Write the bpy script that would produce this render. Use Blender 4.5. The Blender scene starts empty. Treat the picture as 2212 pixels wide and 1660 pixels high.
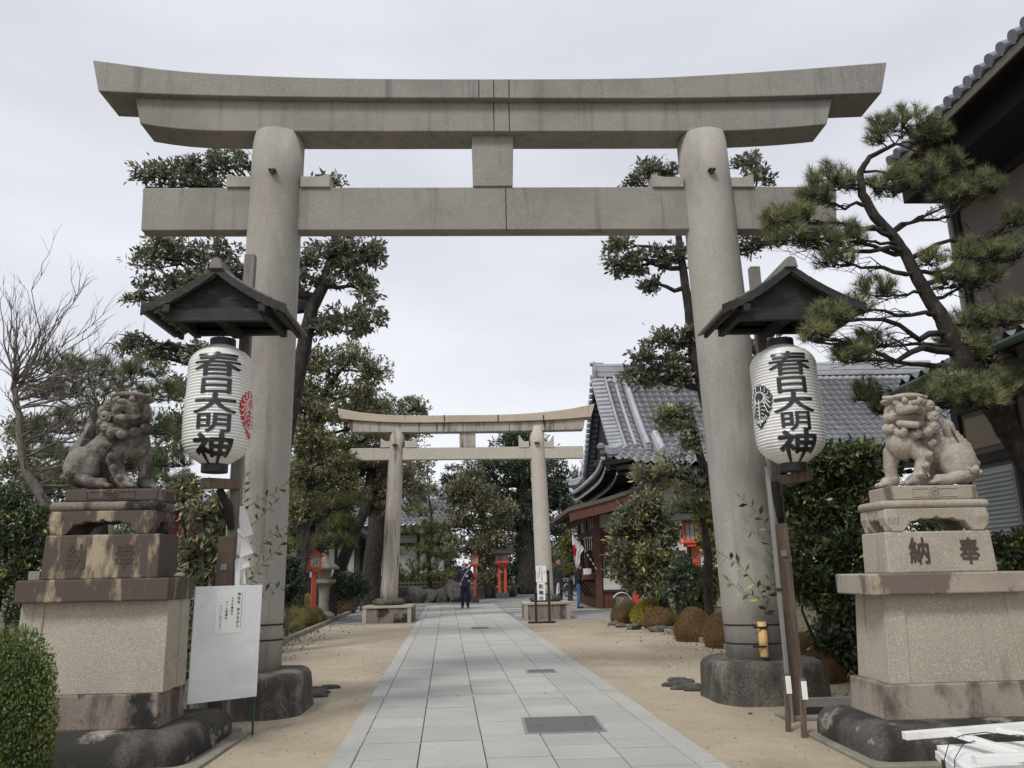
import bpy, bmesh, math, random
import numpy as np
from mathutils import Vector, Matrix
random.seed(7); rng = np.random.default_rng(7)
S = bpy.context.scene; COL = S.collection
# ------------------------------------------------------------------ camera
CH = 1.45; FPX = 1680.8; PITCH = .2352; ROLL = .0213; YAW = .0397
_fw = Vector((math.sin(YAW), math.cos(YAW), 0)); _rt = Vector((math.cos(YAW), -math.sin(YAW), 0)); _z = Vector((0, 0, 1))
CF = _fw*math.cos(PITCH)+_z*math.sin(PITCH); CU = _z*math.cos(PITCH)-_fw*math.sin(PITCH)
CX = _rt*math.cos(ROLL)-CU*math.sin(ROLL); CY = _rt*math.sin(ROLL)+CU*math.cos(ROLL)
cam = bpy.data.cameras.new('camera'); camo = bpy.data.objects.new('camera', cam); COL.objects.link(camo)
m3 = Matrix((CX, CY, -CF)).transposed()
camo.matrix_world = Matrix.Translation((0, 0, CH)) @ m3.to_4x4()
cam.sensor_width = 36; cam.lens = FPX/2212*36; cam.clip_start = .05; cam.clip_end = 2000
S.camera = camo
# ------------------------------------------------------------------ sky, sun, exposure
SUN_EL, SUN_AZ = math.radians(52), math.radians(215)     # azimuth clockwise from +y
w = bpy.data.worlds.new('World'); S.world = w; w.use_nodes = True
nt = w.node_tree; N = nt.nodes; L = nt.links
for n in list(N): N.remove(n)
wo = N.new('ShaderNodeOutputWorld'); bg = N.new('ShaderNodeBackground'); L.new(bg.outputs[0], wo.inputs[0])
sky = N.new('ShaderNodeTexSky'); sky.sky_type = 'NISHITA'; sky.sun_disc = False
sky.sun_elevation = SUN_EL; sky.sun_rotation = SUN_AZ; sky.air_density = 1.2; sky.dust_density = 3
bg.inputs['Strength'].default_value = .1
tc = N.new('ShaderNodeTexCoord'); mp = N.new('ShaderNodeMapping'); mp.inputs['Scale'].default_value = (1, 1, 3.2)
no = N.new('ShaderNodeTexNoise'); no.inputs['Scale'].default_value = 1.6; no.inputs['Detail'].default_value = 5; no.inputs['Roughness'].default_value = .5
L.new(tc.outputs['Generated'], mp.inputs[0]); L.new(mp.outputs[0], no.inputs['Vector'])
cr = N.new('ShaderNodeValToRGB'); cr.color_ramp.elements[0].position = .36; cr.color_ramp.elements[1].position = .66
cr.color_ramp.elements[0].color = (5.05, 5.2, 5.7, 1); cr.color_ramp.elements[1].color = (6.35, 6.45, 6.85, 1)
L.new(no.outputs['Fac'], cr.inputs[0])
sx = N.new('ShaderNodeSeparateXYZ'); L.new(tc.outputs['Generated'], sx.inputs[0])
rp = N.new('ShaderNodeMapRange'); rp.inputs['From Min'].default_value = 0; rp.inputs['From Max'].default_value = .75
rp.inputs['To Min'].default_value = 1.1; rp.inputs['To Max'].default_value = .9; L.new(sx.outputs['Z'], rp.inputs[0])
vm = N.new('ShaderNodeVectorMath'); vm.operation = 'SCALE'; L.new(cr.outputs[0], vm.inputs[0]); L.new(rp.outputs[0], vm.inputs['Scale'])
mx = N.new('ShaderNodeMix'); mx.data_type = 'RGBA'; mx.inputs['Factor'].default_value = .93
L.new(sky.outputs[0], mx.inputs['A']); L.new(vm.outputs[0], mx.inputs['B']); L.new(mx.outputs['Result'], bg.inputs['Color'])
sl = bpy.data.lights.new('sun', 'SUN'); so = bpy.data.objects.new('sun', sl); COL.objects.link(so)
sl.energy = 1.5; sl.angle = math.radians(14); sl.color = (1, .98, .95)
sd = Vector((math.sin(SUN_AZ)*math.cos(SUN_EL), math.cos(SUN_AZ)*math.cos(SUN_EL), math.sin(SUN_EL)))
so.rotation_euler = sd.to_track_quat('Z', 'Y').to_euler()
vs = S.view_settings; vs.view_transform = 'Standard'; vs.look = 'None'; vs.gamma = 1; vs.use_curve_mapping = False; vs.exposure = 0.5
# ------------------------------------------------------------------ photo measurement -> place in the world
def ray(u, v): return CF+CX*((u-1106)/FPX)-CY*((v-830)/FPX)
def Y(u, v, y):
    d = ray(u, v); return Vector((0, 0, CH))+d*(y/d.y)
def G(u, v, z=0):
    d = ray(u, v); return Vector((0, 0, CH))+d*((z-CH)/d.z)
def XP(u, v, x):
    d = ray(u, v); return Vector((0, 0, CH))+d*(x/d.x)
# ------------------------------------------------------------------ materials
def nodes(name):
    m = bpy.data.materials.new(name); m.use_nodes = True; t = m.node_tree
    return m, t.nodes, t.links, t.nodes['Principled BSDF']
def rgb(h, k=1.0):
    if isinstance(h, str):
        h = tuple(int(h[i:i+2], 16)/255 for i in (0, 2, 4)); h = tuple((c/12.92 if c < .04045 else ((c+.055)/1.055)**2.4) for c in h)
    return tuple(c*k for c in h)+(1,)
def mixc(N, L, fac, a, b, mode='MIX'):
    n = N.new('ShaderNodeMix'); n.data_type = 'RGBA'; n.blend_type = mode; n.clamp_result = False
    for s, x in (('A', a), ('B', b)):
        if isinstance(x, tuple): n.inputs[s].default_value = x
        else: L.new(x, n.inputs[s])
    if isinstance(fac, float): n.inputs['Factor'].default_value = fac
    else: L.new(fac, n.inputs['Factor'])
    return n.outputs['Result']
def noise(N, L, src, scale, detail=4, rough=.55, vec=(1, 1, 1), lo=.4, hi=.6, off=(0, 0, 0)):
    mp = N.new('ShaderNodeMapping'); mp.inputs['Scale'].default_value = vec; mp.inputs['Location'].default_value = off; L.new(src, mp.inputs[0])
    n = N.new('ShaderNodeTexNoise'); n.inputs['Scale'].default_value = scale; n.inputs['Detail'].default_value = detail; n.inputs['Roughness'].default_value = rough
    L.new(mp.outputs[0], n.inputs['Vector'])
    r = N.new('ShaderNodeMapRange'); r.inputs['From Min'].default_value = lo; r.inputs['From Max'].default_value = hi; L.new(n.outputs['Fac'], r.inputs[0])
    return r.outputs[0]
_mc = {}
def mat(name, col, rough=.8, var=.18, vs=3., speck=None, sscale=140, stains=(), bump=.15, bscale=60, metal=0, coat=0, attr=0, seed=0, wave=None, hollow=None):
    """procedural surface: base colour, soft variation, fine speckle, stain layers (colour, scale, vec, lo, hi, strength)"""
    if name in _mc: return _mc[name]
    m, N, L, P = nodes(name); tc = N.new('ShaderNodeTexCoord'); src = tc.outputs['Object']
    c = rgb(col); dark = tuple(x*(1-var) for x in c[:3])+(1,); lite = tuple(x*(1+var) for x in c[:3])+(1,)
    out = mixc(N, L, noise(N, L, src, vs, 5, .6, lo=.3, hi=.7, off=(seed, 0, 0)), dark, lite)
    if attr:
        a = N.new('ShaderNodeAttribute'); a.attribute_name = 'rnd'
        r = N.new('ShaderNodeMapRange'); r.inputs['To Min'].default_value = 1-attr; r.inputs['To Max'].default_value = 1+attr; L.new(a.outputs['Fac'], r.inputs[0])
        q = N.new('ShaderNodeVectorMath'); q.operation = 'SCALE'; L.new(out, q.inputs[0]); L.new(r.outputs[0], q.inputs['Scale']); out = q.outputs[0]
    if speck:
        for i, (sc, st) in enumerate(speck):
            out = mixc(N, L, noise(N, L, src, sscale*(1-.45*i), 2, .6, lo=.53, hi=.62, off=(i*7, 3, 0)), out, mixc(N, L, st, out, rgb(sc)))
    for (sc, sca, vec, lo, hi, st) in stains:
        f = noise(N, L, src, sca, 7, .62, vec, lo, hi, off=(seed*3.1+sca, 1, 2))
        mm = N.new('ShaderNodeMath'); mm.operation = 'MULTIPLY'; mm.inputs[1].default_value = st; mm.use_clamp = True; L.new(f, mm.inputs[0])
        out = mixc(N, L, mm.outputs[0], out, rgb(sc))
    if wave:
        wv = N.new('ShaderNodeTexWave'); wv.wave_type = 'BANDS'; wv.bands_direction = wave[0]; wv.inputs['Scale'].default_value = wave[1]; wv.inputs['Distortion'].default_value = wave[2]
        wv.inputs['Detail'].default_value = 3; L.new(src, wv.inputs['Vector'])
        out = mixc(N, L, wv.outputs['Fac'], out, mixc(N, L, wave[3], out, (0.01, .008, .006, 1)))
    if hollow:                      # darker in the hollows, paler on the raised edges
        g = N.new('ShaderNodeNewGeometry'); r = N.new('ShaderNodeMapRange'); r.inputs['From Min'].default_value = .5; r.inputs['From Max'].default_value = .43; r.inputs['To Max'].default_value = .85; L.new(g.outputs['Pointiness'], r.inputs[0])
        out = mixc(N, L, r.outputs[0], out, rgb(hollow)); r = N.new('ShaderNodeMapRange'); r.inputs['From Min'].default_value = .52; r.inputs['From Max'].default_value = .6; r.inputs['To Max'].default_value = .3; L.new(g.outputs['Pointiness'], r.inputs[0])
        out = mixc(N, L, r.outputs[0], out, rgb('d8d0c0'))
    L.new(out, P.inputs['Base Color']); P.inputs['Roughness'].default_value = rough; P.inputs['Metallic'].default_value = metal
    if coat: P.inputs['Coat Weight'].default_value = coat
    if bump:
        b = N.new('ShaderNodeBump'); b.inputs['Strength'].default_value = bump; b.inputs['Distance'].default_value = .01
        n = N.new('ShaderNodeTexNoise'); n.inputs['Scale'].default_value = bscale; n.inputs['Detail'].default_value = 5; L.new(src, n.inputs['Vector'])
        L.new(n.outputs['Fac'], b.inputs['Height']); L.new(b.outputs[0], P.inputs['Normal'])
    _mc[name] = m; return m
def leafmat(name, a, b, c=None, rough=.45, spec=.5, trans=.26):
    """leaf: colour runs a -> b (-> c for the last few leaves) with each leaf's own random value"""
    if name in _mc: return _mc[name]
    m, N, L, P = nodes(name)
    at = N.new('ShaderNodeAttribute'); at.attribute_name = 'rnd'; r = N.new('ShaderNodeValToRGB'); e = r.color_ramp.elements
    e[0].position = 0; e[0].color = rgb(a); e[1].position = .8; e[1].color = rgb(b)
    if c: x = e.new(.95); x.color = rgb(c)
    L.new(at.outputs['Fac'], r.inputs[0]); L.new(r.outputs[0], P.inputs['Base Color']); P.inputs['Roughness'].default_value = rough
    P.inputs['Specular IOR Level'].default_value = spec
    t = N.new('ShaderNodeBsdfTranslucent'); L.new(r.outputs[0], t.inputs[0]); mi = N.new('ShaderNodeMixShader'); mi.inputs[0].default_value = trans
    L.new(P.outputs[0], mi.inputs[1]); L.new(t.outputs[0], mi.inputs[2])
    L.new(mi.outputs[0], N['Material Output'].inputs[0]); _mc[name] = m; return m
# ------------------------------------------------------------------ objects
ROOT = {}
def thing(name, label, cat, loc=(0, 0, 0), rz=0, group=None):
    o = bpy.data.objects.new(name, None); COL.objects.link(o); o.empty_display_size = .2
    o.location = loc; o.rotation_euler.z = rz; o['label'] = label; o['category'] = cat
    if group: o['group'] = group
    ROOT[o.name] = Vector(loc); return o
def tag(o, label=None, cat=None, group=None, kind=None):
    for k, v in (('label', label), ('category', cat), ('group', group), ('kind', kind)):
        if v: o[k] = v
    return o
def finish(me, name, m, parent, bev=0, smooth=False, org=None):
    o = bpy.data.objects.new(name, me); COL.objects.link(o)
    if m: me.materials.append(m)
    if org is not None: o.location = org
    if parent: o.parent = parent; ROOT[o.name] = ROOT[parent.name]
    if bev:
        b = o.modifiers.new('bevel', 'BEVEL'); b.width = bev; b.segments = 2; b.limit_method = 'ANGLE'; b.angle_limit = .6
    if smooth: me.polygons.foreach_set('use_smooth', [True]*len(me.polygons))
    return o
class MB:
    def __init__(s): s.v = []; s.f = []; s.r = []
    def add(s, vs, fs, r=None):
        n = len(s.v); s.v += [tuple(v) for v in vs]; s.f += [tuple(i+n for i in f) for f in fs]; s.r += [random.random() if r is None else r]*len(fs); return s
    def hexa(s, p, r=None):       # 8 corners: bottom 4 ccw, top 4 ccw
        return s.add(p, [(3, 2, 1, 0), (4, 5, 6, 7), (0, 1, 5, 4), (1, 2, 6, 5), (2, 3, 7, 6), (3, 0, 4, 7)], r)
    def box(s, x0, x1, y0, y1, z0, z1, r=None):
        return s.hexa([(x0, y0, z0), (x1, y0, z0), (x1, y1, z0), (x0, y1, z0), (x0, y0, z1), (x1, y0, z1), (x1, y1, z1), (x0, y1, z1)], r)
    def bar(s, a, b, w, h, up=(0, 0, 1)):
        a = Vector(a); b = Vector(b); d = (b-a).normalized(); up = Vector(up)
        if abs(d.dot(up)) > .98: up = Vector((0, 1, 0))
        x = d.cross(up).normalized()*w/2; z = x.cross(d).normalized()*h/2
        return s.hexa([a-x-z, b-x-z, b+x-z, a+x-z, a-x+z, b-x+z, b+x+z, a+x+z])
    def tube(s, pts, rad, n=8, cap=True, flat=1.0):
        pts = [Vector(p) for p in pts]; k = len(pts)
        if not hasattr(rad, '__len__'): rad = [rad]*k
        vs = []; prev = None
        for i, p in enumerate(pts):
            d = (pts[min(i+1, k-1)]-pts[max(i-1, 0)]).normalized()
            if prev is None:
                a = Vector((0, 0, 1)) if abs(d.z) < .9 else Vector((1, 0, 0)); x = d.cross(a).normalized()
            else: x = (prev-d*prev.dot(d)).normalized()
            prev = x; y = d.cross(x)
            for j in range(n):
                t = 2*math.pi*j/n; vs.append(p+(x*math.cos(t)+y*math.sin(t)*flat)*rad[i])
        fs = [(i*n+j, i*n+(j+1) % n, (i+1)*n+(j+1) % n, (i+1)*n+j) for i in range(k-1) for j in range(n)]
        if cap: fs += [tuple(range(n-1, -1, -1)), tuple((k-1)*n+j for j in range(n))]
        return s.add(vs, fs)
    def lathe(s, prof, c=(0, 0, 0), n=24, sx=1, sy=1):
        vs = [(c[0]+r*math.cos(2*math.pi*j/n)*sx, c[1]+r*math.sin(2*math.pi*j/n)*sy, c[2]+z) for r, z in prof for j in range(n)]
        k = len(prof); fs = [(i*n+j, i*n+(j+1) % n, (i+1)*n+(j+1) % n, (i+1)*n+j) for i in range(k-1) for j in range(n)]
        if prof[0][0] > 1e-4: fs.append(tuple(range(n-1, -1, -1)))
        if prof[-1][0] > 1e-4: fs.append(tuple((k-1)*n+j for j in range(n)))
        return s.add(vs, fs)
    def prism(s, poly, a, b, axis='y'):   # poly in the plane across axis
        f = {'y': lambda p, t: (p[0], t, p[1]), 'x': lambda p, t: (t, p[0], p[1]), 'z': lambda p, t: (p[0], p[1], t)}[axis]; n = len(poly)
        vs = [f(p, a) for p in poly]+[f(p, b) for p in poly]
        return s.add(vs, [tuple(range(n)), tuple(range(2*n-1, n-1, -1))]+[(i, i+n, (i+1) % n+n, (i+1) % n) for i in range(n)])
    def build(s, name, m, parent=None, local=False, bev=0, smooth=False, org=None):
        off = Vector((0, 0, 0)) if local else (ROOT[parent.name] if parent else (Vector(org) if org is not None else Vector((0, 0, 0))))
        me = bpy.data.meshes.new(name); me.from_pydata([(v[0]-off[0], v[1]-off[1], v[2]-off[2]) for v in s.v], [], s.f)
        a = me.attributes.new('rnd', 'FLOAT', 'FACE'); a.data.foreach_set('value', s.r)
        if not smooth or True:
            bm = bmesh.new(); bm.from_mesh(me); bmesh.ops.recalc_face_normals(bm, faces=bm.faces); bm.to_mesh(me); bm.free()
        o = finish(me, name, m, parent, bev, smooth, None if parent else org)
        if parent is None: ROOT[o.name] = Vector(org) if org is not None else Vector((0, 0, 0))
        return o
def npmesh(name, V, F, rnd, m, parent=None, org=None, smooth=False, tri=None):
    """fast mesh from numpy arrays; F is (k,4) or (k,3)"""
    off = ROOT[parent.name] if parent else Vector(org if org is not None else (0, 0, 0))
    V = np.asarray(V, np.float32)-np.array(off, np.float32); F = np.asarray(F, np.int32); k, c = F.shape
    me = bpy.data.meshes.new(name); me.vertices.add(len(V)); me.vertices.foreach_set('co', V.ravel())
    me.loops.add(k*c); me.loops.foreach_set('vertex_index', F.ravel()); me.polygons.add(k)
    me.polygons.foreach_set('loop_start', np.arange(0, k*c, c, dtype=np.int32)); me.update(calc_edges=True)
    a = me.attributes.new('rnd', 'FLOAT', 'FACE'); a.data.foreach_set('value', np.asarray(rnd, np.float32))
    o = finish(me, name, m, parent, 0, smooth, None if parent else org)
    if parent is None: ROOT[o.name] = off
    return o
def dup(root, loc, rz=None, label=None, name=None, sc=None):
    r = root.copy(); COL.objects.link(r); r.location = loc; ROOT[r.name] = Vector(loc)
    if rz is not None: r.rotation_euler.z = rz
    if label: r['label'] = label
    if sc: r.scale = sc
    for ch in [o for o in bpy.data.objects if o.parent == root]:
        c = ch.copy(); COL.objects.link(c); c.parent = r
        for g in [o for o in bpy.data.objects if o.parent == ch]:
            d = g.copy(); COL.objects.link(d); d.parent = c
    return r
ICO = {}
for _s in (2, 3):
    _b = bmesh.new(); bmesh.ops.create_icosphere(_b, subdivisions=_s, radius=1); _b.verts.index_update()
    ICO[_s] = (np.array([v.co[:] for v in _b.verts]), np.array([[v.index for v in f.verts] for f in _b.faces])); _b.free()
def blob(name, parts, m, parent=None, vox=.012, smooth=6, local=True, org=None, disp=0):
    """one continuous surface grown from tapered capsules (a, ra, b, rb) and ellipsoids (c, (rx,ry,rz), rot)"""
    Vs = []; Fs = []; k = 0
    def ball(M, r, sub):
        nonlocal k
        v, f = ICO[sub]; v = v*np.array(r)
        if M is not None: v = v@np.array(M.to_3x3()).T
        return v, f
    for p in parts:
        if len(p) == 4:
            a, ra, b, rb = Vector(p[0]), p[1], Vector(p[2]), p[3]; n = max(1, int((b-a).length/(min(ra, rb)*.45))+1)
            for i in range(n+1): t = i/n; v, f = ICO[2]; Vs.append(v*(ra+(rb-ra)*t)+np.array(a.lerp(b, t))); Fs.append(f+k); k += len(v)
        else:
            v, f = ball(Matrix.Rotation(p[2][0], 4, p[2][1]) if len(p) > 2 and p[2] else None, p[1], 3); Vs.append(v+np.array(p[0])); Fs.append(f+k); k += len(v)
    Vs = np.concatenate(Vs).astype(np.float32); Fs = np.concatenate(Fs).astype(np.int32); me = bpy.data.meshes.new(name); me.vertices.add(len(Vs)); me.vertices.foreach_set('co', Vs.ravel())
    me.loops.add(len(Fs)*3); me.loops.foreach_set('vertex_index', Fs.ravel()); me.polygons.add(len(Fs)); me.polygons.foreach_set('loop_start', np.arange(0, len(Fs)*3, 3, dtype=np.int32)); me.update(calc_edges=True)
    o = bpy.data.objects.new(name, me); COL.objects.link(o)
    md = o.modifiers.new('r', 'REMESH'); md.mode = 'VOXEL'; md.voxel_size = vox
    if smooth: sm = o.modifiers.new('s', 'SMOOTH'); sm.iterations = smooth; sm.factor = .5
    me2 = bpy.data.meshes.new_from_object(o.evaluated_get(bpy.context.evaluated_depsgraph_get())); bpy.data.objects.remove(o); me2.name = name
    while me2.materials: me2.materials.pop()
    o2 = finish(me2, name, m, parent, 0, True, org)
    if not parent: ROOT[o2.name] = Vector(org or (0, 0, 0))
    return o2
def glyph(txt, size=1., fat=.0, maxe=None):
    """flat outline of a character: list of 2D points centred on its box, triangles"""
    cu = bpy.data.curves.new('t', 'FONT'); cu.body = txt; cu.size = size; cu.offset = fat; cu.resolution_u = 3
    o = bpy.data.objects.new('t', cu); COL.objects.link(o)
    me = bpy.data.meshes.new_from_object(o.evaluated_get(bpy.context.evaluated_depsgraph_get())); bpy.data.objects.remove(o)
    bm = bmesh.new(); bm.from_mesh(me); bmesh.ops.triangulate(bm, faces=bm.faces)
    if maxe:
        for _ in range(5):
            e = [x for x in bm.edges if x.calc_length() > maxe]
            if not e: break
            bmesh.ops.subdivide_edges(bm, edges=e, cuts=1); bmesh.ops.triangulate(bm, faces=bm.faces)
    P = [(v.co.x, v.co.y) for v in bm.verts]; bm.verts.index_update(); F = [tuple(v.index for v in f.verts) for f in bm.faces]; bm.free()
    bpy.data.meshes.remove(me)
    if not P: return [], [], (1, 1)
    x0 = min(p[0] for p in P); x1 = max(p[0] for p in P); y0 = min(p[1] for p in P); y1 = max(p[1] for p in P)
    return [((p[0]-(x0+x1)/2)/(x1-x0), (p[1]-(y0+y1)/2)/(y1-y0)) for p in P], F, (x1-x0, y1-y0)    # normalised to a unit box
def writing(mb, txt, fn, w=1., h=1., fat=0., maxe=None):
    """place a character; bold strokes come from copies set a hair apart"""
    P, F, d = glyph(txt, 1., 0, maxe)
    if not P: return
    if w is None: w, h = d[0]*h, d[1]*h
    f = fat*h*1.1; offs = [(0, 0)]+([(f*math.cos(k*math.pi/4), f*math.sin(k*math.pi/4)) for k in range(8)] if fat else []); g = 1-2*fat
    for i, (ox, oy) in enumerate(offs):
        V = []
        for p in P:
            a, b = p[0]*w*g+ox, p[1]*h*g+oy; q = Vector(fn(a, b)); n = (Vector(fn(a+.001, b))-q).cross(Vector(fn(a, b+.001))-q).normalized(); V.append(q+n*.00012*i)
        mb.add(V, F)
# ------------------------------------------------------------------ plants
def unit(v): return v/np.maximum(np.linalg.norm(v, axis=-1, keepdims=True), 1e-9)
def leaf_quads(P, D, ln, wd, rnd=None):
    """P base points, D directions, ln/wd sizes: one folded diamond each"""
    n = len(P); ln = np.broadcast_to(ln, n)[:, None]; wd = np.broadcast_to(wd, n)[:, None]
    side = unit(np.cross(D, unit(rng.normal(size=(n, 3))+np.array([0, 0, .9]))))
    up = np.cross(side, D)
    V = np.stack([P, P+D*ln*.5+side*wd*.5+up*wd*.12, P+D*ln, P+D*ln*.5-side*wd*.5+up*wd*.12], 1).reshape(-1, 3)
    F = np.arange(n*4).reshape(n, 4); return V, F, (rng.random(n) if rnd is None else rnd)
def limb(a, b, wig=.12, n=7, sag=0., seed=0):
    r = random.Random(seed); a = Vector(a); b = Vector(b); Lh = (b-a).length; out = []
    w = [[(r.uniform(-1, 1), r.uniform(.7, 1.4), r.uniform(0, 6.28)), (r.uniform(-.5, .5), r.uniform(1.8, 3.2), r.uniform(0, 6.28))] for _ in range(3)]
    for i in range(n+1):
        t = i/n; e = math.sin(math.pi*t)**.7 if 0 < i < n else 0
        o = Vector([sum(A*math.sin(6.28*f*t+p) for A, f, p in w[k]) for k in range(3)])*wig*Lh*.6*e
        out.append(a.lerp(b, t)+o+Vector((0, 0, sag*math.sin(math.pi*t)*Lh)))
    return out
def crown(name, clumps, lm, parent, leaf=(.1, .045), per=7, dens=60, shell=.55, droop=-.1, sub=9, twig=None, upb=.5, flat=1.):
    """clumps: (centre, (rx,ry,rz)[, weight]); leaves in rosettes on twig ends, gathered in sub-clumps so gaps stay between"""
    Ps = []; Ds = []; R = []; tips = []
    for cl in clumps:
        c = np.array(cl[0]); r = np.array(cl[1]); k = cl[2] if len(cl) > 2 else 1.
        ns = max(2, int(sub*k)); sc = unit(rng.normal(size=(ns, 3)))*rng.uniform(.25, .95, (ns, 1)); tone = rng.uniform(-.25, .25, ns)
        n = int(dens*k); w = rng.integers(0, ns, n); p = sc[w]+rng.normal(size=(n, 3))*.26*np.array([1, 1, .8*flat]); q = np.linalg.norm(p, axis=1)
        p = p/np.maximum(1, q/1.12)[:, None]; tip = c+p*r; out = unit(p*np.array([1, 1, 1])+np.array([0, 0, upb]))
        tips += [(tuple(c), tuple(t)) for t in tip[:max(2, n//6)]]
        pp = np.repeat(tip, per, 0); dd = unit(np.repeat(out, per, 0)*.7+rng.normal(size=(n*per, 3))*.75+np.array([0, 0, droop]))
        Ps.append(pp-dd*0+rng.normal(size=pp.shape)*leaf[0]*.35); Ds.append(dd); R.append(np.clip(np.repeat(rng.random(n)*.5+tone[w], per)+rng.random(n*per)*.5, 0, 1))
    P = np.concatenate(Ps); D = np.concatenate(Ds); R = np.concatenate(R); s = rng.uniform(.65, 1.2, len(P))
    V, F, R = leaf_quads(P, D, leaf[0]*s, leaf[1]*s, R)
    o = npmesh(name, V, F, R, lm, parent)
    if twig:
        mb = MB()
        for i, (a, b) in enumerate(tips): mb.tube(limb(a, b, .18, 3, seed=i), [twig, twig*.8, twig*.6, twig*.35], 3, cap=False)
        mb.build('twigs', MAT['bark'], parent, smooth=True)
    return o
def needles(name, tufts, lm, parent, ln=.11, wd=.005, per=26, cone=1.1):
    """pine: each tuft (point, direction) is a brush of thin needles"""
    P = np.array([t[0] for t in tufts]); D0 = unit(np.array([t[1] for t in tufts])); n = len(P)
    pp = np.repeat(P, per, 0)+np.repeat(D0, per, 0)*rng.uniform(-.5, .25, (n*per, 1))*ln*.6; dd = unit(np.repeat(D0, per, 0)*.8+rng.normal(size=(n*per, 3))*cone*.5)
    l = ln*rng.uniform(.7, 1.15, (n*per, 1)); side = unit(np.cross(dd, rng.normal(size=dd.shape)))*wd/2
    V = np.stack([pp-side, pp+side, pp+dd*l], 1).reshape(-1, 3); F = np.arange(n*per*3).reshape(-1, 3)
    R = np.clip(np.repeat(rng.random(n), per)*.75+rng.random(n*per)*.3, 0, 1); return npmesh(name, V, F, R, lm, parent)
def tree(name, label, cat, y, trunk, clumps, lm, bark='bark', group=None, limbs=True, base=None, trunk_name='trunk', **kw):
    """trunk: (u, v, radius, dy) read off the photograph at the tree's own distance y; clumps: (u, v, ru, rv[, dy[, weight]])"""
    T = [(Y(u, v, y+dy), r) for u, v, r, dy in trunk]; b = Vector(base) if base else Vector((T[0][0].x, T[0][0].y, 0)); t = thing(name, label, cat, b, group=group)
    if T[0][0].z > .02: T.insert(0, (Vector((b.x, b.y, -.05)), T[0][1]*1.15))
    pts = [p for p, r in T]; rad = [r for p, r in T]; mb = MB()
    P2 = []; R2 = []
    for i in range(len(pts)-1):
        q = limb(pts[i], pts[i+1], .035, 4, seed=i+len(trunk)); P2 += q[:-1] if i < len(pts)-2 else q
        R2 += [rad[i]+(rad[i+1]-rad[i])*j/4 for j in range(4 if i < len(pts)-2 else 5)]
    mb.tube(P2, R2, 9)
    C = []
    for i, c in enumerate(clumps):
        u, v, ru, rv = c[:4]; dy = c[4] if len(c) > 4 else 0; wt = c[5] if len(c) > 5 else 1
        ctr = Y(u, v, y+dy); k = (y+dy)/FPX*1.03; C.append((ctr, (ru*k, max(ru, rv)*k*.85, rv*k), wt))
        if limbs:
            j = min(range(len(P2)), key=lambda j: (P2[j]-ctr).length+max(0, P2[j].z-ctr.z)*2.5)
            r0 = min(R2[j]*.7, .03+.035*(ctr-P2[j]).length); lp = limb(P2[j], ctr, .16, 6, sag=-.03, seed=i*3+1); mb.tube(lp, [r0*(1-.75*q/6) for q in range(7)], 6)
            for s in range(3):
                e = ctr+Vector((random.uniform(-.8, .8)*ru*k, random.uniform(-.6, .6)*ru*k, random.uniform(-.3, .9)*rv*k)); mb.tube(limb(lp[4], e, .2, 4, seed=s+i), [r0*.4*(1-.8*q/4) for q in range(5)], 4)
    mb.build(trunk_name, MAT[bark], t, smooth=True)
    if lm: crown('crown', C, lm, t, **kw)
    return t, C, (P2, R2)
def dome(name, m, lm, n=2600, leaf=.022, seed=0, bump=.1, h=.9, zs=1.):
    """clipped bush around its own base point, unit half-width: inner mass + small leaves on it"""
    r = np.random.default_rng(seed); k = unit(r.normal(size=(14, 3)))
    def shape(d):
        q = 1+bump*np.sin(d@k[:7].T*5+np.arange(7)).sum(1)/3; rho = np.linalg.norm(d[:, :2], axis=1); sc = (rho**2.1+np.abs(d[:, 2])**2.1)**(-1/2.1); p = d*(q*sc)[:, None]; p[:, 2] *= h; return p
    bm = bmesh.new(); bmesh.ops.create_icosphere(bm, subdivisions=4, radius=1); D = np.array([v.co[:] for v in bm.verts]); P = shape(D)*.94; P[:, 2] = np.maximum(P[:, 2]+.06, -.02); P[:, :2] *= (1-.16*np.clip(.35-P[:, 2:3], 0, 1)/.35)
    for v, p in zip(bm.verts, P): v.co = p
    me = bpy.data.meshes.new(name); bm.to_mesh(me); bm.free()
    D = unit(r.normal(size=(n, 3))); D[:, 2] = np.abs(D[:, 2])*1.0-.12; D = unit(D); P = shape(D)*(r.uniform(.9, 1.03, (n, 1))+(r.random((n, 1)) > .985)*.05); P[:, 2] = np.maximum(P[:, 2]+.06, 0)*1.02; P[:, :2] *= (1-.16*np.clip(.35-P[:, 2:3], 0, 1)/.35)
    dd = unit(D+r.normal(size=D.shape)*.8)*np.array([1, 1, zs]); V, F, R = leaf_quads(P, dd, leaf*r.uniform(.5, 1.5, n), leaf*r.uniform(.35, .6, n)); q = .5+.5*np.sin(P@k[:3].T*6).sum(1)/3; return me, (V, F, np.clip(R*.6+q*.45, 0, 1))
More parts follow.
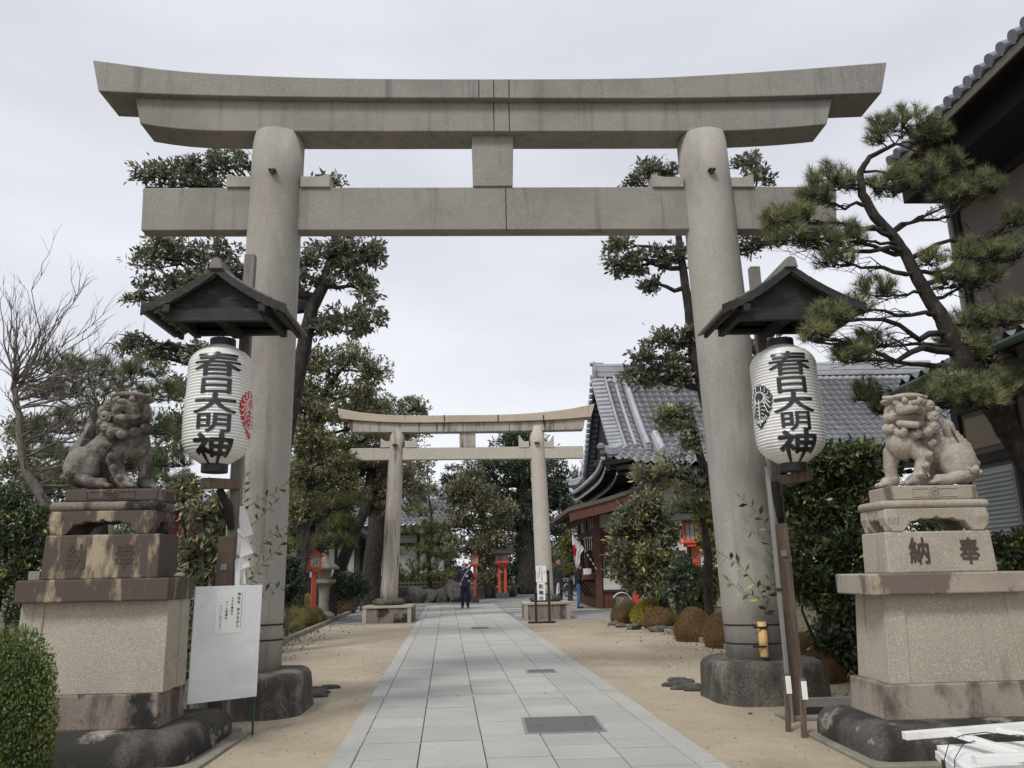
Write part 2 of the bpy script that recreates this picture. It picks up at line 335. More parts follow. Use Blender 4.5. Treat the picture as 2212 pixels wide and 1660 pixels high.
# ------------------------------------------------------------------ the place's materials
MAT = {}
MAT['granite'] = mat('granite', 'a6a29a', .85, .13, 1.2, speck=[('6b645b', .4), ('cfc8bb', .4), ('b3a392', .3)], sscale=130, bump=.35, bscale=70,
    stains=[('a89a86', 1.1, (1, 1, 1), .5, .66, .3), ('8f9290', .7, (1, 1, .5), .5, .62, .45), ('4a463f', 1.5, (5, 5, .35), .58, .74, .45), ('7d7a73', .9, (1.5, 1.5, .5), .5, .62, .45)])
MAT['granite_beam'] = mat('granite_beam', '8f8c86', .85, .14, 1.2, speck=[('5b544b', .45), ('c4bcae', .4), ('a09688', .3)], sscale=120, bump=.35, bscale=70,
    stains=[('969083', 1.0, (1, 1, 1), .48, .62, .35), ('8b8f8d', .6, (1, 1, 1), .55, .7, .4), ('484540', 1.2, (5, 5, .3), .54, .72, .5), ('74706a', .8, (1, 1, 1), .48, .6, .4)])
MAT['granite_dark'] = mat('granite_dark', '57534c', .9, .25, 3, speck=[('98948a', .4), ('2a2825', .5)], sscale=60, bump=.6, bscale=35, seed=5,
    stains=[('35322e', 2.4, (2.5, 2.5, .8), .42, .58, .75), ('8e8a7e', 2.2, (1, 1, 1), .56, .66, .55), ('6f6350', 4, (1, 1, 1), .6, .7, .4)])
MAT['granite_warm'] = mat('granite_warm', 'bbb4a8', .85, .08, 1, speck=[('9b8a76', .35), ('e4d6c2', .35)], sscale=45, bump=.25, bscale=60,
    stains=[('8f8577', 1.3, (4, 4, .4), .62, .74, .4)])
MAT['granite_streaked'] = mat('granite_streaked', 'b1aa9f', .85, .08, 1, speck=[('8d8070', .4)], sscale=45, seed=3, stains=[('423a36', 1.6, (3.2, 3.2, .35), .52, .62, .85), ('6b6259', 1.2, (2, 2, .4), .5, .65, .5)])
MAT['kasagi_warm'] = mat('kasagi_warm', 'c0b3a0', .85, .08, 1, speck=[('9a7c5f', .3)], sscale=45, stains=[('a99a86', .35, (1, 1, 1), .5, .6, .6), ('51423a', 1.6, (4, 4, .4), .63, .7, .75)])
MAT['ped_cream'] = mat('ped_cream', 'a69f92', .9, .1, 2, speck=[('7c7260', .45), ('d6cab2', .4)], sscale=120, bump=.4, bscale=120,
    stains=[('8a7c6a', 1.5, (1, 1, 1), .5, .66, .4), ('6e5f58', 1.7, (4.5, 4.5, .35), .6, .7, .45)])
MAT['ped_stained'] = mat('ped_stained', 'a39a8c', .9, .12, 2, speck=[('6d6253', .4)], sscale=120, bump=.4, bscale=90, seed=2,
    stains=[('655851', 1.3, (1.6, 1.6, .9), .53, .58, .85), ('c2b498', 6, (1.5, 1.5, .6), .62, .68, .4)])
MAT['ped_stained_l'] = mat('ped_stained_l', 'a99a80', .9, .12, 2, speck=[('6d6253', .4)], sscale=120, bump=.4, bscale=90, seed=9,
    stains=[('4a3f3c', 1.5, (3, 3, .9), .36, .46, .93), ('8b7d6b', 8, (2.5, 2.5, .6), .62, .7, .5)])
MAT['ped_plinth'] = mat('ped_plinth', '9b9286', .9, .12, 2, speck=[('6d6253', .4)], sscale=120, bump=.4, bscale=90, seed=7,
    stains=[('4d433e', 1.2, (1.6, 1.6, .9), .46, .56, .85), ('2b2825', 1.5, (2, 2, .7), .54, .62, .8), ('baa98c', 5, (2, 2, .6), .62, .7, .4)])
MAT['ped_mauve'] = mat('ped_mauve', '7c7169', .9, .15, 2, speck=[('4f4640', .4), ('a79b8d', .3)], sscale=120, bump=.4, bscale=90, seed=4,
    stains=[('3c3532', 1.6, (2.5, 2.5, .6), .5, .6, .8), ('a8977c', 2.3, (4, 4, .4), .6, .7, .6), ('1c1a18', .8, (1.6, 1.6, 1.3), .54, .58, .93)])
MAT['ped_black'] = mat('ped_black', '4c4843', .9, .3, 3, speck=[('8c887c', .3)], sscale=90, bump=.6, bscale=40, seed=6,
    stains=[('24221f', 1.8, (1.5, 1.5, 1), .42, .54, .85), ('a39f92', 2.6, (1, 1, 1.6), .58, .66, .75), ('6d5f4c', 3, (1, 1, 1), .6, .7, .4)])
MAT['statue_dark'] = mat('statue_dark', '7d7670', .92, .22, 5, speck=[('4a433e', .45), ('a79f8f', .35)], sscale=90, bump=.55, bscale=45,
    stains=[('3c3532', 4, (1, 1, 1), .44, .58, .8), ('b5ab92', 6, (1, 1, 1), .6, .68, .55)], hollow='2b2623')
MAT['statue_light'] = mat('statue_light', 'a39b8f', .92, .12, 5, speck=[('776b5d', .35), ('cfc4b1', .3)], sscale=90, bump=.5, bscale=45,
    stains=[('6c645e', 4, (1, 1, 1), .52, .66, .65)], hollow='4a423b')
MAT['inlay_shade'] = mat('inlay_shade', '4d443c', .95, .2, 8)  # flat dark inlay: shade of engraved strokes put into its colour
MAT['seam'] = mat('seam', '3a3733', .95, .2, 8)
MAT['bark'] = mat('bark', '4b4640', .95, .35, 7, bump=1., bscale=22, stains=[('24211e', 9, (1, 1, .3), .45, .6, .6)])
MAT['bark_dark'] = mat('bark_dark', '3b3531', .95, .4, 9, bump=1.2, bscale=26, stains=[('1c1917', 12, (1, 1, .4), .42, .56, .75), ('6b625a', 14, (1, 1, .5), .6, .7, .5)])
MAT['bark_pale'] = mat('bark_pale', '6a635b', .95, .3, 9, bump=.8, bscale=26, stains=[('3a3430', 6, (1, 1, .5), .5, .62, .5), ('77704a', 4, (1, 1, 1), .58, .68, .4)])
MAT['old_wood'] = mat('old_wood', '6d5d50', .85, .2, 2, bump=.5, bscale=40, attr=.08, stains=[('3b312a', 3, (9, 9, .5), .5, .62, .6), ('9a8a78', 4, (12, 12, .4), .6, .7, .4)])
MAT['grey_wood'] = mat('grey_wood', '86817a', .85, .15, 2, bump=.4, bscale=40, attr=.1, stains=[('4c4741', 3, (12, 12, .4), .52, .64, .5)])
MAT['black_wood'] = mat('black_wood', '2b2928', .75, .3, 4, bump=.5, bscale=40, attr=.15, stains=[('5f574e', 5, (1, 6, 6), .56, .68, .5), ('1a1817', 3, (1, 1, 1), .5, .62, .5)])
MAT['roof_shingle'] = mat('roof_shingle', '77756f', .8, .2, 4, bump=.5, bscale=40, attr=.12, stains=[('3e3c38', 4, (1, 1, 1), .52, .64, .5)])
MAT['tile'] = mat('tile', 'a6a8ac', .45, .1, 2, attr=.12, bump=.08, stains=[('8b8d93', 1.2, (1, 1, 1), .5, .64, .5)])
MAT['tile_dark'] = mat('tile_dark', '85888e', .45, .14, 2, attr=.12, bump=.08)
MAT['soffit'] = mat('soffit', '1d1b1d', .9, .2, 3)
MAT['brown_wood'] = mat('brown_wood', '5f3a2c', .65, .18, 3, bump=.3, attr=.1, stains=[('3c2018', 3, (6, 6, .6), .5, .65, .5)])
MAT['brown_dark'] = mat('brown_dark', '47271e', .7, .2, 3, bump=.3)
MAT['plaster'] = mat('plaster', 'cfccc8', .9, .05, 2, bump=.1)
MAT['plaster_grey'] = mat('plaster_grey', 'a4a29f', .9, .06, 2, bump=.1)
MAT['white_paint'] = mat('white_paint', 'e4e4df', .5, .04, 4, bump=.05, stains=[('a8a498', 5, (1, 1, 1), .6, .7, .3)])
MAT['white_board'] = mat('white_board', 'e8eaea', .45, .03, 3, bump=.02, stains=[('aeb2b2', 2, (1, 1, 1), .5, .7, .4)])
MAT['paper'] = mat('paper', 'f0f0ec', .8, .03, 4, bump=.05)
MAT['ink'] = mat('ink', '24252a', .6, .1, 4, bump=0)
MAT['vermilion'] = mat('vermilion', 'c9503a', .5, .08, 3, bump=.08, stains=[('b0543c', 3, (4, 4, .6), .58, .7, .5)])
MAT['red_dull'] = mat('red_dull', '8f3329', .6, .15, 3, bump=.1)
MAT['copper_roof'] = mat('copper_roof', '5c564c', .75, .2, 3, bump=.3, attr=.1)
MAT['copper_green'] = mat('copper_green', '4a5a50', .6, .15, 3, bump=.1)
MAT['stucco_brown'] = mat('stucco_brown', '6f6861', .9, .08, 2, bump=.25, bscale=90)
MAT['siding'] = mat('siding', '7d7a76', .6, .08, 2, bump=.1)
MAT['iron'] = mat('iron', '2b2c2e', .55, .15, 4, bump=.1)
MAT['steel'] = mat('steel', '9b9a98', .45, .1, 4, metal=.5, bump=.1)
MAT['green_paint'] = mat('green_paint', '2f4f41', .5, .12, 4, bump=.1)
MAT['grate'] = mat('grate', '6a6a6b', .6, .12, 4, bump=.4, bscale=160, metal=.3)
MAT['bamboo'] = mat('bamboo', 'd2ad72', .5, .1, 4, bump=.1, stains=[('a97c48', 3, (8, 8, .8), .55, .68, .4)])
MAT['bamboo_old'] = mat('bamboo_old', '7a7350', .7, .2, 4, bump=.1, attr=.15)
MAT['rope'] = mat('rope', '1f1e1f', .9, .2, 20)
MAT['rock'] = mat('rock', '524f4a', .92, .3, 3, bump=1., bscale=14, attr=.25, stains=[('35332f', 2.5, (1, 1, 1), .48, .6, .6), ('8f8a80', 4, (1, 1, 1), .58, .68, .4)])
MAT['kerb'] = mat('kerb', '8a8478', .9, .15, 3, speck=[('5b564d', .4)], sscale=90, bump=.4, stains=[('5f5848', 2, (1, 1, 1), .5, .62, .5)])
MAT['slab'] = mat('slab', 'aba9a1', .8, .07, 1.3, speck=[('83878a', .4), ('c6cacb', .4)], sscale=170, bump=.12, bscale=150, attr=.11, stains=[('8f9190', .9, (1, 1, 1), .5, .66, .3), ('7b7a76', 3.5, (1, 1, 1), .63, .72, .3)])
MAT['joint'] = mat('joint', '353431', .95, .2, 6)
MAT['sand'] = mat('sand', 'a99c86', .95, .09, .5, speck=[('7c6d59', .3), ('cbc0ae', .3), ('8f8372', .25)], sscale=70, bump=.45, bscale=85,
    stains=[('958976', .35, (1, 1, 1), .46, .64, .5), ('c0b29c', .9, (1, 1, 1), .52, .68, .45), ('6f6350', 2.2, (1, 1, 1), .6, .74, .3), ('766b57', .22, (1, 1, 1), .5, .6, .4)])
MAT['paving'] = mat('paving', '8b8b8a', .85, .08, .8, speck=[('6a6a69', .4)], sscale=60, bump=.3, stains=[('77746e', .6, (1, 1, 1), .5, .62, .5)])
MAT['pale_stone'] = mat('pale_stone', 'b9b9b5', .85, .06, 1)
MAT['soil'] = mat('soil', '5d5443', .97, .3, 2, bump=1., bscale=30, stains=[('3c4a24', 1.5, (1, 1, 1), .5, .6, .5), ('2f2a21', 3, (1, 1, 1), .5, .65, .5)])
MAT['glass_dark'] = mat('glass_dark', '23262a', .15, .1, 3, bump=0)
MAT['frosted'] = mat('frosted', 'a9b2a6', .5, .05, 3, bump=0)
MAT['shutter'] = mat('shutter', 'a9aeae', .6, .06, 3, bump=.05)
LM = {}
LM['magnolia'] = leafmat('leaf_magnolia', '262b1c', '565a40', '7d7c58')
LM['oak'] = leafmat('leaf_oak', '363a24', '69683f', '94804f')
LM['oak_far'] = leafmat('leaf_oak_far', '3f4330', '73745a', '928f74')
LM['dark'] = leafmat('leaf_dark', '1f261d', '3f4a36', '515a42', spec=.3)
LM['brownish'] = leafmat('leaf_brownish', '3d3a2b', '726b4c', 'a08e52')
LM['loquat'] = leafmat('leaf_loquat', '2c3022', '6b6d56', 'b5a850', rough=.4)
LM['hedge'] = leafmat('leaf_hedge', '141d12', '34432a', '75803c', rough=.35)
LM['yellowish'] = leafmat('leaf_yellow', '3f4518', '8c8a33', 'b9b04a')
LM['box'] = leafmat('leaf_box', '2a3a1c', '5b6b34', '8f9552', rough=.4)
LM['azalea'] = leafmat('leaf_azalea', '3a2a1a', '6a5230', '5f6530', spec=.2)
LM['azalea_green'] = leafmat('leaf_azalea_green', '34341c', '64602f', '7d7d3c', spec=.2)
LM['azalea_yellow'] = leafmat('leaf_azalea_yellow', '6f6a20', 'a9a233', 'c9c04c')
LM['pine'] = leafmat('needle_pine', '2f3a1f', '6a7040', 'a09a55', rough=.55, trans=.05)
LM['pine_dark'] = leafmat('needle_pine_dark', '232c1e', '4a5434', '6c7040', rough=.55, trans=.05)
LM['pine_soft'] = leafmat('needle_pine_soft', '36482c', '69803f', '8f9a55', rough=.55, trans=.05)
LM['moss'] = leafmat('leaf_moss', '37401c', '5e6a2c', '808a40')

def relight(n, a, b, c):
    e = [x for x in _mc[n].node_tree.nodes if x.type == 'VALTORGB'][0].color_ramp.elements
    for x, h in zip(e, (a, b, c)): x.color = rgb(h)
for n, a, b, c in (('leaf_magnolia', '2f3426', '676b55', '8b8b70'), ('leaf_oak', '40442c', '7c7a4d', 'a3925f'), ('leaf_brownish', '474433', '867d5b', 'b49f60'), ('leaf_loquat', '3a3e2e', '83836c', 'b9ad5c'),
    ('leaf_hedge', '1b2517', '414f34', '86903f'), ('leaf_dark', '28302a', '4d5846', '62694f'), ('needle_pine', '3f4a2a', '848a55', 'bab16a'), ('needle_pine_dark', '30382a', '616a48', '868a58'), ('leaf_oak_far', '4a4e3b', '84846c', 'a09d82')): relight(n, a, b, c)
MAT['window_tan'] = mat('window_tan', '8a7c64', .4, .05, 3, bump=0)

for n, a, b, c in (('needle_pine_soft', '363f29', '6b7046', '8d8c58'), ('leaf_hedge', '263020', '586349', '979d55'), ('leaf_azalea', '4d3a26', '866848', '7d7a48'), ('leaf_azalea_green', '4a452a', '7d7446', '8f8b50'), ('leaf_azalea_yellow', '85802c', 'bdb548', 'd9d160')): relight(n, a, b, c)

for n in ('leaf_magnolia', 'leaf_oak', 'leaf_oak_far', 'leaf_dark', 'leaf_brownish', 'leaf_loquat', 'leaf_hedge', 'leaf_box', 'needle_pine', 'needle_pine_dark', 'needle_pine_soft'):
    for x in [y for y in _mc[n].node_tree.nodes if y.type == 'VALTORGB'][0].color_ramp.elements: x.color = tuple(min(.6, c*1.22) for c in x.color[:3])+(1,)

for n, k in (('leaf_magnolia', 1.3), ('leaf_oak', 1.15), ('leaf_oak_far', 1.1), ('leaf_dark', 1.35), ('leaf_brownish', 1.12), ('needle_pine_dark', 1.25), ('needle_pine_soft', 1.1), ('leaf_loquat', 1.1), ('leaf_hedge', 1.15), ('leaf_azalea', 1.25), ('leaf_azalea_green', 1.3), ('leaf_box', 1.15)):
    for x in [y for y in _mc[n].node_tree.nodes if y.type == 'VALTORGB'][0].color_ramp.elements: x.color = tuple(min(.6, c*k) for c in x.color[:3])+(1,)

for n, a, b, c in (('leaf_magnolia', '474b3d', '868973', 'a9a88f'), ('leaf_brownish', '4e4d3d', '8b8668', 'a89a68'), ('leaf_oak', '4a4d38', '87865f', 'a39a70'), ('needle_pine', '454d35', '868b60', 'aaa470'), ('leaf_azalea', '5c4c33', '93805a', '86874f'), ('leaf_azalea_green', '55532f', '8b8655', '95984f')): relight(n, a, b, c)
# ------------------------------------------------------------------ ground, path
def sheet(name, poly, z, m, kind='structure'):
    mb = MB(); mb.add([(x, y, z) for x, y in poly], [tuple(range(len(poly)))]); return tag(mb.build(name, m), kind=kind)
def grid_sheet(name, x0, x1, y0, y1, z, m, n=60, amp=.0):
    xs = np.linspace(x0, x1, n); ys = np.linspace(y0, y1, n); X, Yy = np.meshgrid(xs, ys); Z = z+amp*(np.sin(X*2.1+Yy*.7)+np.sin(Yy*1.7-X)); V = np.stack([X, Yy, Z], -1).reshape(-1, 3)
    i = np.arange(n-1); a = (i[:, None]*n+i[None, :]).ravel(); F = np.stack([a, a+1, a+n+1, a+n], 1); return tag(npmesh(name, V, F, np.zeros(len(F)), m), kind='structure')
sheet('ground', [(-600, -600), (600, -600), (600, 900), (-600, 900)], -.03, MAT['soil'])
sheet('sand_court', [(-6.5, -6), (6.5, -6), (6.5, 8.6), (4.75, 9.3), (4.32, 14.8), (3.78, 23.9), (-4.7, 23.9), (-4.4, 17.5), (-4.2, 9.5), (-6.5, 8.8)], 0, MAT['sand'])
sheet('paving', [(-6.2, 23.9), (5.0, 23.9), (5.3, 30), (16, 50), (12, 80), (-14, 80), (-9, 46), (-6.2, 37)], .004, MAT['paving'])
pxl = lambda y: -1.22-.0463*(y-6.56)
pxr = lambda y: 1.77-.0462*(y-6.18)
mb = MB(); mb.add([(pxl(0), 0, .006), (pxr(0), 0, .006), (pxr(36.2), 36.2, .006), (pxl(36.2), 36.2, .006)], [(0, 1, 2, 3)]); jb = tag(mb.build('path_bed', MAT['joint']), kind='structure')
mb = MB(); rr = random.Random(3); fr = [0, .062, .232, .41, .587, .765, .932, 1.0]; bands = [(9.78, 9.93), (17.1, 17.35), (24.3, 24.55), (31.4, 31.6)]
def slab(f0, f1, a, b, g=.006):
    X = lambda f, y: pxl(y)+(pxr(y)-pxl(y))*f
    z = .024+rr.uniform(-.002, .002); e = .004; h = .015; c = [(X(f0, a)+g, a+h), (X(f1, a)-g, a+h), (X(f1, b)-g, b-h), (X(f0, b)+g, b-h)]
    ctr = (sum(p[0] for p in c)/4, sum(p[1] for p in c)/4); ins = [(p[0]+(e if p[0] < ctr[0] else -e), p[1]+(e if p[1] < ctr[1] else -e)) for p in c]
    mb.add([(x, y, .004) for x, y in c]+[(x, y, z-.004) for x, y in c]+[(x, y, z) for x, y in ins],
           [(0, 1, 5, 4), (1, 2, 6, 5), (2, 3, 7, 6), (3, 0, 4, 7), (4, 5, 9, 8), (5, 6, 10, 9), (6, 7, 11, 10), (7, 4, 8, 11), (8, 9, 10, 11)])
edges = [0]+[e for b in bands for e in b]+[36.2]
for k in range(0, len(edges), 2):
    a0, b0 = edges[k], edges[k+1]
    for i in range(7):
        y = a0; bd = i in (0, 6)
        while y < b0-.001:
            l = (rr.choice((1.2, 1.5, 1.8)) if bd else rr.choice((.3, .38, .45, .5, .6, .72)))*(1 if y < 15 else 1.25); y2 = y+l
            if b0-y2 < .3: y2 = b0
            slab(fr[i], fr[i+1], y, y2, .003 if bd else .0042); y = y2
for a, b in bands:
    for f0, f1 in ((0, .35), (.35, .7), (.7, 1)): slab(f0, f1, a, b)
tag(mb.build('stone_path', MAT['slab']), kind='structure')
def drain(label, u0, v0, u1, v1, m='grate'):
    a = G(u0, v0); b = G(u1, v1); y0, y1 = b.y, a.y; x0 = min(a.x, b.x); x1 = max(a.x, b.x); c = ((x0+x1)/2, (y0+y1)/2, .027); o = thing('drain_cover', label, 'drain cover', c, group='metal covers set in the stone path')
    MB().box(x0+.03, x1-.03, y0+.02, y1-.02, .024, .031).build('plate', MAT[m], o); fm = MB()
    for q in ((x0, x1, y0, y0+.018), (x0, x1, y1-.018, y1), (x0, x0+.028, y0+.02, y1-.02), (x1-.028, x1, y0+.02, y1-.02)): fm.box(*q, .024, .034)
    fm.build('frame', MAT['steel'], o); h = MB()
    for t in (.2, .8): h.lathe([(.012, .031), (.012, .033)], (x0+(x1-x0)*t, (y0+y1)/2, 0), 10)
    h.build('bolt', MAT['iron'], o)
drain('large grey metal drain cover nearest the camera in the stone path', 1126, 1558, 1312, 1588)
drain('middle grey drain cover in the right lanes of the stone path', 1135, 1452, 1204, 1457.5)
drain('small far drain cover in the stone path before the second torii', 1018, 1358, 1056, 1361)
# stray gravel on the sand
n = 5200; P = np.stack([rng.uniform(-4.6, 4.6, n), rng.uniform(3.5, 20, n)**1.0, np.zeros(n)], 1); keep = (P[:, 0] < -1.25-.046*(P[:, 1]-6.5)) | (P[:, 0] > 1.8-.046*(P[:, 1]-6.2)); P = P[keep]; n = len(P)
s = rng.uniform(.002, .0075, n)*(1+P[:, 1]*.03); d = np.array([[-1, -1, 0], [1, -1, 0], [1, 1, 0], [-1, 1, 0], [0, 0, 1.1]], float); V = (P[:, None]+(d[None]+rng.normal(size=(n, 5, 3))*.25)*s[:, None, None]).reshape(-1, 3)
F = (np.arange(n)[:, None, None]*5+np.array([[0, 1, 4], [1, 2, 4], [2, 3, 4], [3, 0, 4]])[None]).reshape(-1, 3)
MAT['pebble'] = mat('pebble', '8f8069', .9, .2, 5, attr=.45, bump=0)
tag(npmesh('gravel', V, F, np.repeat(rng.random(n), 4), MAT['pebble']), 'loose gravel grains scattered over the sandy ground beside the path', 'gravel', kind='stuff')
n = 2600; yy = rng.uniform(5, 20, n)**1.0; sd = rng.random(n) < .5; off = np.abs(rng.normal(size=n))*.09; xx = np.where(sd, -1.22-.0463*(yy-6.56)+off, 1.77-.0462*(yy-6.18)-off); P = np.stack([xx, yy, np.full(n, .021)], 1)
s = rng.uniform(.002, .005, n)*(1+P[:, 1]*.03); V = (P[:, None]+(d[None]+rng.normal(size=(n, 5, 3))*.25)*s[:, None, None]).reshape(-1, 3); F = (np.arange(n)[:, None, None]*5+np.array([[0, 1, 4], [1, 2, 4], [2, 3, 4], [3, 0, 4]])[None]).reshape(-1, 3)
MAT['grit'] = mat('grit', 'b3a68f', .9, .2, 5, attr=.3, bump=0); tag(npmesh('grit', V, F, np.repeat(rng.random(n), 4), MAT['grit']), 'sand grit spilled over the edges of the stone path', 'grit', kind='stuff')
def litter(name, label, cx, cy, rx, ry, n, lm, ln=.03, seed=0):
    p = np.stack([cx+rng.normal(size=n)*rx, cy+rng.normal(size=n)*ry, rng.uniform(.0, .02, n)], 1); d = unit(rng.normal(size=(n, 3))*np.array([1, 1, .5])+np.array([0, 0, .25])); V, F, R = leaf_quads(p, d, ln, ln*.4)
    tag(npmesh(name, V, F, R, lm), label, name.replace('_', ' '), kind='stuff')
litter('moss', 'patchy green moss at the foot of the left pedestal and post', -2.75, 7.95, .28, .28, 3500, LM['moss'], .012)
MAT['dry_leaf'] = leafmat('dry_leaf', '4a3520', '8a6a3c', 'a88a50')
for x_, y_, rx_, ry_, n_, w_ in ((-3.0, 12, .7, 2.5, 90, 'left'), (3.3, 12, .6, 2.2, 90, 'right')): litter('fallen_leaves', 'small dry leaves scattered on the sand '+w_+' of the path', x_, y_, rx_, ry_, n_, MAT['dry_leaf'], .035)
# ------------------------------------------------------------------ first torii
ty = 9.3; tor = thing('torii_gate', 'large weathered granite torii gate spanning the path in the foreground', 'torii gate', (.15, ty, 0))
def pillar(bt, tp, rb, rt, zb, zt, name, m, par, n=40, seg=10):
    b = Vector(bt); t = Vector(tp); k = (t-b)/(t.z-b.z); b2 = b+k*(zb-b.z); t2 = b+k*(zt-b.z)
    return MB().tube([b2.lerp(t2, i/seg) for i in range(seg+1)], [rb+(rt-rb)*i/seg for i in range(seg+1)], n).build(name, m, par, smooth=True)
Lb, Lt, Rb, Rt = Y(539, 1436, ty), Y(604, 300, ty), Y(1637, 1418, ty), Y(1513.5, 300, ty)
zu = lambda x: Y(1066, 290, ty-.2).z+.12
pl = pillar(Lb, Lt, .345, .325, .36, 7.02, 'pillar', MAT['granite'], tor); pr_ = pillar(Rb, Rt, .35, .322, .36, 7.02, 'pillar', MAT['granite'], tor)
def foundation(c, par, r=.63, h=.43, p=3.4, sx=1.0, m='granite_dark'):
    prof = [(1.04, 0), (1.01, .1), (1.0, h*.62), (.985, h*.82), (.94, h*.93), (.86, h*.985), (.7, h), (.3, h)]; n = 48; mb = MB(); vs = []; q = random.Random(int(c[0]*10))
    ph = [q.uniform(0, 6) for _ in range(4)]
    for k, z in prof:
        for j in range(n):
            t = 2*math.pi*j/n; rr2 = r/((abs(math.cos(t))**p+abs(math.sin(t))**p)**(1/p))*k; rr2 *= 1+.012*math.sin(5*t+ph[0])+.008*math.sin(11*t+ph[1]+z*9)
            vs.append((c[0]+rr2*math.cos(t)*sx, c[1]+rr2*math.sin(t), z+.006*math.sin(3*t+ph[2])*(z > 0)))
    K = len(prof); mb.add(vs, [(i*n+j, i*n+(j+1) % n, (i+1)*n+(j+1) % n, (i+1)*n+j) for i in range(K-1) for j in range(n)]+[tuple((K-1)*n+j for j in range(n))])
    return mb.build('foundation', MAT[m], par, smooth=True)
foundation((Lb.x+.02, ty, 0), tor); foundation((Rb.x+.03, ty, 0), tor, .635)
def ring(c, r, z, t=.012, par=None, name='collar', m='granite_dark'):
    MB().tube([(c[0]+r*math.cos(a), c[1]+r*math.sin(a), z) for a in [2*math.pi*i/32 for i in range(33)]], t, 6, cap=False).build(name, MAT[m], par, smooth=True)
# nuki (tie beam) with ends through the pillars
yf, yb = ty-.105, ty+.105
nL, nR = Y(308.7, 406, yf), Y(1807, 403, yf); nLb, nRb = Y(304, 498, yf), Y(1808, 495, yf)
def beam4(tl, tr, bl, br, yf, yb, name, m, par, bev=.012, n=1):
    mb = MB(); vs = []
    for i in range(n+1):
        t = i/n; a = bl.lerp(br, t); c = tl.lerp(tr, t); vs += [(a.x, yf, a.z), (a.x, yb, a.z), (c.x, yb, c.z), (c.x, yf, c.z)]
    fs = [(0, 1, 2, 3), tuple(n*4+k for k in (3, 2, 1, 0))]+[(i*4+k, i*4+(k+1) % 4, i*4+4+(k+1) % 4, i*4+4+k) for i in range(n) for k in range(4)]
    return mb.add(vs, fs).build(name, m, par, bev=bev)
beam4(nL, nR, nLb, nRb, yf, yb, 'tie_beam', MAT['granite_beam'], tor)
nz = lambda x: nL.z+(nR.z-nL.z)*(x-nL.x)/(nR.x-nL.x)
# curved lintels
def lintel(top, bot, yf, yb, name, m, par, n=36, lean=0):
    """top/bot: lists of points (x,z) left to right at the front face"""
    def samp(P, t):
        L_ = [p[0] for p in P]; s = (t); x = L_[0]+(L_[-1]-L_[0])*s
        for i in range(len(P)-1):
            if x <= P[i+1][0]+1e-9: break
        # catmull through neighbours for a smooth sweep
        p0 = P[max(i-1, 0)]; p1 = P[i]; p2 = P[i+1]; p3 = P[min(i+2, len(P)-1)]; u = (x-p1[0])/(p2[0]-p1[0]); m1 = (p2[1]-p0[1])/(p2[0]-p0[0]); m2 = (p3[1]-p1[1])/(p3[0]-p1[0]); h = p2[0]-p1[0]
        return x, (2*u**3-3*u*u+1)*p1[1]+(u**3-2*u*u+u)*h*m1+(-2*u**3+3*u*u)*p2[1]+(u**3-u*u)*h*m2
    vs = []
    for i in range(n+1):
        t = i/n; bx_, bz = samp(bot, t); tx, tz = samp(top, t); vs += [(bx_, yf+lean, bz), (bx_, yb-lean, bz), (tx, yb, tz), (tx, (yf+yb)/2, tz+.03), (tx, yf, tz)]
    fs = [(0, 1, 2, 3, 4), tuple(n*5+k for k in (4, 3, 2, 1, 0))]+[(i*5+k, i*5+(k+1) % 5, i*5+5+(k+1) % 5, i*5+5+k) for i in range(n) for k in range(5)]
    return MB().add(vs, fs).build(name, m, par, bev=.012)
kf, kb = ty-.32, ty+.26
Pz = lambda L_, y: [(Y(u, v, y).x, Y(u, v, y).z) for u, v in L_]
lintel(Pz([(200, 130), (381, 153), (569, 164), (760, 169.5), (1066, 171), (1370, 169), (1521, 162.5), (1718, 150), (1916, 134.5)], kf), Pz([(212, 197), (381, 204.7), (691, 210.5), (1066, 212), (1450, 212.3), (1718, 207), (1905, 200.5)], kf), kf, kb, 'top_lintel', MAT['granite_beam'], tor)
sf, sb = ty-.225, ty+.225
sbot = Pz([(302, 267), (345, 274), (400, 280), (480, 283.3), (1066, 284), (1560, 283), (1640, 280), (1720, 275), (1786, 268.5)], sf)
stop = [(Y(291, 205, sf).x, 0)]; stop = Pz([(291, 203), (381, 207), (691, 212), (1066, 213), (1450, 213), (1718, 209), (1800, 205)], sf)
lintel(stop, sbot, sf, sb, 'under_lintel', MAT['granite_beam'], tor)
# centre strut, wedges, brackets, joints
cL, cR = Y(1018, 300, yf-.02), Y(1110, 300, yf-.02); bL, bR = Y(1021.5, 404, yf-.02), Y(1107.5, 404, yf-.02)
MB().prism([(bL.x, nz(0)+.002), (bR.x, nz(0)+.002), (cR.x, Y(1066, 270, yf).z), (cL.x, Y(1066, 270, yf).z)], yf-.02, yb+.02).build('strut', MAT['granite_beam'], tor, bev=.01)
for u0, u1, v0, v1, tipv in ((488, 545, 381, 404, 375), (648, 712, 381, 404, 376), (1410, 1478, 382, 404, 376), (1574, 1630, 383, 404, 376)):
    a = Y(u0, 404, yf-.03); b = Y(u1, 404, yf-.03); t = Y(u0, v0, yf-.03).z; tt = Y(u0, tipv, yf-.03).z; left = u0 in (488, 1410)
    poly = [(a.x, a.z-.0), (b.x, a.z), (b.x, t if left else tt), ((a.x*.6+b.x*.4) if left else (a.x*.4+b.x*.6), t), (a.x, tt if left else t)]
    MB().prism(poly, yf-.03, yb+.03).build('wedge', MAT['granite'], tor, bev=.008)
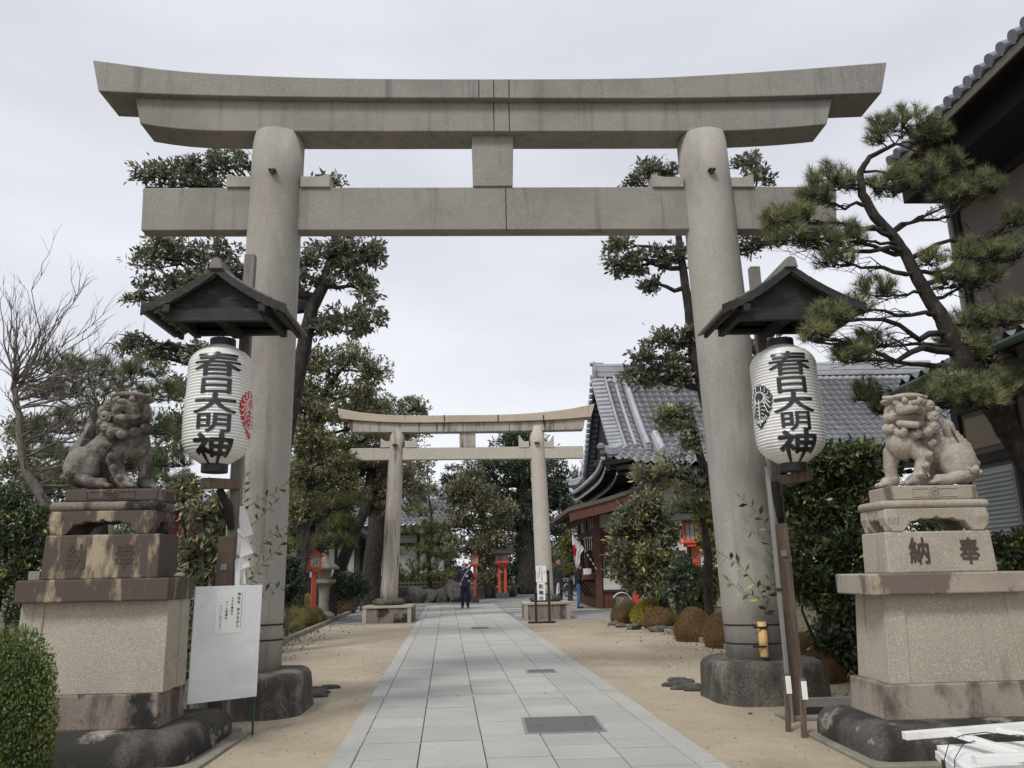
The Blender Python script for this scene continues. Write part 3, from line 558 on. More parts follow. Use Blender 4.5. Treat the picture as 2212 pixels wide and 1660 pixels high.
for (u, v) in ((588, 368), (1538, 367)):
    p = Y(u, v, ty-.37); mb = MB(); mb.box(p.x-.045, p.x+.045, p.y-.03, p.y+.05, p.z-.008, p.z+.015); mb.box(p.x-.015, p.x+.02, p.y-.02, p.y+.05, p.z-.04, p.z-.008); mb.build('lamp_bracket', MAT['granite_dark'], tor, bev=.006)
sm = MB()
for (u, v0, v1, y) in ((1034, 172, 211, kf), (1066, 172, 211, kf), (1099, 172, 211, kf), (1066, 214, 283, sf), (1099, 214, 283, sf), (1092, 408, 497, yf)):
    a = Y(u, v0, y); b = Y(u, v1, y); sm.box(a.x-.006, a.x+.006, y-.003, y+.02, b.z, a.z)
sm.build('joint_line', MAT['seam'], tor)
for c, (b, t), vv in ((0, (Lb, Lt), (1355, 1389)), (1, (Rb, Rt), (1356, 1397))):
    for v in vv:
        z = Y(1600 if c else 600, v, ty-.34).z; k = (z-b.z)/(t.z-b.z); cx = b.x+(t.x-b.x)*k; r = .352-.02*k; pts = [(cx+r*math.cos(a), ty+r*math.sin(a), z-.012*math.sin(a*1)+.01) for a in [2*math.pi*i/36 for i in range(37)]]
        mb = MB(); mb.tube(pts, .009, 6, cap=False)
        if c: q = Y(1645, v, ty-.42); mb.tube([(q.x-.07, q.y+.05, q.z), (q.x-.04, q.y-.012, q.z), (q.x+.04, q.y-.012, q.z), (q.x+.08, q.y+.05, q.z+.01)], .012, 6)
        o = mb.build('rope', MAT['rope'], org=(cx, ty, z)); tag(o, 'black cord tied round the %s torii pillar, %s of its two cords' % ('right' if c else 'left', 'upper' if v == vv[0] else 'lower'), 'rope', 'black cords tied round the torii pillars')
# bamboo vases with sprigs
def sprig(name, stems, par, m, ln=.085, wd=.036, gap=.055, seed=0, st=.003):
    r = random.Random(seed); mb = MB(); Ps = []; Ds = []
    for s in stems:
        p = [Vector(q) for q in s]; mb.tube(p, [st*1.4]+[st]*(len(p)-1), 5)
        for i in range(len(p)-1):
            a, b = p[i], p[i+1]; n = max(1, int((b-a).length/gap)); d = (b-a).normalized()
            for j in range(n):
                if i == 0 and j < n*.35: continue
                q = a.lerp(b, (j+.5)/n); sd = 1 if j % 2 else -1; w = d.cross(Vector((0, 1, 0))).normalized()*sd
                Ps.append(q); Ds.append((d*.6+w*.8+Vector((0, r.uniform(-.5, .2), r.uniform(-.5, .1)))).normalized())
        Ps.append(p[-1]); Ds.append((p[-1]-p[-2]).normalized())
    V, F, R = leaf_quads(np.array(Ps), np.array(Ds), ln*rng.uniform(.7, 1.15, len(Ps)), wd); npmesh('leaves', V, F, R, m, par); mb.build('stem', MAT['bark_pale'], par)
vz = Y(1645, 1343, 8.92); v0 = Y(1645, 1420, 8.92)
vs_ = thing('bamboo_vase', 'pale cut bamboo tube vase tied upright to the right torii pillar', 'vase', (vz.x, 8.92, v0.z))
MB().lathe([(.046, 0), (.05, .01), (.05, .15), (.052, .157), (.05, .165), (.049, vz.z-v0.z), (.042, vz.z-v0.z), (.04, vz.z-v0.z-.03)], (vz.x, 8.92, v0.z), 20).build('tube', MAT['bamboo'], vs_, smooth=True)
top = vz+Vector((0, 0, -.05))
sk = thing('sakaki_branch', 'leafy evergreen sprigs standing in the bamboo vase on the right pillar', 'branch', top)
q8 = lambda u, v, y=8.8: Y(u, v, y)
sprig('b', [[top, q8(1656, 1312), q8(1640, 1275), q8(1600, 1222, 8.7), q8(1550, 1192, 8.6)], [top, q8(1655, 1312), q8(1635, 1290), q8(1600, 1278), q8(1577, 1257)],
            [top, q8(1668, 1240), q8(1662, 1160), q8(1646, 1118), q8(1603, 1078)], [q8(1662, 1180), q8(1646, 1158), q8(1619, 1148)], [top, q8(1672, 1250), q8(1690, 1190, 8.9), q8(1700, 1120, 8.9)]], sk, LM['hedge'], .115, .05, .052, seed=1)
lz = Y(540, 1343, 8.92); lv0 = Y(540, 1421, 8.92); vs2 = thing('bamboo_vase', 'cut bamboo tube vase tied to the left torii pillar behind the notice board', 'vase', (lz.x, 8.92, lv0.z))
MB().lathe([(.046, 0), (.05, .01), (.05, .15), (.052, .157), (.05, .165), (.049, lz.z-lv0.z), (.042, lz.z-lv0.z), (.04, lz.z-lv0.z-.03)], (lz.x, 8.92, lv0.z), 20).build('tube', MAT['bamboo'], vs2, smooth=True)
tl_ = lz+Vector((0, 0, -.05)); sk2 = thing('sakaki_branch', 'leafy evergreen sprigs in front of the left torii pillar above the notice board', 'branch', tl_)
sprig('b', [[tl_, q8(556, 1285), q8(580, 1275), q8(612, 1268)], [tl_, q8(540, 1260), q8(560, 1225), q8(603, 1184), q8(618, 1150)], [tl_, q8(530, 1200), q8(527, 1090), q8(529, 1016)], [q8(527, 1100), q8(560, 1080), q8(600, 1062), q8(622, 1040)],
            [q8(548, 1240), q8(570, 1170), q8(612, 1140), q8(650, 1128)], [q8(527, 1150), q8(560, 1120), q8(590, 1090)]], sk2, LM['hedge'], .1, .042, .046, seed=2)
# flat drain stones beside the foundations
for lab, u, v in (('rough dark stones set in the ground right of the left torii foundation', 676, 1499), ('rough dark stones set in the ground left of the right torii foundation', 1478, 1482)):
    c = G(u, v); mb = MB(); r = random.Random(u); t = thing('edging_stones', lab, 'stones', c)
    for i in range(7):
        x = c.x+r.uniform(-.16, .16); y = c.y-.42+i*.14; a = .13; mb = MB(); mb.lathe([(.09, 0), (.1, .02), (.07, .045), (.02, .05)], (x, y, 0), 9, 1.5, .6); mb.build('stone', MAT['rock'], t, smooth=False)
# ------------------------------------------------------------------ pedestals
def lump_box(x0, x1, y0, y1, z0, z1, r, name, m, par, seg=5, n=10, amp=.006, seed=0):
    """stone block with a big rolled top edge and slightly uneven faces"""
    mb = MB(); vs = []; q = random.Random(seed); ph = [q.uniform(0, 6) for _ in range(6)]; rings = [(0, z0), (0, z0+(z1-z0-r)*.5), (0, z1-r)]+[(r-r*math.cos(a), z1-r+r*math.sin(a)) for a in [math.pi/2*i/seg for i in range(1, seg+1)]]
    per = []
    for ins, z in rings:
        a, b, c, d = x0+ins, x1-ins, y0+ins, y1-ins; cr = max(.03, .12-ins); P = []
        for (cx, cy, s) in ((b-cr, d-cr, 0), (a+cr, d-cr, 1), (a+cr, c+cr, 2), (b-cr, c+cr, 3)):
            for i in range(5):
                t = math.pi/2*(s+i/4); P.append((cx+cr*math.cos(t), cy+cr*math.sin(t)))
        R = []
        for i in range(20):
            p, q2 = P[i], P[(i+1) % 20]; k = 6 if i % 5 == 4 else 1
            for j in range(k): R.append((p[0]+(q2[0]-p[0])*j/k, p[1]+(q2[1]-p[1])*j/k))
        per = R
        for (x, y) in R: vs.append((x+amp*math.sin(7*y+ph[0]+5*z), y+amp*math.sin(6*x+ph[1]+4*z), z+amp*math.sin(4*x+ph[2])*math.cos(5*y+ph[3])*(z > z0)))
    n = len(per); K = len(rings); mb.add(vs, [(i*n+j, i*n+(j+1) % n, (i+1)*n+(j+1) % n, (i+1)*n+j) for i in range(K-1) for j in range(n)]+[tuple((K-1)*n+j for j in range(n))]); return mb.build(name, MAT[m], par, smooth=True)
def taper(x0, x1, y0, y1, z0, z1, t, name, m, par, bev=.012, local=None):
    return MB().hexa([(x0, y0, z0), (x1, y0, z0), (x1, y1, z0), (x0, y1, z0), (x0+t, y0+t*.5, z1), (x1-t, y0+t*.5, z1), (x1-t, y1-t*.5, z1), (x0+t, y1-t*.5, z1)]).build(name, MAT[m], par, bev=bev)
def panelled(x0, x1, y0, y1, z0, z1, t, pw, name, m, par):
    """tapered block whose corner pilasters stand proud of sunk panels"""
    mb = MB(); d = .012
    X = lambda x, z: x+(t*(z-z0)/(z1-z0))*(1 if x < (x0+x1)/2 else -1); Yy = lambda y, z: y+(t*.5*(z-z0)/(z1-z0))*(1 if y < (y0+y1)/2 else -1)
    def col(a, b, c, e): mb.hexa([(X(p, z) if p in (x0, x1) else p+(X(x0, z)-x0 if p < (x0+x1)/2 else X(x1, z)-x1), Yy(q, z) if q in (y0, y1) else q, z) for z in (z0, z1) for p, q in ((a, c), (b, c), (b, e), (a, e))])
    col(x0, x0+pw, y0, y0+pw); col(x1-pw, x1, y0, y0+pw); col(x0, x0+pw, y1-pw, y1); col(x1-pw, x1, y1-pw, y1)
    k = [(x0+d, y0+d), (x1-d, y0+d), (x1-d, y1-d), (x0+d, y1-d)]; mb.hexa([(X(x, z), Yy(y, z), z) for z in (z0, z1) for x, y in k]); return mb.build(name, MAT[m], par, bev=.006)
def footed(x0, x1, y0, y1, z0, z1, m, par):
    """stand with cusped arches and curled feet: front, back and two side aprons"""
    h = z1-z0
    def apron(a, b, t):
        w = b-a; f = .2 if w > .7 else .17; top = .52; pts = [(a+w*.06, 0), (a+w*f*.8, 0), (a+w*f, h*.2), (a+w*(f+.03), h*.42), (a+w*(f+.1), h*.46), (a+w*(f+.14), h*.56), (a+w*.42, h*top), (a+w*.47, h*.56), (a+w*.5, h*.66)]
        pts += [(a+b-x, z) for x, z in reversed(pts[:-1])]; pts += [(b, h*.3), (b+t, h*.62), (b, h), (a, h), (a-t, h*.62), (a, h*.3)]; return pts
    mb = MB()
    for y, y2 in ((y0, y0+.11), (y1-.11, y1)): mb.prism([(x, z0+z) for x, z in apron(x0, x1, .015)], y, y2, 'y')
    for x, x2 in ((x0+.003, x0+.11), (x1-.11, x1-.003)): mb.prism([(y, z0+z) for y, z in apron(y0, y1, .012)], x, x2, 'x')
    mb.box(x0+.05, x1-.05, y0+.05, y1-.05, z1-.05, z1-.002); return mb.build('footed_stand', MAT[m], par, bev=.01)
def roll(x0, x1, y0, y1, z0, z1, m, par):
    r = (z1-z0)/2; mb = MB(); prof = [(math.sin(a)*r, -math.cos(a)*r) for a in [math.pi*i/8 for i in range(9)]]; vs = []
    for ex, z in prof: vs += [(x0+r-ex, y0+r-ex, z0+r+z), (x1-r+ex, y0+r-ex, z0+r+z), (x1-r+ex, y1-r+ex, z0+r+z), (x0+r-ex, y1-r+ex, z0+r+z)]
    mb.add(vs, [(0, 1, 2, 3), (35, 34, 33, 32)]+[(i*4+j, i*4+(j+1) % 4, i*4+4+(j+1) % 4, i*4+4+j) for i in range(8) for j in range(4)]); return mb.build('moulding', MAT[m], par, bev=.006)
def inscription(par, y, chars, m='inlay_shade', fat=.02):
    for ch, cx, cz, s in chars:
        mb = MB(); writing(mb, ch, lambda a, b: (cx+a, y-.0025, cz+b), s*.84, s*1.08, fat); mb.build('inscription', MAT[m], par)
def pedestal(name, label, side, T, mats, base):
    p = thing(name, label, 'pedestal', (base[0], base[1], 0), group='stone pedestals of the guardian lions')
    return p
# right pedestal
PR = thing('stone_pedestal', 'pale cream stone pedestal carrying the light guardian lion, at the right edge', 'pedestal', (3.75, 6.6, 0), group='stone pedestals of the guardian lions')
lump_box(2.86, 4.9, 6.08, 7.25, 0, .27, .17, 'rounded_base', 'ped_black', PR, seed=1)
MB().box(2.78, 4.9, 5.98, 7.3, -.02, .03).build('footing', MAT['kerb'], PR, bev=.01)
taper(3.07, 4.52, 6.3, 6.92, .265, .525, .025, 'plinth', 'ped_plinth', PR)
panelled(3.15, 4.40, 6.335, 6.87, .525, 1.2, .045, .17, 'body', 'ped_cream', PR)
taper(3.045, 4.32, 6.25, 6.86, 1.2, 1.362, -.004, 'cap', 'ped_stained', PR)
taper(3.30, 4.215, 6.42, 6.85, 1.362, 1.695, .012, 'inscription_block', 'ped_cream', PR)
footed(3.33, 4.2, 6.42, 6.84, 1.695, 1.885, 'ped_cream', PR); roll(3.31, 4.22, 6.41, 6.85, 1.885, 1.955, 'ped_cream', PR)
iy = 6.42
A = Y(2094, 1190, iy); B = Y(1985, 1190, iy); inscription(PR, iy, [('奉', A.x, A.z, .2), ('納', B.x, B.z, .2)])
# left pedestal
PL = thing('stone_pedestal', 'dark stained stone pedestal carrying the dark guardian lion, at the left', 'pedestal', (-3.2, 7.1, 0), group='stone pedestals of the guardian lions')
lump_box(-4.9, -2.36, 6.62, 7.95, 0, .27, .17, 'rounded_base', 'ped_black', PL, seed=3)
MB().box(-4.95, -2.22, 6.5, 8.0, -.02, .025).build('footing', MAT['kerb'], PL, bev=.01)
taper(-4.1, -2.65, 6.85, 7.42, .265, .535, .02, 'plinth', 'ped_mauve', PL)
panelled(-3.88, -2.645, 6.89, 7.39, .535, 1.27, .012, .19, 'body', 'ped_cream', PL)
taper(-3.885, -2.635, 6.8, 7.4, 1.27, 1.452, -.004, 'cap', 'ped_stained_l', PL)
taper(-3.775, -2.79, 6.95, 7.38, 1.452, 1.825, .006, 'inscription_block', 'ped_stained_l', PL)
footed(-3.76, -2.86, 6.97, 7.37, 1.825, 2.03, 'ped_stained_l', PL); roll(-3.77, -2.84, 6.96, 7.38, 2.03, 2.115, 'ped_mauve', PL)
iy = 6.95
A = Y(269, 1200, iy); B = Y(164, 1203, iy); inscription(PL, iy, [('奉', A.x, A.z, .2), ('納', B.x, B.z, .2)])
# small offerings stones on the left pedestal and steps at its foot
for lab, u, v, s in (('small pale stone block resting on the left end of the left pedestal cap', 80, 1246, (.05, .05, .045)), ('small rounded pebble lying at the right end of the left pedestal cap', 388, 1243, (.045, .03, .02))):
    c = Y(u, v, 7.1); t = MB()
    if s[2] > .03: t.box(c.x-s[0], c.x+s[0], c.y-s[1], c.y+s[1], 1.453, 1.453+.075)
    else: t.lathe([(.02, 0), (.045, .012), (.04, .03), (.015, .04)], (c.x, c.y, 1.453), 12, 1.1, .7)
    tag(t.build('loose_stone', MAT['kerb'], org=(c.x, c.y, 1.453), bev=.006), lab, 'stone')
a = G(25, 1655, .05); MB().box(-4.6, -3.55, 6.1, 6.6, -.01, .06).build('stepping_slab', MAT['kerb'], None, bev=.01, org=(-4.1, 6.35, 0)); tag(bpy.data.objects['stepping_slab'], 'flat stone slab on the ground below the clipped box bush', 'stone slab')
# ------------------------------------------------------------------ guardian lions
def curl(c, r, nrm, t=.012, turns=1.6, seg=18):
    c = Vector(c); n = Vector(nrm).normalized(); a = n.cross(Vector((0, 0, 1))).normalized(); b = n.cross(a); P = []
    for i in range(seg+1):
        k = i/seg; an = k*turns*2*math.pi; rr2 = r*(1-.8*k); P.append(c+a*math.cos(an)*rr2+b*math.sin(an)*rr2+n*(.012+.03*k))
    return [(P[i], t, P[i+1], t) for i in range(seg)]
def lion(name, label, m, loc, base, open_mouth, mir=1, sc=1., kx=1., kz=1.):
    """local: faces -x with its head turned to -y (the camera); mir=-1 faces +x"""
    t = thing(name, label, 'statue', loc, group='stone guardian lion dogs facing each other over the path'); q = []
    X = lambda p: (p[0]*mir*sc*kx, p[1]*sc, p[2]*sc*kz)
    def cap(a, ra, b, rb): q.append((X(a), ra*sc, X(b), rb*sc))
    def ell(c, r): q.append((X(c), tuple(k*sc for k in r)))
    # body
    cap((-.17, 0, .4), .15, (.04, .02, .45), .13); cap((.04, .02, .43), .135, (.24, .03, .27), .16); ell((.26, -.09, .2), (.17, .11, .19)); ell((.26, .12, .2), (.16, .1, .18)); ell((-.19, -.03, .4), (.14, .15, .15)); ell((-.03, 0, .5), (.16, .13, .15))
    cap((.31, -.12, .12), .075, (.12, -.16, .055), .05); cap((.12, -.16, .055), .052, (.02, -.16, .05), .055); cap((.3, .14, .1), .07, (.06, .14, .05), .05)
    # front legs and paws
    cap((-.14, -.1, .36), .085, (-.07, -.14, .25), .075); cap((-.07, -.14, .25), .072, (-.13, -.13, .1), .055); cap((-.13, -.13, .1), .055, (-.2, -.14, .05), .058)
    cap((-.25, .05, .33), .08, (-.27, .08, .2), .062); cap((-.27, .08, .2), .06, (-.27, .08, .08), .055); cap((-.27, .06, .07), .055, (-.35, .03, .05), .058)
    for px, py in ((-.2, -.14), (-.35, .03), (.02, -.16)):
        for k in (-.035, 0, .035): cap((px-.02, py+k, .045), .024, (px-.075, py+k, .03), .022)
    # head turned towards -y
    hx, hy, hz = -.15, -.06, .66
    ell((hx, hy, hz), (.18, .14, .16)); ell((hx-.03, hy-.13, hz+.04), (.12, .1, .06)); cap((hx-.13, hy-.13, hz+.085), .035, (hx+.09, hy-.15, hz+.085), .035)
    ell((hx-.03, hy-.15, hz+.13), (.15, .07, .035)); ell((hx, hy, hz+.12), (.2, .14, .045))
    jaw = -.125 if open_mouth else -.062
    cap((hx-.12, hy-.15, hz-.0), .036, (hx-.03, hy-.24, hz+.012), .04); cap((hx-.03, hy-.24, hz+.012), .04, (hx+.08, hy-.15, hz-.0), .036)
    cap((hx-.12, hy-.12, hz+jaw+.02), .032, (hx-.03, hy-.22, hz+jaw-.012), .034); cap((hx-.03, hy-.22, hz+jaw-.012), .034, (hx+.07, hy-.12, hz+jaw+.02), .032)
    ell((hx-.03, hy-.265, hz+.055), (.042, .028, .026))
    for s in (-1, 1): ell((hx-.03+s*.07, hy-.215, hz+.085), (.028, .025, .024)); cap((hx-.03+s*.1, hy-.14, hz+.12), .028, (hx-.03+s*.19, hy-.1, hz+.135), .02)
    # mane lobes with curls
    lobes = ((.055, -.09, .62, .07), (.045, -.07, .73, .065), (.03, -.12, .52, .065), (-.05, -.16, .47, .055), (-.3, -.07, .63, .055), (-.31, -.04, .53, .055), (-.25, -.13, .48, .052), (.12, -.03, .68, .065), (.12, -.03, .57, .065), (-.15, -.18, .455, .048), (.1, .0, .47, .06), (.02, -.02, .8, .05))
    for cx, cy, cz, r in lobes:
        ell((cx, cy, cz), (r, r*.9, r))
        for c in curl((cx, cy-r*.82, cz), r*.8, (.12, -1, 0), .0115, 1.9, 22): q.append((X(c[0]), c[1]*sc, X(c[2]), c[3]*sc))
    for cx, cy, cz, r in ((-.08, -.215, .27, .034), (-.11, -.195, .18, .03), (.33, -.19, .14, .04), (-.02, -.2, .37, .036), (-.17, -.185, .1, .024)):
        for c in curl((cx, cy, cz), r, (.15, -1, 0), .0115): q.append((X(c[0]), c[1]*sc, X(c[2]), c[3]*sc))
    for i in range(5): a_ = -.5+i*.25; cap((hx+.17, hy-.02+i*.02, hz+.02-i*.07), .012, (hx+.2, hy+.0+i*.02, hz-.06-i*.07), .012)
    # tail plume
    for cx, cy, cz, r, rz in ((.31, .02, .38, .07, .12), (.36, .0, .32, .06, .12), (.41, 0, .24, .06, .11), (.42, 0, .14, .05, .09), (.29, .02, .52, .045, .1)): ell((cx, cy, cz), (r, .075, rz))
    for k in range(6): cap((.25+.03*k, -.075, .56-.035*k), .01, (.34+.022*k, -.08, .34-.03*k), .013)
    for cx, cz in ((.43, .2), (.44, .12), (.4, .28)):
        for c in curl((cx, -.07, cz), .032, (0, -1, 0), .01): q.append((X(c[0]), c[1]*sc, X(c[2]), c[3]*sc))
    blob('figure', q, MAT[m], t, vox=.0075, smooth=1)
    # carved rock base the lion sits on
    b = MB(); x0, x1, y0, y1, h = base; b.box(x0, x1, y0, y1, -h, 0)
    rb = b.build('base', MAT['ped_stained' if mir > 0 else 'ped_stained_l'], t, local=True, bev=.012); d = MB()
    zc = -h/2; w = (x1-x0); d.tube([(x0+w*.24, y0-.002, zc+h*.28), (x0+w*.76, y0-.002, zc+h*.28), (x0+w*.76, y0-.002, zc-h*.28), (x0+w*.24, y0-.002, zc-h*.28), (x0+w*.24, y0-.002, zc+h*.28)], .004, 5)
    for r in (.045, .028): d.tube([(x0+w/2+r*1.3*math.cos(a), y0-.003, zc+r*math.sin(a)) for a in [i*math.pi/8 for i in range(17)]], .005, 5)
    for i in range(6): a = i*math.pi/3; d.lathe([(.004, -.008), (.011, 0), (.004, .008)], (x0+w/2+.022*math.cos(a), y0-.003, zc+.018*math.sin(a)), 8)
    d.build('relief', MAT['ped_stained' if mir > 0 else 'ped_stained_l'], t, local=True); return t
lion('guardian_lion', 'light grey stone guardian lion with open mouth seated on the right pedestal', 'statue_light', (3.86, 6.66, 2.075), (-.44, .3, -.22, .18, .12), True, 1, .97)
lion('guardian_lion', 'dark weathered stone guardian lion with closed mouth seated on the left pedestal', 'statue_dark', (-3.36, 7.2, 2.22), (-.3, .5, -.22, .17, .105), False, -1, 1.0, .9, 1.07)
# ------------------------------------------------------------------ lantern posts with little roofs
def lamp_post(label, px, py, top_z, side, board_z, rx, eave_z, apex_z, ry0, ry1, arm_z):
    """wooden post: thick lower board, slimmer post behind rising past the roof; gable roof facing the camera"""
    t = thing('lantern_post', label, 'post', (px, py, 0), group='wooden lantern posts with small gabled roofs')
    lw = (MAT['old_wood'])
    MB().box(px-.075, px+.075, py-.06, py+.02, 0, board_z).build('lower_board', lw, t, bev=.008)
    MB().box(px-.02, px+.09, py+.022, py+.12, .0, top_z).build('upright', MAT['grey_wood'], t, bev=.006)
    MB().box(px-.17, px+.2, py-.18, py+.16, 0, .03).build('foot_slab', MAT['kerb'], t, bev=.006)
    b = MB(); bz = board_z-.33; b.box(px-.03, px+.03, py-.075, py-.06, bz, bz+.06); b.build('bolt_plate', MAT['steel'], t, bev=.004)
    MB().bar(*(((px+.05, py+.02, arm_z+.03), (px-.12, py-.42, arm_z)) if side < 0 else ((px-.08, py+.0, arm_z-.02), (px+.27, py-.3, arm_z+.02))), .11, .1).build('arm', lw, t, bev=.01)
    MB().tube([(px+.03, py+.0, arm_z-.42), (px+.0, py-.04, arm_z-.2), (px-.06, py-.16, arm_z-.04)], [.035, .05, .04], 8).build('knee_brace', MAT['black_wood'], t, smooth=True)
    # roof
    cx = rx; hw = .685 if side < 0 else .72; n = 10; rise = apex_z-eave_z
    f = lambda s: apex_z-rise*(1.42*s-.42*s*s)
    for sd, nm in ((-1, 'roof_slope'), (1, 'roof_slope')):
        mb = MB(); th = .028
        steps = [(0, .78, 0), (.72, .9, -.03), (.84, 1.02, -.06)]
        for a, b_, dz in steps:
            ks = [a+(b_-a)*i/6 for i in range(7)]; vs = []
            for k in ks: x = cx+sd*hw*k; z = f(k)+dz; vs += [(x, ry0, z), (x, ry1, z), (x, ry1, z+th), (x, ry0, z+th)]
            mb.add(vs, [(0, 1, 2, 3), (27, 26, 25, 24)]+[(i*4+j, i*4+(j+1) % 4, i*4+4+(j+1) % 4, i*4+4+j) for i in range(6) for j in range(4)])
        for i in range(5):
            y = ry0+.06+(ry1-ry0-.12)*i/4; mb.bar((cx+sd*.05, y, f(.06)-.03), (cx+sd*hw*.93, y, f(.93)-.075), .035, .04)
        mb.build(nm, MAT['roof_shingle'], t, bev=.003)
    ks = [i/8 for i in range(9)]; mb = MB()
    for sd in (-1, 1):
        for i in range(8):
            a, b_ = ks[i], ks[i+1]; xa, xb = cx+sd*hw*a, cx+sd*hw*b_; mb.hexa([(xa, ry0-.035, f(a)-.08), (xb, ry0-.035, f(b_)-.08-.02*b_), (xb, ry0-.006, f(b_)-.08-.02*b_), (xa, ry0-.006, f(a)-.08), (xa, ry0-.035, f(a)+.005), (xb, ry0-.035, f(b_)+.0), (xb, ry0-.006, f(b_)+.0), (xa, ry0-.006, f(a)+.005)])
    mb.build('bargeboard', MAT['black_wood'], t)
    zt = eave_z-.01; gb = MB(); gb.prism([(cx-hw*.78, zt), (cx+hw*.78, zt), (cx+hw*.5, f(.5)-.03), (cx, apex_z-.03), (cx-hw*.5, f(.5)-.03)], ry0+.1, ry0+.125, 'y'); gb.build('gable_board', MAT['black_wood'], t); gb = MB(); gb.prism([(cx-hw*.78, zt), (cx+hw*.78, zt), (cx+hw*.5, f(.5)-.03), (cx, apex_z-.03), (cx-hw*.5, f(.5)-.03)], ry1-.1, ry1-.075, 'y'); gb.build('gable_board', MAT['black_wood'], t)
    bm_ = MB(); bm_.box(cx-hw*.72, cx+hw*.72, ry0+.05, ry0+.098, zt-.13, zt-.002); bm_.box(cx-hw*.72, cx+hw*.72, ry1-.1, ry1-.03, zt-.05, zt+.04)
    for s in (-1, 1): bm_.box(cx+s*hw*.66-.035, cx+s*hw*.66+.035, ry0-.03, ry1, zt-.06, zt+.02); bm_.box(cx+s*hw*.9-.02, cx+s*hw*.9+.02, ry0+.0, ry1-.0, f(.9)-.11, f(.9)-.05)
    bm_.box(cx-.05, cx+.05, ry0+.1, ry1-.1, zt-.1, zt-.02); bm_.build('roof_frame', MAT['black_wood'], t, bev=.006)
    rc = MB(); rc.prism([(cx-.065, apex_z-.04), (cx+.065, apex_z-.04), (cx+.045, apex_z+.055), (cx, apex_z+.075), (cx-.045, apex_z+.055)], ry0-.06, ry1+.04, 'y'); rc.build('ridge_cap', MAT['roof_shingle'], t, bev=.006)
    return t
MAT['lantern'] = mat('lantern', 'e9e8e3', .38, .03, 5, bump=.05, coat=.25, stains=[('b8b2a4', 3, (1, 1, .6), .6, .74, .3)])
MAT['lantern_ink'] = mat('lantern_ink', '1e2024', .3, .2, 8, bump=.05, coat=.3, stains=[('5a5c60', 7, (1, 1, 5), .58, .66, .6)])
MAT['lantern_red'] = mat('lantern_red', 'b8222c', .35, .1, 8, bump=.05, coat=.3)
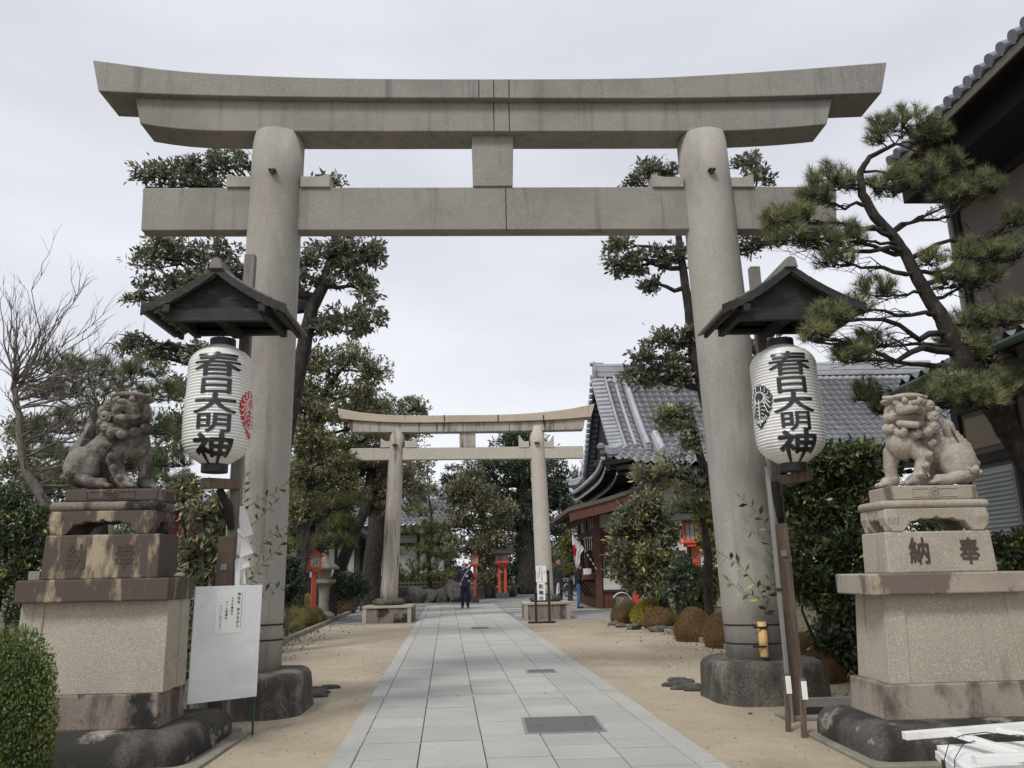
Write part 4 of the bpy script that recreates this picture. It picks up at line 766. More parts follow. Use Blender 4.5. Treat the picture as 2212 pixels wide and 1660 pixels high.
def paper_lantern(name, label, c, zt, zb, R, chars, crest_ang, crest_m, cz, crest_h):
    t = thing('paper_lantern', label, 'lantern', (c[0], c[1], zb), group='white paper lanterns under the post roofs'); H = zt-zb
    def prof(k):                  # k 0..1 bottom -> top
        e = abs(k-.5)*2; return R*(1-.62*max(0, (e-.6)/.4)**2.3)*(1-.02*math.cos(k*9))
    def at(a, k, off=0): r = prof(k)+off; return (c[0]+r*math.sin(a), c[1]-r*math.cos(a), zb+H*k)
    nr = 40; rows = nr*4; mb = MB(); vs = []; n = 56
    for i in range(rows+1):
        k = i/rows; ph = (k*nr) % 1; rib = .0125*(1-abs(2*ph-1)**3) if .06 < k < .94 else 0
        for j in range(n): vs.append(at(2*math.pi*j/n, k, rib-.009))
    mb.add(vs, [(i*n+j, i*n+(j+1) % n, (i+1)*n+(j+1) % n, (i+1)*n+j) for i in range(rows) for j in range(n)]); mb.build('paper_body', MAT['lantern'], t, smooth=True)
    for nm, z0, z1 in (('bottom_ring', zb-.07, zb+.015), ('top_ring', zt-.015, zt+.07)):
        MB().lathe([(R*.37, z0), (R*.4, z0), (R*.4, z1), (R*.3, z1), (R*.3, z0+.01), (.01, z0+.012)] if nm[0] == 'b' else [(R*.3, z0), (R*.4, z0), (R*.4, z1), (R*.34, z1)], (c[0], c[1], 0), 28).build(nm, MAT['iron'], t, smooth=False, bev=.003)
    for ch, a0, z, wd, ht in chars:
        m_ = MB(); writing(m_, ch, lambda x, y: at(a0+x/R, (z+y-zb)/H, .006), wd, ht, .014 if ch == '春' else .03, .06); o = m_.build('character', MAT['lantern_ink'], t)
    # hanging-flower crest: scalloped drop-shaped field with pale veins
    h = crest_h/2
    def rad(a):              # a from straight up, clockwise
        k = abs(((a+math.pi) % (2*math.pi))-math.pi)/math.pi; base = h*(.8-.1*k) if k < .5 else h*(.75+.3*(k-.5)/.5); sx = 1-.62*max(0, (k-.45)/.55)**1.1
        return base*(1+.07*abs(math.sin(a*9))), sx
    P = []; n_ = 144
    for i in range(n_):
        a = 2*math.pi*i/n_; r_, s_ = rad(a); P.append((r_*math.sin(a)*(.92 if abs(math.sin(a)) > 0 else 1)*s_/(1 if s_ == 1 else 1), r_*math.cos(a)))
    m_ = MB(); put = lambda x, y, o=.006: at(crest_ang+x/R, (cz+y-zb)/H, o); rings = [[put(x*f, y*f) for x, y in P] for f in (1, .8, .6, .4, .2)]
    vs = [p for rg in rings for p in rg]+[put(0, 0)]; fs = [(k*n_+i, k*n_+(i+1) % n_, (k+1)*n_+(i+1) % n_, (k+1)*n_+i) for k in range(4) for i in range(n_)]+[(4*n_+i, 4*n_+(i+1) % n_, 5*n_) for i in range(n_)]
    m_.add(vs, fs); m_.build('crest', MAT[crest_m], t); m_ = MB()
    def vein(pts, w_):
        q = [put(x, y, .009) for x, y in pts]; m_.tube(q, [w_]*len(q), 4)
    vein([(0, h*.2), (0, -h*.3), (0, -h*.95)], .005)
    vein([(h*.3*math.cos(a), h*.3+h*.24*math.sin(a)) for a in [i*math.pi/8 for i in range(17)]], .0045)
    for sd in (-1, 1):
        for i in range(6): yy = -h*.0-i*h*.16; vein([(0, yy), (sd*h*(.2-.02*i), yy+h*.06), (sd*h*(.42-.055*i), yy-h*.02)], .0038)
        for i in range(7): a = math.radians(12+i*19); r_ = h*.78; vein([(sd*h*.28*math.sin(a), h*.28+h*.2*math.cos(a)), (sd*r_*.75*math.sin(a+.1), r_*.8*math.cos(a+.1)), (sd*r_*.9*math.sin(a), r_*math.cos(a))], .0045)
        for i in range(5): a = math.radians(140+i*8); vein([(sd*h*.5*math.sin(a), h*.7*math.cos(a)), (sd*h*.62*math.sin(a), h*.86*math.cos(a))], .0035)
    m_.build('crest_veins', MAT['lantern'], t)
    MB().tube([(c[0], c[1], zt+.07), (c[0], c[1], zt+.22)], .006, 6).build('hook', MAT['iron'], t)
    return t
PTL, PTR = (-2.56, 8.02), (3.03, 8.02)
lamp_post('weathered wooden lantern post with small dark gabled roof left of the path', PTL[0], PTL[1], 4.88, -1, 1.84, -2.56, 3.99, 4.39, 7.2, 8.05, 2.33)
lamp_post('weathered wooden lantern post with small dark gabled roof right of the path', PTR[0], PTR[1], 4.7, 1, 1.86, 3.09, 3.95, 4.37, 7.2, 8.05, 2.3)
def lch(c, y, base, rows):
    return rows
LC, RC = (-2.6, 7.62), (3.085, 7.62)
def rows(c, data, R, mid):
    out = []
    for ch, u0, u1, v0, v1 in data:
        p = Y((u0+u1)/2, (v0+v1)/2, c[1]-R); k = (c[1]-R)/FPX*1.05
        vd = math.atan2(c[0], c[1]); a = mid
        out.append((ch, a-0, p.z, (u1-u0)*k*1.05, (v1-v0)*k*1.02))
    return out
RL = .312
va = math.atan2(-LC[0], LC[1])     # direction of the camera seen from the lantern (angle from -y towards +x)
lz = lambda v, c: Y(474 if c[0] < 0 else 1697, v, c[1]-.2).z
paper_lantern('paper_lantern', 'white ribbed paper lantern with black characters and red flower crest, left of the path', LC, 3.70, 2.50, RL,
    rows(LC, [('春', 418, 517, 758, 811), ('日', 433, 494, 816, 849), ('大', 418, 505, 849, 891), ('明', 422, 488, 893, 933), ('神', 416, 498, 936, 998)], RL, va-.12), va+math.radians(68), 'lantern_red', lz(884, LC), .5)
va2 = math.atan2(-RC[0], RC[1])
paper_lantern('paper_lantern', 'white ribbed paper lantern with black characters and black flower crest, right of the path', RC, 3.64, 2.42, .328,
    rows(RC, [('春', 1660, 1750, 756, 810), ('日', 1680, 1741, 813, 848), ('大', 1674, 1758, 846, 890), ('明', 1689, 1747, 889, 930), ('神', 1678, 1760, 929, 991)], .328, va2+.22), va2-math.radians(50), 'lantern_ink', lz(869, RC), .46)
# steel pole clipped to the right post
a, b = Y(1663, 1010, 7.85), Y(1699, 1448, 7.8)
pp = thing('steel_pole', 'thin grey square steel pole standing in front of the right lantern post', 'pole', (b.x, 7.8, 0)); MB().box(b.x-.018, b.x+.018, 7.78, 7.816, 0, a.z).build('pole', MAT['steel'], pp, bev=.003); MB().box(b.x-.03, b.x+.03, 7.77, 7.83, 1.2, 1.23).build('clamp', MAT['iron'], pp)
# paper streamers: folded zigzag strips
def shide(label, y, quads):
    c = Y(*quads[0][0], y); t = thing('paper_streamer', label, 'paper streamer', c, group='white zigzag paper streamers on the lantern posts')
    for i, q in enumerate(quads):
        m_ = MB(); P = [Y(u, v, y-.012*(i % 2)-.01*k*(i % 3)) for k, (u, v) in enumerate(q)]; m_.add(P, [(0, 1, 2, 3)]); o = m_.build('strip', MAT['paper'], t); o.modifiers.new('s', 'SOLIDIFY').thickness = .0015
    MB().tube([c+Vector((.02, .01, .12)), c+Vector((.02, 0, -.02))], .003, 5).build('cord', MAT['paper'], t)
z1 = lambda x, y: (x*.3125, 734.5+y*.3125)
shide('large white zigzag paper streamer hanging right of the left lantern post', 8.06, [[z1(1640, 1150), z1(1690, 1148), z1(1752, 1345), z1(1668, 1372)], [z1(1640, 1305), z1(1672, 1290), z1(1700, 1375), z1(1640, 1330)],
    [z1(1668, 1360), z1(1712, 1372), z1(1752, 1472), z1(1660, 1505)], [z1(1628, 1300), z1(1668, 1340), z1(1664, 1500), z1(1628, 1480)], [z1(1660, 1480), z1(1708, 1492), z1(1728, 1562), z1(1652, 1600)], [z1(1626, 1500), z1(1668, 1520), z1(1655, 1700), z1(1622, 1700)], [z1(1650, 1590), z1(1690, 1585), z1(1702, 1690), z1(1640, 1700)]])
shide('small white paper streamer behind the right lantern post', 8.13, [[(1694, 1176), (1700, 1172), (1708, 1192), (1700, 1196)], [(1700, 1190), (1706, 1190), (1711, 1212), (1701, 1216)], [(1704, 1330), (1712, 1326), (1716, 1340), (1708, 1346)]])
# ------------------------------------------------------------------ notice board
nb = thing('notice_board', 'white notice board on thin green legs left of the path', 'notice board', (-2.45, 7.8, 0))
tl, tr, br, bl = Y(415.6, 1266.5, 7.55), Y(558, 1265.6, 7.93), Y(562.5, 1505.6, 7.93), Y(411, 1521, 7.55)
tl.x = bl.x = (tl.x+bl.x)/2; tr.x = br.x = (tr.x+br.x)/2
ztop = (tl.z+tr.z)/2; zbot = (bl.z+br.z)/2; dv = (Vector((tr.x, 7.93, 0))-Vector((tl.x, 7.55, 0))); nv = Vector((dv.y, -dv.x, 0)).normalized(); A0 = Vector((tl.x, 7.55, 0))
def onb(s, z, o=0): p = A0+dv*s+nv*o; return (p.x, p.y, z)
def slabp(s0, s1, z0, z1, o0, o1): return [onb(s0, z0, o0), onb(s1, z0, o0), onb(s1, z0, o1), onb(s0, z0, o1), onb(s0, z1, o0), onb(s1, z1, o0), onb(s1, z1, o1), onb(s0, z1, o1)]
MB().hexa(slabp(0, 1, zbot, ztop, -.012, .006)).build('panel', MAT['white_board'], nb, bev=.003)
for s in (.03, .985): MB().hexa(slabp(s-.012, s+.012, 0, zbot+.6, -.04, -.014)).build('leg', MAT['green_paint'], nb)
H_ = ztop-zbot; pz1 = ztop-H_*.045; pz0 = ztop-H_*.42; s0, s1 = .315, .72
pap = MB().hexa(slabp(s0, s1, pz0, pz1, .0065, .009)).build('paper_sheet', MAT['paper'], nb); tx = MB(); sw = dv.length
def col(txt, s, ztop_, h, gapk=1.12, fat=.02):
    z = ztop_
    for ch in txt:
        if ch == ' ': z -= h*.8; continue
        writing(tx, 'ー' if ch == 'ー' else ch, (lambda a, b, z=z: onb(s+(b if ch == 'ー' else a)/sw, z-h/2+(a if ch == 'ー' else b), .0105)), None, h*.95, fat); z -= h*gapk
ph = pz1-pz0
col('神社内 歩きながら', s0+.33, pz1-ph*.04, ph*.088); col('スマホ操作や', s0+.235, pz1-ph*.15, ph*.066); col('ゲーム遊戯は', s0+.155, pz1-ph*.24, ph*.066); col('つつしんで下さい', s0+.07, pz1-ph*.33, ph*.066)
tx.hexa(slabp(s0+.375, s0+.379, pz0+ph*.1, pz1-ph*.03, .0095, .0105)); tx.build('lettering', MAT['ink'], nb)
# ------------------------------------------------------------------ low barrier by the right pedestal
bt = thing('low_barrier', 'low dark horizontal rail between the right post and the right pedestal', 'barrier', (3.3, 8.1, 0))
a, b = Y(1736, 1513, 8.0), Y(1842, 1513, 8.0); MB().box(a.x-.1, b.x+.1, 7.98, 8.03, a.z-.06, a.z+.02).build('rail', MAT['steel'], bt, bev=.004); MB().box(a.x-.1, b.x+.1, 7.985, 8.025, a.z-.15, a.z-.07).build('lower_rail', MAT['iron'], bt, bev=.004)
MB().box(b.x+.02, b.x+.06, 7.98, 8.03, 0, a.z-.06).build('foot', MAT['iron'], bt)
for i, (u, v0, v1, lab) in enumerate(((1703, 1455, 1581, 'short thin wooden stake in the ground, the left of two at the right post'), (1737, 1466, 1594, 'short thin wooden stake in the ground, the right of two at the right post'))):
    g = G(u, v1); p = Y(u-4, v0, g.y); t = thing('wooden_stake', lab, 'stake', g, group='thin wooden stakes at the foot of the right post')
    MB().hexa([(g.x-.02, g.y-.02, 0), (g.x+.02, g.y-.02, 0), (g.x+.02, g.y+.02, 0), (g.x-.02, g.y+.02, 0), (p.x-.02, g.y-.02, p.z), (p.x+.02, g.y-.02, p.z), (p.x+.02, g.y+.02, p.z), (p.x-.02, g.y+.02, p.z)]).build('stake', MAT['old_wood'], t)
    MB().box(p.x-.024, p.x+.024, g.y-.026, g.y-.021, p.z-.17, p.z-.02).build('tag', MAT['paper'], t)
# ------------------------------------------------------------------ white folding frame on white boards, bottom right
wf = thing('folding_frame', 'white painted metal folding frame lying at the bottom right corner', 'frame', (3.2, 5.4, 0))
q = lambda u, v, y: Y(u, v, y)
m_ = MB(); m_.bar(q(1953, 1590, 5.45), q(2260, 1565, 5.6), .05, .05); m_.build('rail', MAT['white_paint'], wf, bev=.005)
m_ = MB(); m_.bar(q(2104, 1641, 5.0), q(2260, 1633, 5.05), .05, .05); m_.build('rail', MAT['white_paint'], wf, bev=.005)
m_ = MB(); m_.bar(q(2055, 1583, 5.48), q(2235, 1638, 5.06), .06, .035); m_.build('cross_bar', MAT['white_paint'], wf, bev=.005)
m_ = MB(); m_.bar(q(2150, 1577, 5.55), q(2300, 1600, 5.2), .05, .03); m_.build('cross_bar', MAT['white_paint'], wf, bev=.005)
wb = thing('sign_board', 'pale flat sign panel lying under the white folding frame', 'panel', (3.3, 5.3, .1))
P_ = [q(2020, 1592, 5.5), q(2290, 1580, 5.6), q(2330, 1700, 4.6), q(2120, 1672, 4.85)]; up = Vector((0, 0, -.03)); P2_ = [p-Vector((0, 0, .05)) for p in P_]
MB().hexa([p+up for p in P2_]+P2_).build('panel', MAT['white_board'], wb, bev=.004)
MB().bar(P2_[0]+Vector((0, 0, -.06)), P2_[3]+Vector((0, 0, -.06)), .03, .05).build('edge_rail', MAT['white_paint'], wb)
for pnt in (P2_[1], P2_[0].lerp(P2_[3], .2), P2_[3]): MB().box(pnt.x-.02, pnt.x+.02, pnt.y-.02, pnt.y+.02, 0, pnt.z-.05).build('leg', MAT['iron'], wb)
cb = MB(); cb.tube([q(2050, 1700, 5.1), q(2040, 1640, 5.2), q(2052, 1600, 5.35), q(2080, 1588, 5.38), q(2130, 1582, 5.38), q(2180, 1592, 5.35), q(2260, 1590, 5.3)], .003, 6); cb.tube([q(2062, 1700, 5.1), q(2062, 1640, 5.2), q(2080, 1608, 5.3), q(2110, 1600, 5.33), q(2150, 1592, 5.33), q(2200, 1588, 5.35), q(2260, 1598, 5.3)], .003, 6)
tag(cb.build('cable', MAT['iron'], org=(3.2, 5.2, .3)), 'thin black cable looped over the white folding frame', 'cable')
# ------------------------------------------------------------------ second torii
y2 = 24.95; t2 = thing('torii_gate', 'smaller pale torii gate with warm upper lintel standing further up the path', 'torii gate', (-.45, y2, 0))
lb, lt, rb, rt2 = Y(839.5, 1304, y2), Y(858.7, 935, y2), Y(1178, 1299, y2), Y(1159.3, 930, y2)
zp = lb.z
pillar(lb, lt, .265, .235, zp-.15, Y(1010, 925, y2).z, 'pillar', MAT['granite_streaked'], t2); pillar(rb, rt2, .27, .24, zp-.15, Y(1010, 925, y2).z, 'pillar', MAT['granite_warm'], t2)
for c, (u0, u1) in ((lb, (781, 890)), (rb, (1131, 1235))):
    a = Y(u0, 1340, y2-.75).x; b = Y(u1, 1340, y2-.75).x; m_ = MB(); m_.box(a+.03, b-.03, y2-.72, y2+.72, 0, .43); m_.build('plinth', MAT['ped_mauve'], t2, bev=.01)
    m_ = MB()
    for x in (a+.02, b-.14): m_.box(x, x+.12, y2-.745, y2-.725, 0, .43); m_.box(x, x+.12, y2+.725, y2+.745, 0, .43)
    m_.box(a, b, y2-.76, y2+.76, .432, .5); m_.build('plinth_cap', MAT['ped_cream'], t2, bev=.012)
    MB().lathe([(.44, 0), (.49, .05), (.5, .1), (.46, .16), (.38, .19), (.3, .2)], (c.x, y2, .5), 36).build('cushion_stone', MAT['granite_dark'], t2, smooth=True)
f2 = y2-.12; beam4(Y(757, 969, f2), Y(1260, 963.7, f2), Y(756, 995, f2), Y(1261, 989.7, f2), f2, y2+.12, 'tie_beam', MAT['granite_warm'], t2)
s2 = y2-.2; lintel(Pz([(752, 908), (860, 914.5), (1010, 913.5), (1150, 910.5), (1264.5, 900.5)], s2), Pz([(758, 933.4), (860, 934), (1010, 932.8), (1150, 930.5), (1260, 928)], s2), s2, y2+.2, 'under_lintel', MAT['granite_streaked'], t2)
k2 = y2-.28; lintel(Pz([(729, 882), (780, 891.5), (860, 897.5), (1010, 896.8), (1120, 894.5), (1220, 885), (1284.8, 872.5)], k2), Pz([(733, 903.7), (780, 909), (860, 913), (1010, 912), (1120, 910), (1220, 905.5), (1277, 900.5)], k2), k2, y2+.28, 'top_lintel', MAT['kasagi_warm'], t2)
a, b = Y(992.6, 966, f2-.01), Y(1027, 932, f2-.01); MB().box(a.x, b.x, f2-.01, y2+.13, a.z, b.z).build('strut', MAT['granite_streaked'], t2)
for u0, u1, left in ((822, 843, 1), (875, 900, 0), (1121, 1143, 1), (1176, 1197, 0)):
    a = Y(u0, 967, f2-.02); b = Y(u1, 967, f2-.02); h = .2; h2 = .42 if u0 > 1000 else .3
    MB().prism([(a.x, a.z), (b.x, a.z), (b.x, a.z+(h if left else h2)), ((a.x+b.x)/2, a.z+h), (a.x, a.z+(h2 if left else h))], f2-.02, y2+.13).build('wedge', MAT['granite_warm'], t2)
sm = MB()
for u in (960, 1076, 1174): a = Y(u, 897, k2); b = Y(u, 911, k2); sm.box(a.x-.02, a.x+.02, k2-.004, k2+.02, b.z, a.z)
for u in (905, 1000, 1100): a = Y(u, 914, s2); b = Y(u, 932, s2); sm.box(a.x-.01, a.x+.01, s2-.004, s2+.02, b.z, a.z)
sm.build('joint_line', MAT['seam'], t2)
for u, v in ((853, 962), (1160, 957)):
    p = Y(u, v, y2-.27); m_ = MB(); m_.box(p.x-.08, p.x+.08, p.y-.08, p.y+.03, p.z-.015, p.z+.02); m_.build('lamp_bracket', MAT['iron'], t2)
# pale bands let into the grey paving
for i, (y, x0, x1) in enumerate(((26.2, 1.0, 2.9), (27.6, 1.0, 3.0), (26.5, -4.2, -2.2), (29.2, .8, 4.2), (31.0, .8, 3.6), (30.4, -4.4, -2.4))):
    m_ = MB(); m_.box(x0, x1, y, y+.34, .0, .016); tag(m_.build('stone_band', MAT['pale_stone']), kind='structure')
for y in (33.6, 36.4): m_ = MB(); m_.box(-6, 9, y, y+.5, 0, .012+.004*(y > 35)); tag(m_.build('cross_path', MAT['slab']), kind='structure')
# ------------------------------------------------------------------ vermilion lanterns
def red_lamp(label, loc, H=2.45, rz=0, s=1.):
    t = thing('red_lantern', label, 'lantern', loc, rz, group='vermilion wooden lanterns along the path'); v = MAT['vermilion']
    MB().box(-.07, .07, -.07, .07, .25, H*.68).build('post', v, t, local=True, bev=.008)
    MB().lathe([(.2, 0), (.2, .12), (.13, .26), (.0, .26)], (0, 0, 0), 8).build('base_stone', MAT['rock'], t, local=True)
    z = H*.68; m_ = MB(); m_.box(-.26, .26, -.26, .26, z+.07, z+.11); m_.box(-.1, .1, -.23, .23, z, z+.07); m_.box(-.23, .23, -.1, .1, z-.0, z+.066); m_.build('shelf', v, t, local=True, bev=.006)
    zb = z+.11; hb = .42; m_ = MB()
    for x in (-.17, .17):
        for y in (-.17, .17): m_.box(x-.022, x+.022, y-.022, y+.022, zb, zb+hb)
    for zz in (zb, zb+hb-.04):
        for q in (-.17, .17): m_.box(-.147, .147, q-.018, q+.018, zz, zz+.04); m_.box(q-.018, q+.018, -.147, .147, zz, zz+.04)
    m_.prism([(-.2, zb+hb), (.2, zb+hb), (0, zb+hb+.17)], -.19, -.165, 'y'); m_.prism([(-.2, zb+hb), (.2, zb+hb), (0, zb+hb+.17)], .165, .19, 'y'); m_.build('lamp_frame', v, t, local=True)
    MB().box(-.145, .145, -.145, .145, zb+.01, zb+hb-.01).build('lamp_pane', MAT['frosted'], t, local=True)
    g = MB()
    for q in (-.05, .05): g.box(q-.006, q+.006, -.152, -.147, zb+.04, zb+hb-.04); g.box(-.152, -.147, q-.006, q+.006, zb+.04, zb+hb-.04)
    g.build('lattice', MAT['black_wood'], t, local=True)
    rf = MB(); zr = zb+hb; n = 6
    for sd in (-1, 1):
        vs = []
        for i in range(n+1): k = i/n; x = sd*(.02+.4*k); zz = zr+.2-.24*k+.05*k*k; vs += [(x, -.36, zz), (x, .36, zz), (x, .36, zz+.03), (x, -.36, zz+.03)]
        rf.add(vs, [(0, 1, 2, 3), tuple(n*4+k for k in (3, 2, 1, 0))]+[(i*4+j, i*4+(j+1) % 4, i*4+4+(j+1) % 4, i*4+4+j) for i in range(n) for j in range(4)])
    rf.box(-.045, .045, -.38, .38, zr+.19, zr+.26); rf.build('lamp_roof', MAT['black_wood'], t, local=True)
    if s != 1: t.scale = (s, s, s)
    return t
def foot(u, v): g = G(u, v); return g
L1 = red_lamp('vermilion post lantern with frosted pane just behind the man in navy', Y(1026, 1296, 38.5)*1, 2.45); L1.location.z = 0
g1 = Y(1079, 1276, 42.2); g2 = Y(1092, 1276, 41.6); 
for lab, g in (('left one of a pair of distant vermilion lanterns right of the man in navy', g1), ('right one of a pair of distant vermilion lanterns right of the man in navy', g2)):
    d = dup(L1, (g.x, g.y, .1), label=lab, rz=1.57)
g = Y(677, 1285, 24); dup(L1, (g.x, g.y, -.05), label='vermilion lantern half hidden by branches left of the path, beside a stone lantern', rz=.35, sc=(.92, .92, .95))
g = Y(1512, 1280, 19); dup(L1, (g.x-.02, g.y, .05), label='nearest vermilion lantern, beside the right torii pillar behind the rounded tree', rz=.95, sc=(1.15, 1.15, 1.12))
g = Y(1375, 1285, 23); rp_ = thing('red_post', 'short vermilion post among the shrubs under the rounded tree', 'post', (g.x, 23, 0)); MB().box(g.x-.1, g.x+.1, 22.9, 23.1, 0, 1.35).build('shaft', MAT['vermilion'], rp_, bev=.01); MB().box(g.x-.14, g.x+.14, 22.86, 23.14, 1.35, 1.42).build('cap', MAT['black_wood'], rp_)
# stone lantern left
g = Y(700, 1285, 25.5); slt = thing('stone_lantern', 'grey mossy stone lantern behind the vermilion lantern left of the path', 'stone lantern', (g.x, 25.5, 0))
MB().lathe([(.36, 0), (.36, .2), (.3, .28), (.2, .32)], (g.x, 25.5, 0), 6).build('base', MAT['kerb'], slt); MB().lathe([(.17, .3), (.15, .6), (.17, 1.1)], (g.x, 25.5, 0), 16).build('shaft', MAT['kerb'], slt)
MB().lathe([(.2, 1.1), (.36, 1.2), (.36, 1.3)], (g.x, 25.5, 0), 6).build('shelf', MAT['kerb'], slt); MB().lathe([(.2, 1.3), (.22, 1.6)], (g.x, 25.5, 0), 6).build('fire_box', MAT['kerb'], slt)
MB().lathe([(.44, 1.6), (.46, 1.66), (.3, 1.78), (.12, 1.95), (.08, 2.0), (.1, 2.08), (.02, 2.2)], (g.x, 25.5, 0), 6).build('cap', MAT['kerb'], slt)
# ------------------------------------------------------------------ bamboo fence, rocks, kerbs
fy = 42.; bf = thing('bamboo_fence', 'low lattice fence of old bamboo above the dark rock edging', 'fence', (-4, fy, 0)); xa, xb = Y(788, 1270, fy).x, Y(996, 1270, fy).x; z0 = Y(900, 1279, fy).z-.05; z1 = Y(900, 1257, fy).z+.05
m_ = MB()
for i in range(25): x = xa+(xb-xa)*i/24; m_.tube([(x, fy, z0-.3), (x, fy, z1)], .022, 6)
m_.build('upright_canes', MAT['bamboo_old'], bf); m_ = MB()
for k in (.2, .5, .8): m_.tube([(xa-.1, fy-.04, z0+(z1-z0)*k), (xb+.1, fy-.04, z0+(z1-z0)*k)], .024, 6)
m_.build('rail_canes', MAT['bamboo_old'], bf)
def rockmesh(c, s, seed):
    r = random.Random(seed); bm = bmesh.new(); bmesh.ops.create_icosphere(bm, subdivisions=3, radius=1)
    k = [Vector((r.uniform(-1, 1), r.uniform(-1, 1), r.uniform(-1, 1))) for _ in range(9)]
    for v in bm.verts:
        d = 1+sum(.09*math.sin(3.2*v.co.dot(q)+i) for i, q in enumerate(k))
        for q in k[:5]: d = min(d, .72/max(.2, abs(v.co.dot(q.normalized())))) if v.co.dot(q.normalized()) > .6 else d
        v.co *= d
    me = bpy.data.meshes.new('rock'); 
    for v in bm.verts: v.co = Vector((v.co.x*s[0], v.co.y*s[1], v.co.z*s[2]))
    bm.to_mesh(me); bm.free(); a = me.attributes.new('rnd', 'FLOAT', 'FACE'); a.data.foreach_set('value', [r.random()]*len(me.polygons)); return finish(me, 'rock', MAT['rock'], None, org=c)
rocks = [(752, 1300), (800, 1300), (838, 1302), (872, 1302), (900, 1303), (928, 1302), (955, 1302), (985, 1302), (1008, 1302), (1042, 1300), (1062, 1296), (1078, 1290), (1098, 1282)]
WHERE = ['far left end, behind the gate posts', 'just right of the gate posts', 'behind the far torii left pillar', 'first right of the far torii left pillar', 'below the bamboo fence left part', 'below the bamboo fence middle', 'below the bamboo fence right part', 'left of the man in navy', 'behind the legs of the man in navy', 'first right of the man in navy', 'right of the vermilion lantern foot', 'lower right end of the row', 'at the foot of the paired lanterns']
for i, (u, v) in enumerate(rocks):
    y = 39.5 if i < 9 else 40+i*.45; p = Y(u, v, y); o = rockmesh((p.x, y, .25), (random.uniform(.45, .62), .5, random.uniform(.45, .62)), i)
    tag(o, 'dark rough garden rock, '+WHERE[i], 'rock', 'dark rocks edging the far garden')
def kerb(name, label, pts, w=.12, h=.12):
    m_ = MB()
    for i in range(len(pts)-1):
        a = Vector(pts[i]); b = Vector(pts[i+1]); n = max(1, int((b-a).length/.9))
        for j in range(n): p = a.lerp(b, j/n+.003); q2 = a.lerp(b, (j+1)/n-.003); m_.bar((p.x, p.y, h/2-.02), (q2.x, q2.y, h/2-.02), w, h)
    o = m_.build('kerb', MAT['kerb'], bev=.012); tag(o, kind='structure')
kerb('k', '', [(-4.2, 9.6), (-4.42, 17.5), (-4.72, 23.9), (-5.1, 31), (-5.9, 37)]); kerb('k', '', [(4.62, 9.6), (4.33, 14.8), (4.1, 18.3)])
for i, (u, v, s, lab) in enumerate(((1326, 1352, .13, 'pale edging stone left end of the right shrub row'), (1345, 1356, .12, 'small grey edging stone under the brown bush at the far right bed'), (1370, 1361, .16, 'blue grey edging stone between the two far right bushes'), (1425, 1366, .17, 'dark rounded edging stone before the yellow green bush'), (1455, 1366, .16, 'flat edging stone right of the dark rounded one'), (1490, 1367, .15, 'grey edging stone just left of the large brown bush'))):
    g = G(u, v); o = rockmesh((g.x, g.y+.1, s*.3), (s*1.3, s, s*.7), 40+i); tag(o, lab, 'stone', 'natural stones edging the right bed')
# ------------------------------------------------------------------ bicycle parking sign
sg = thing('sign_stand', 'black metal stand holding two white paper signs before the far right torii plinth', 'sign', G(1170, 1346)); gy = sg.location.y
def pz(u, v, dy=0): return Y(u, v, gy+dy)
m_ = MB()
for u in (1155.5, 1184):
    a = pz(u, 1232); m_.box(a.x-.035, a.x+.035, gy-.03, gy+.03, .03, a.z)
m_.build('upright', MAT['iron'], sg); a, b = pz(1144, 1344), pz(1196, 1344); MB().prism([(a.x, gy-.22), (b.x, gy-.22), (b.x+.05, gy), (b.x, gy+.22), (a.x, gy+.22), (a.x-.05, gy)], .008, .045, 'z').build('foot_plate', MAT['iron'], sg)
def plate(nm, u0, u1, v0, v1, txt, hh, faint=()):
    a, b = pz(u0, v0), pz(u1, v1); p = MB().box(a.x, b.x, gy-.05, gy-.035, b.z, a.z).build(nm, MAT['paper'], sg); m_ = MB()
    for (cs, fx, z0, h) in txt:
        z = a.z-z0*(a.z-b.z)
        for ch in cs: writing(m_, ch, lambda x, y_, z=z: (a.x+(b.x-a.x)*fx+x, gy-.052, z-h/2+y_), None, h*.92, .02); z -= h*1.12
    for fx, z0, z1 in faint:      # too small to read in the photograph: faint brush marks only
        k = z0
        while k < z1: zz = a.z-k*(a.z-b.z); x = a.x+(b.x-a.x)*fx; m_.box(x-random.uniform(.008, .018), x+random.uniform(.006, .016), gy-.052, gy-.0515, zz-random.uniform(.006, .02), zz); k += .055
    m_.build('lettering', MAT['ink'], p)
w_ = pz(1178, 1280).x-pz(1160, 1280).x
plate('sign_plate', 1157, 1180, 1223, 1257, [], 0, ((.8, .3, .5), (.57, .08, .95), (.36, .08, .7), (.2, .35, .8))); plate('sign_plate', 1160, 1178, 1259, 1297, [('駐輪所', .5, .06, .15)], 0)
for v in (1238, 1262, 1285): a, b = pz(1154, v), pz(1185, v); MB().box(a.x, b.x, gy-.03, gy-.015, a.z-.02, a.z+.02).build('cross_bar', MAT['iron'], sg)
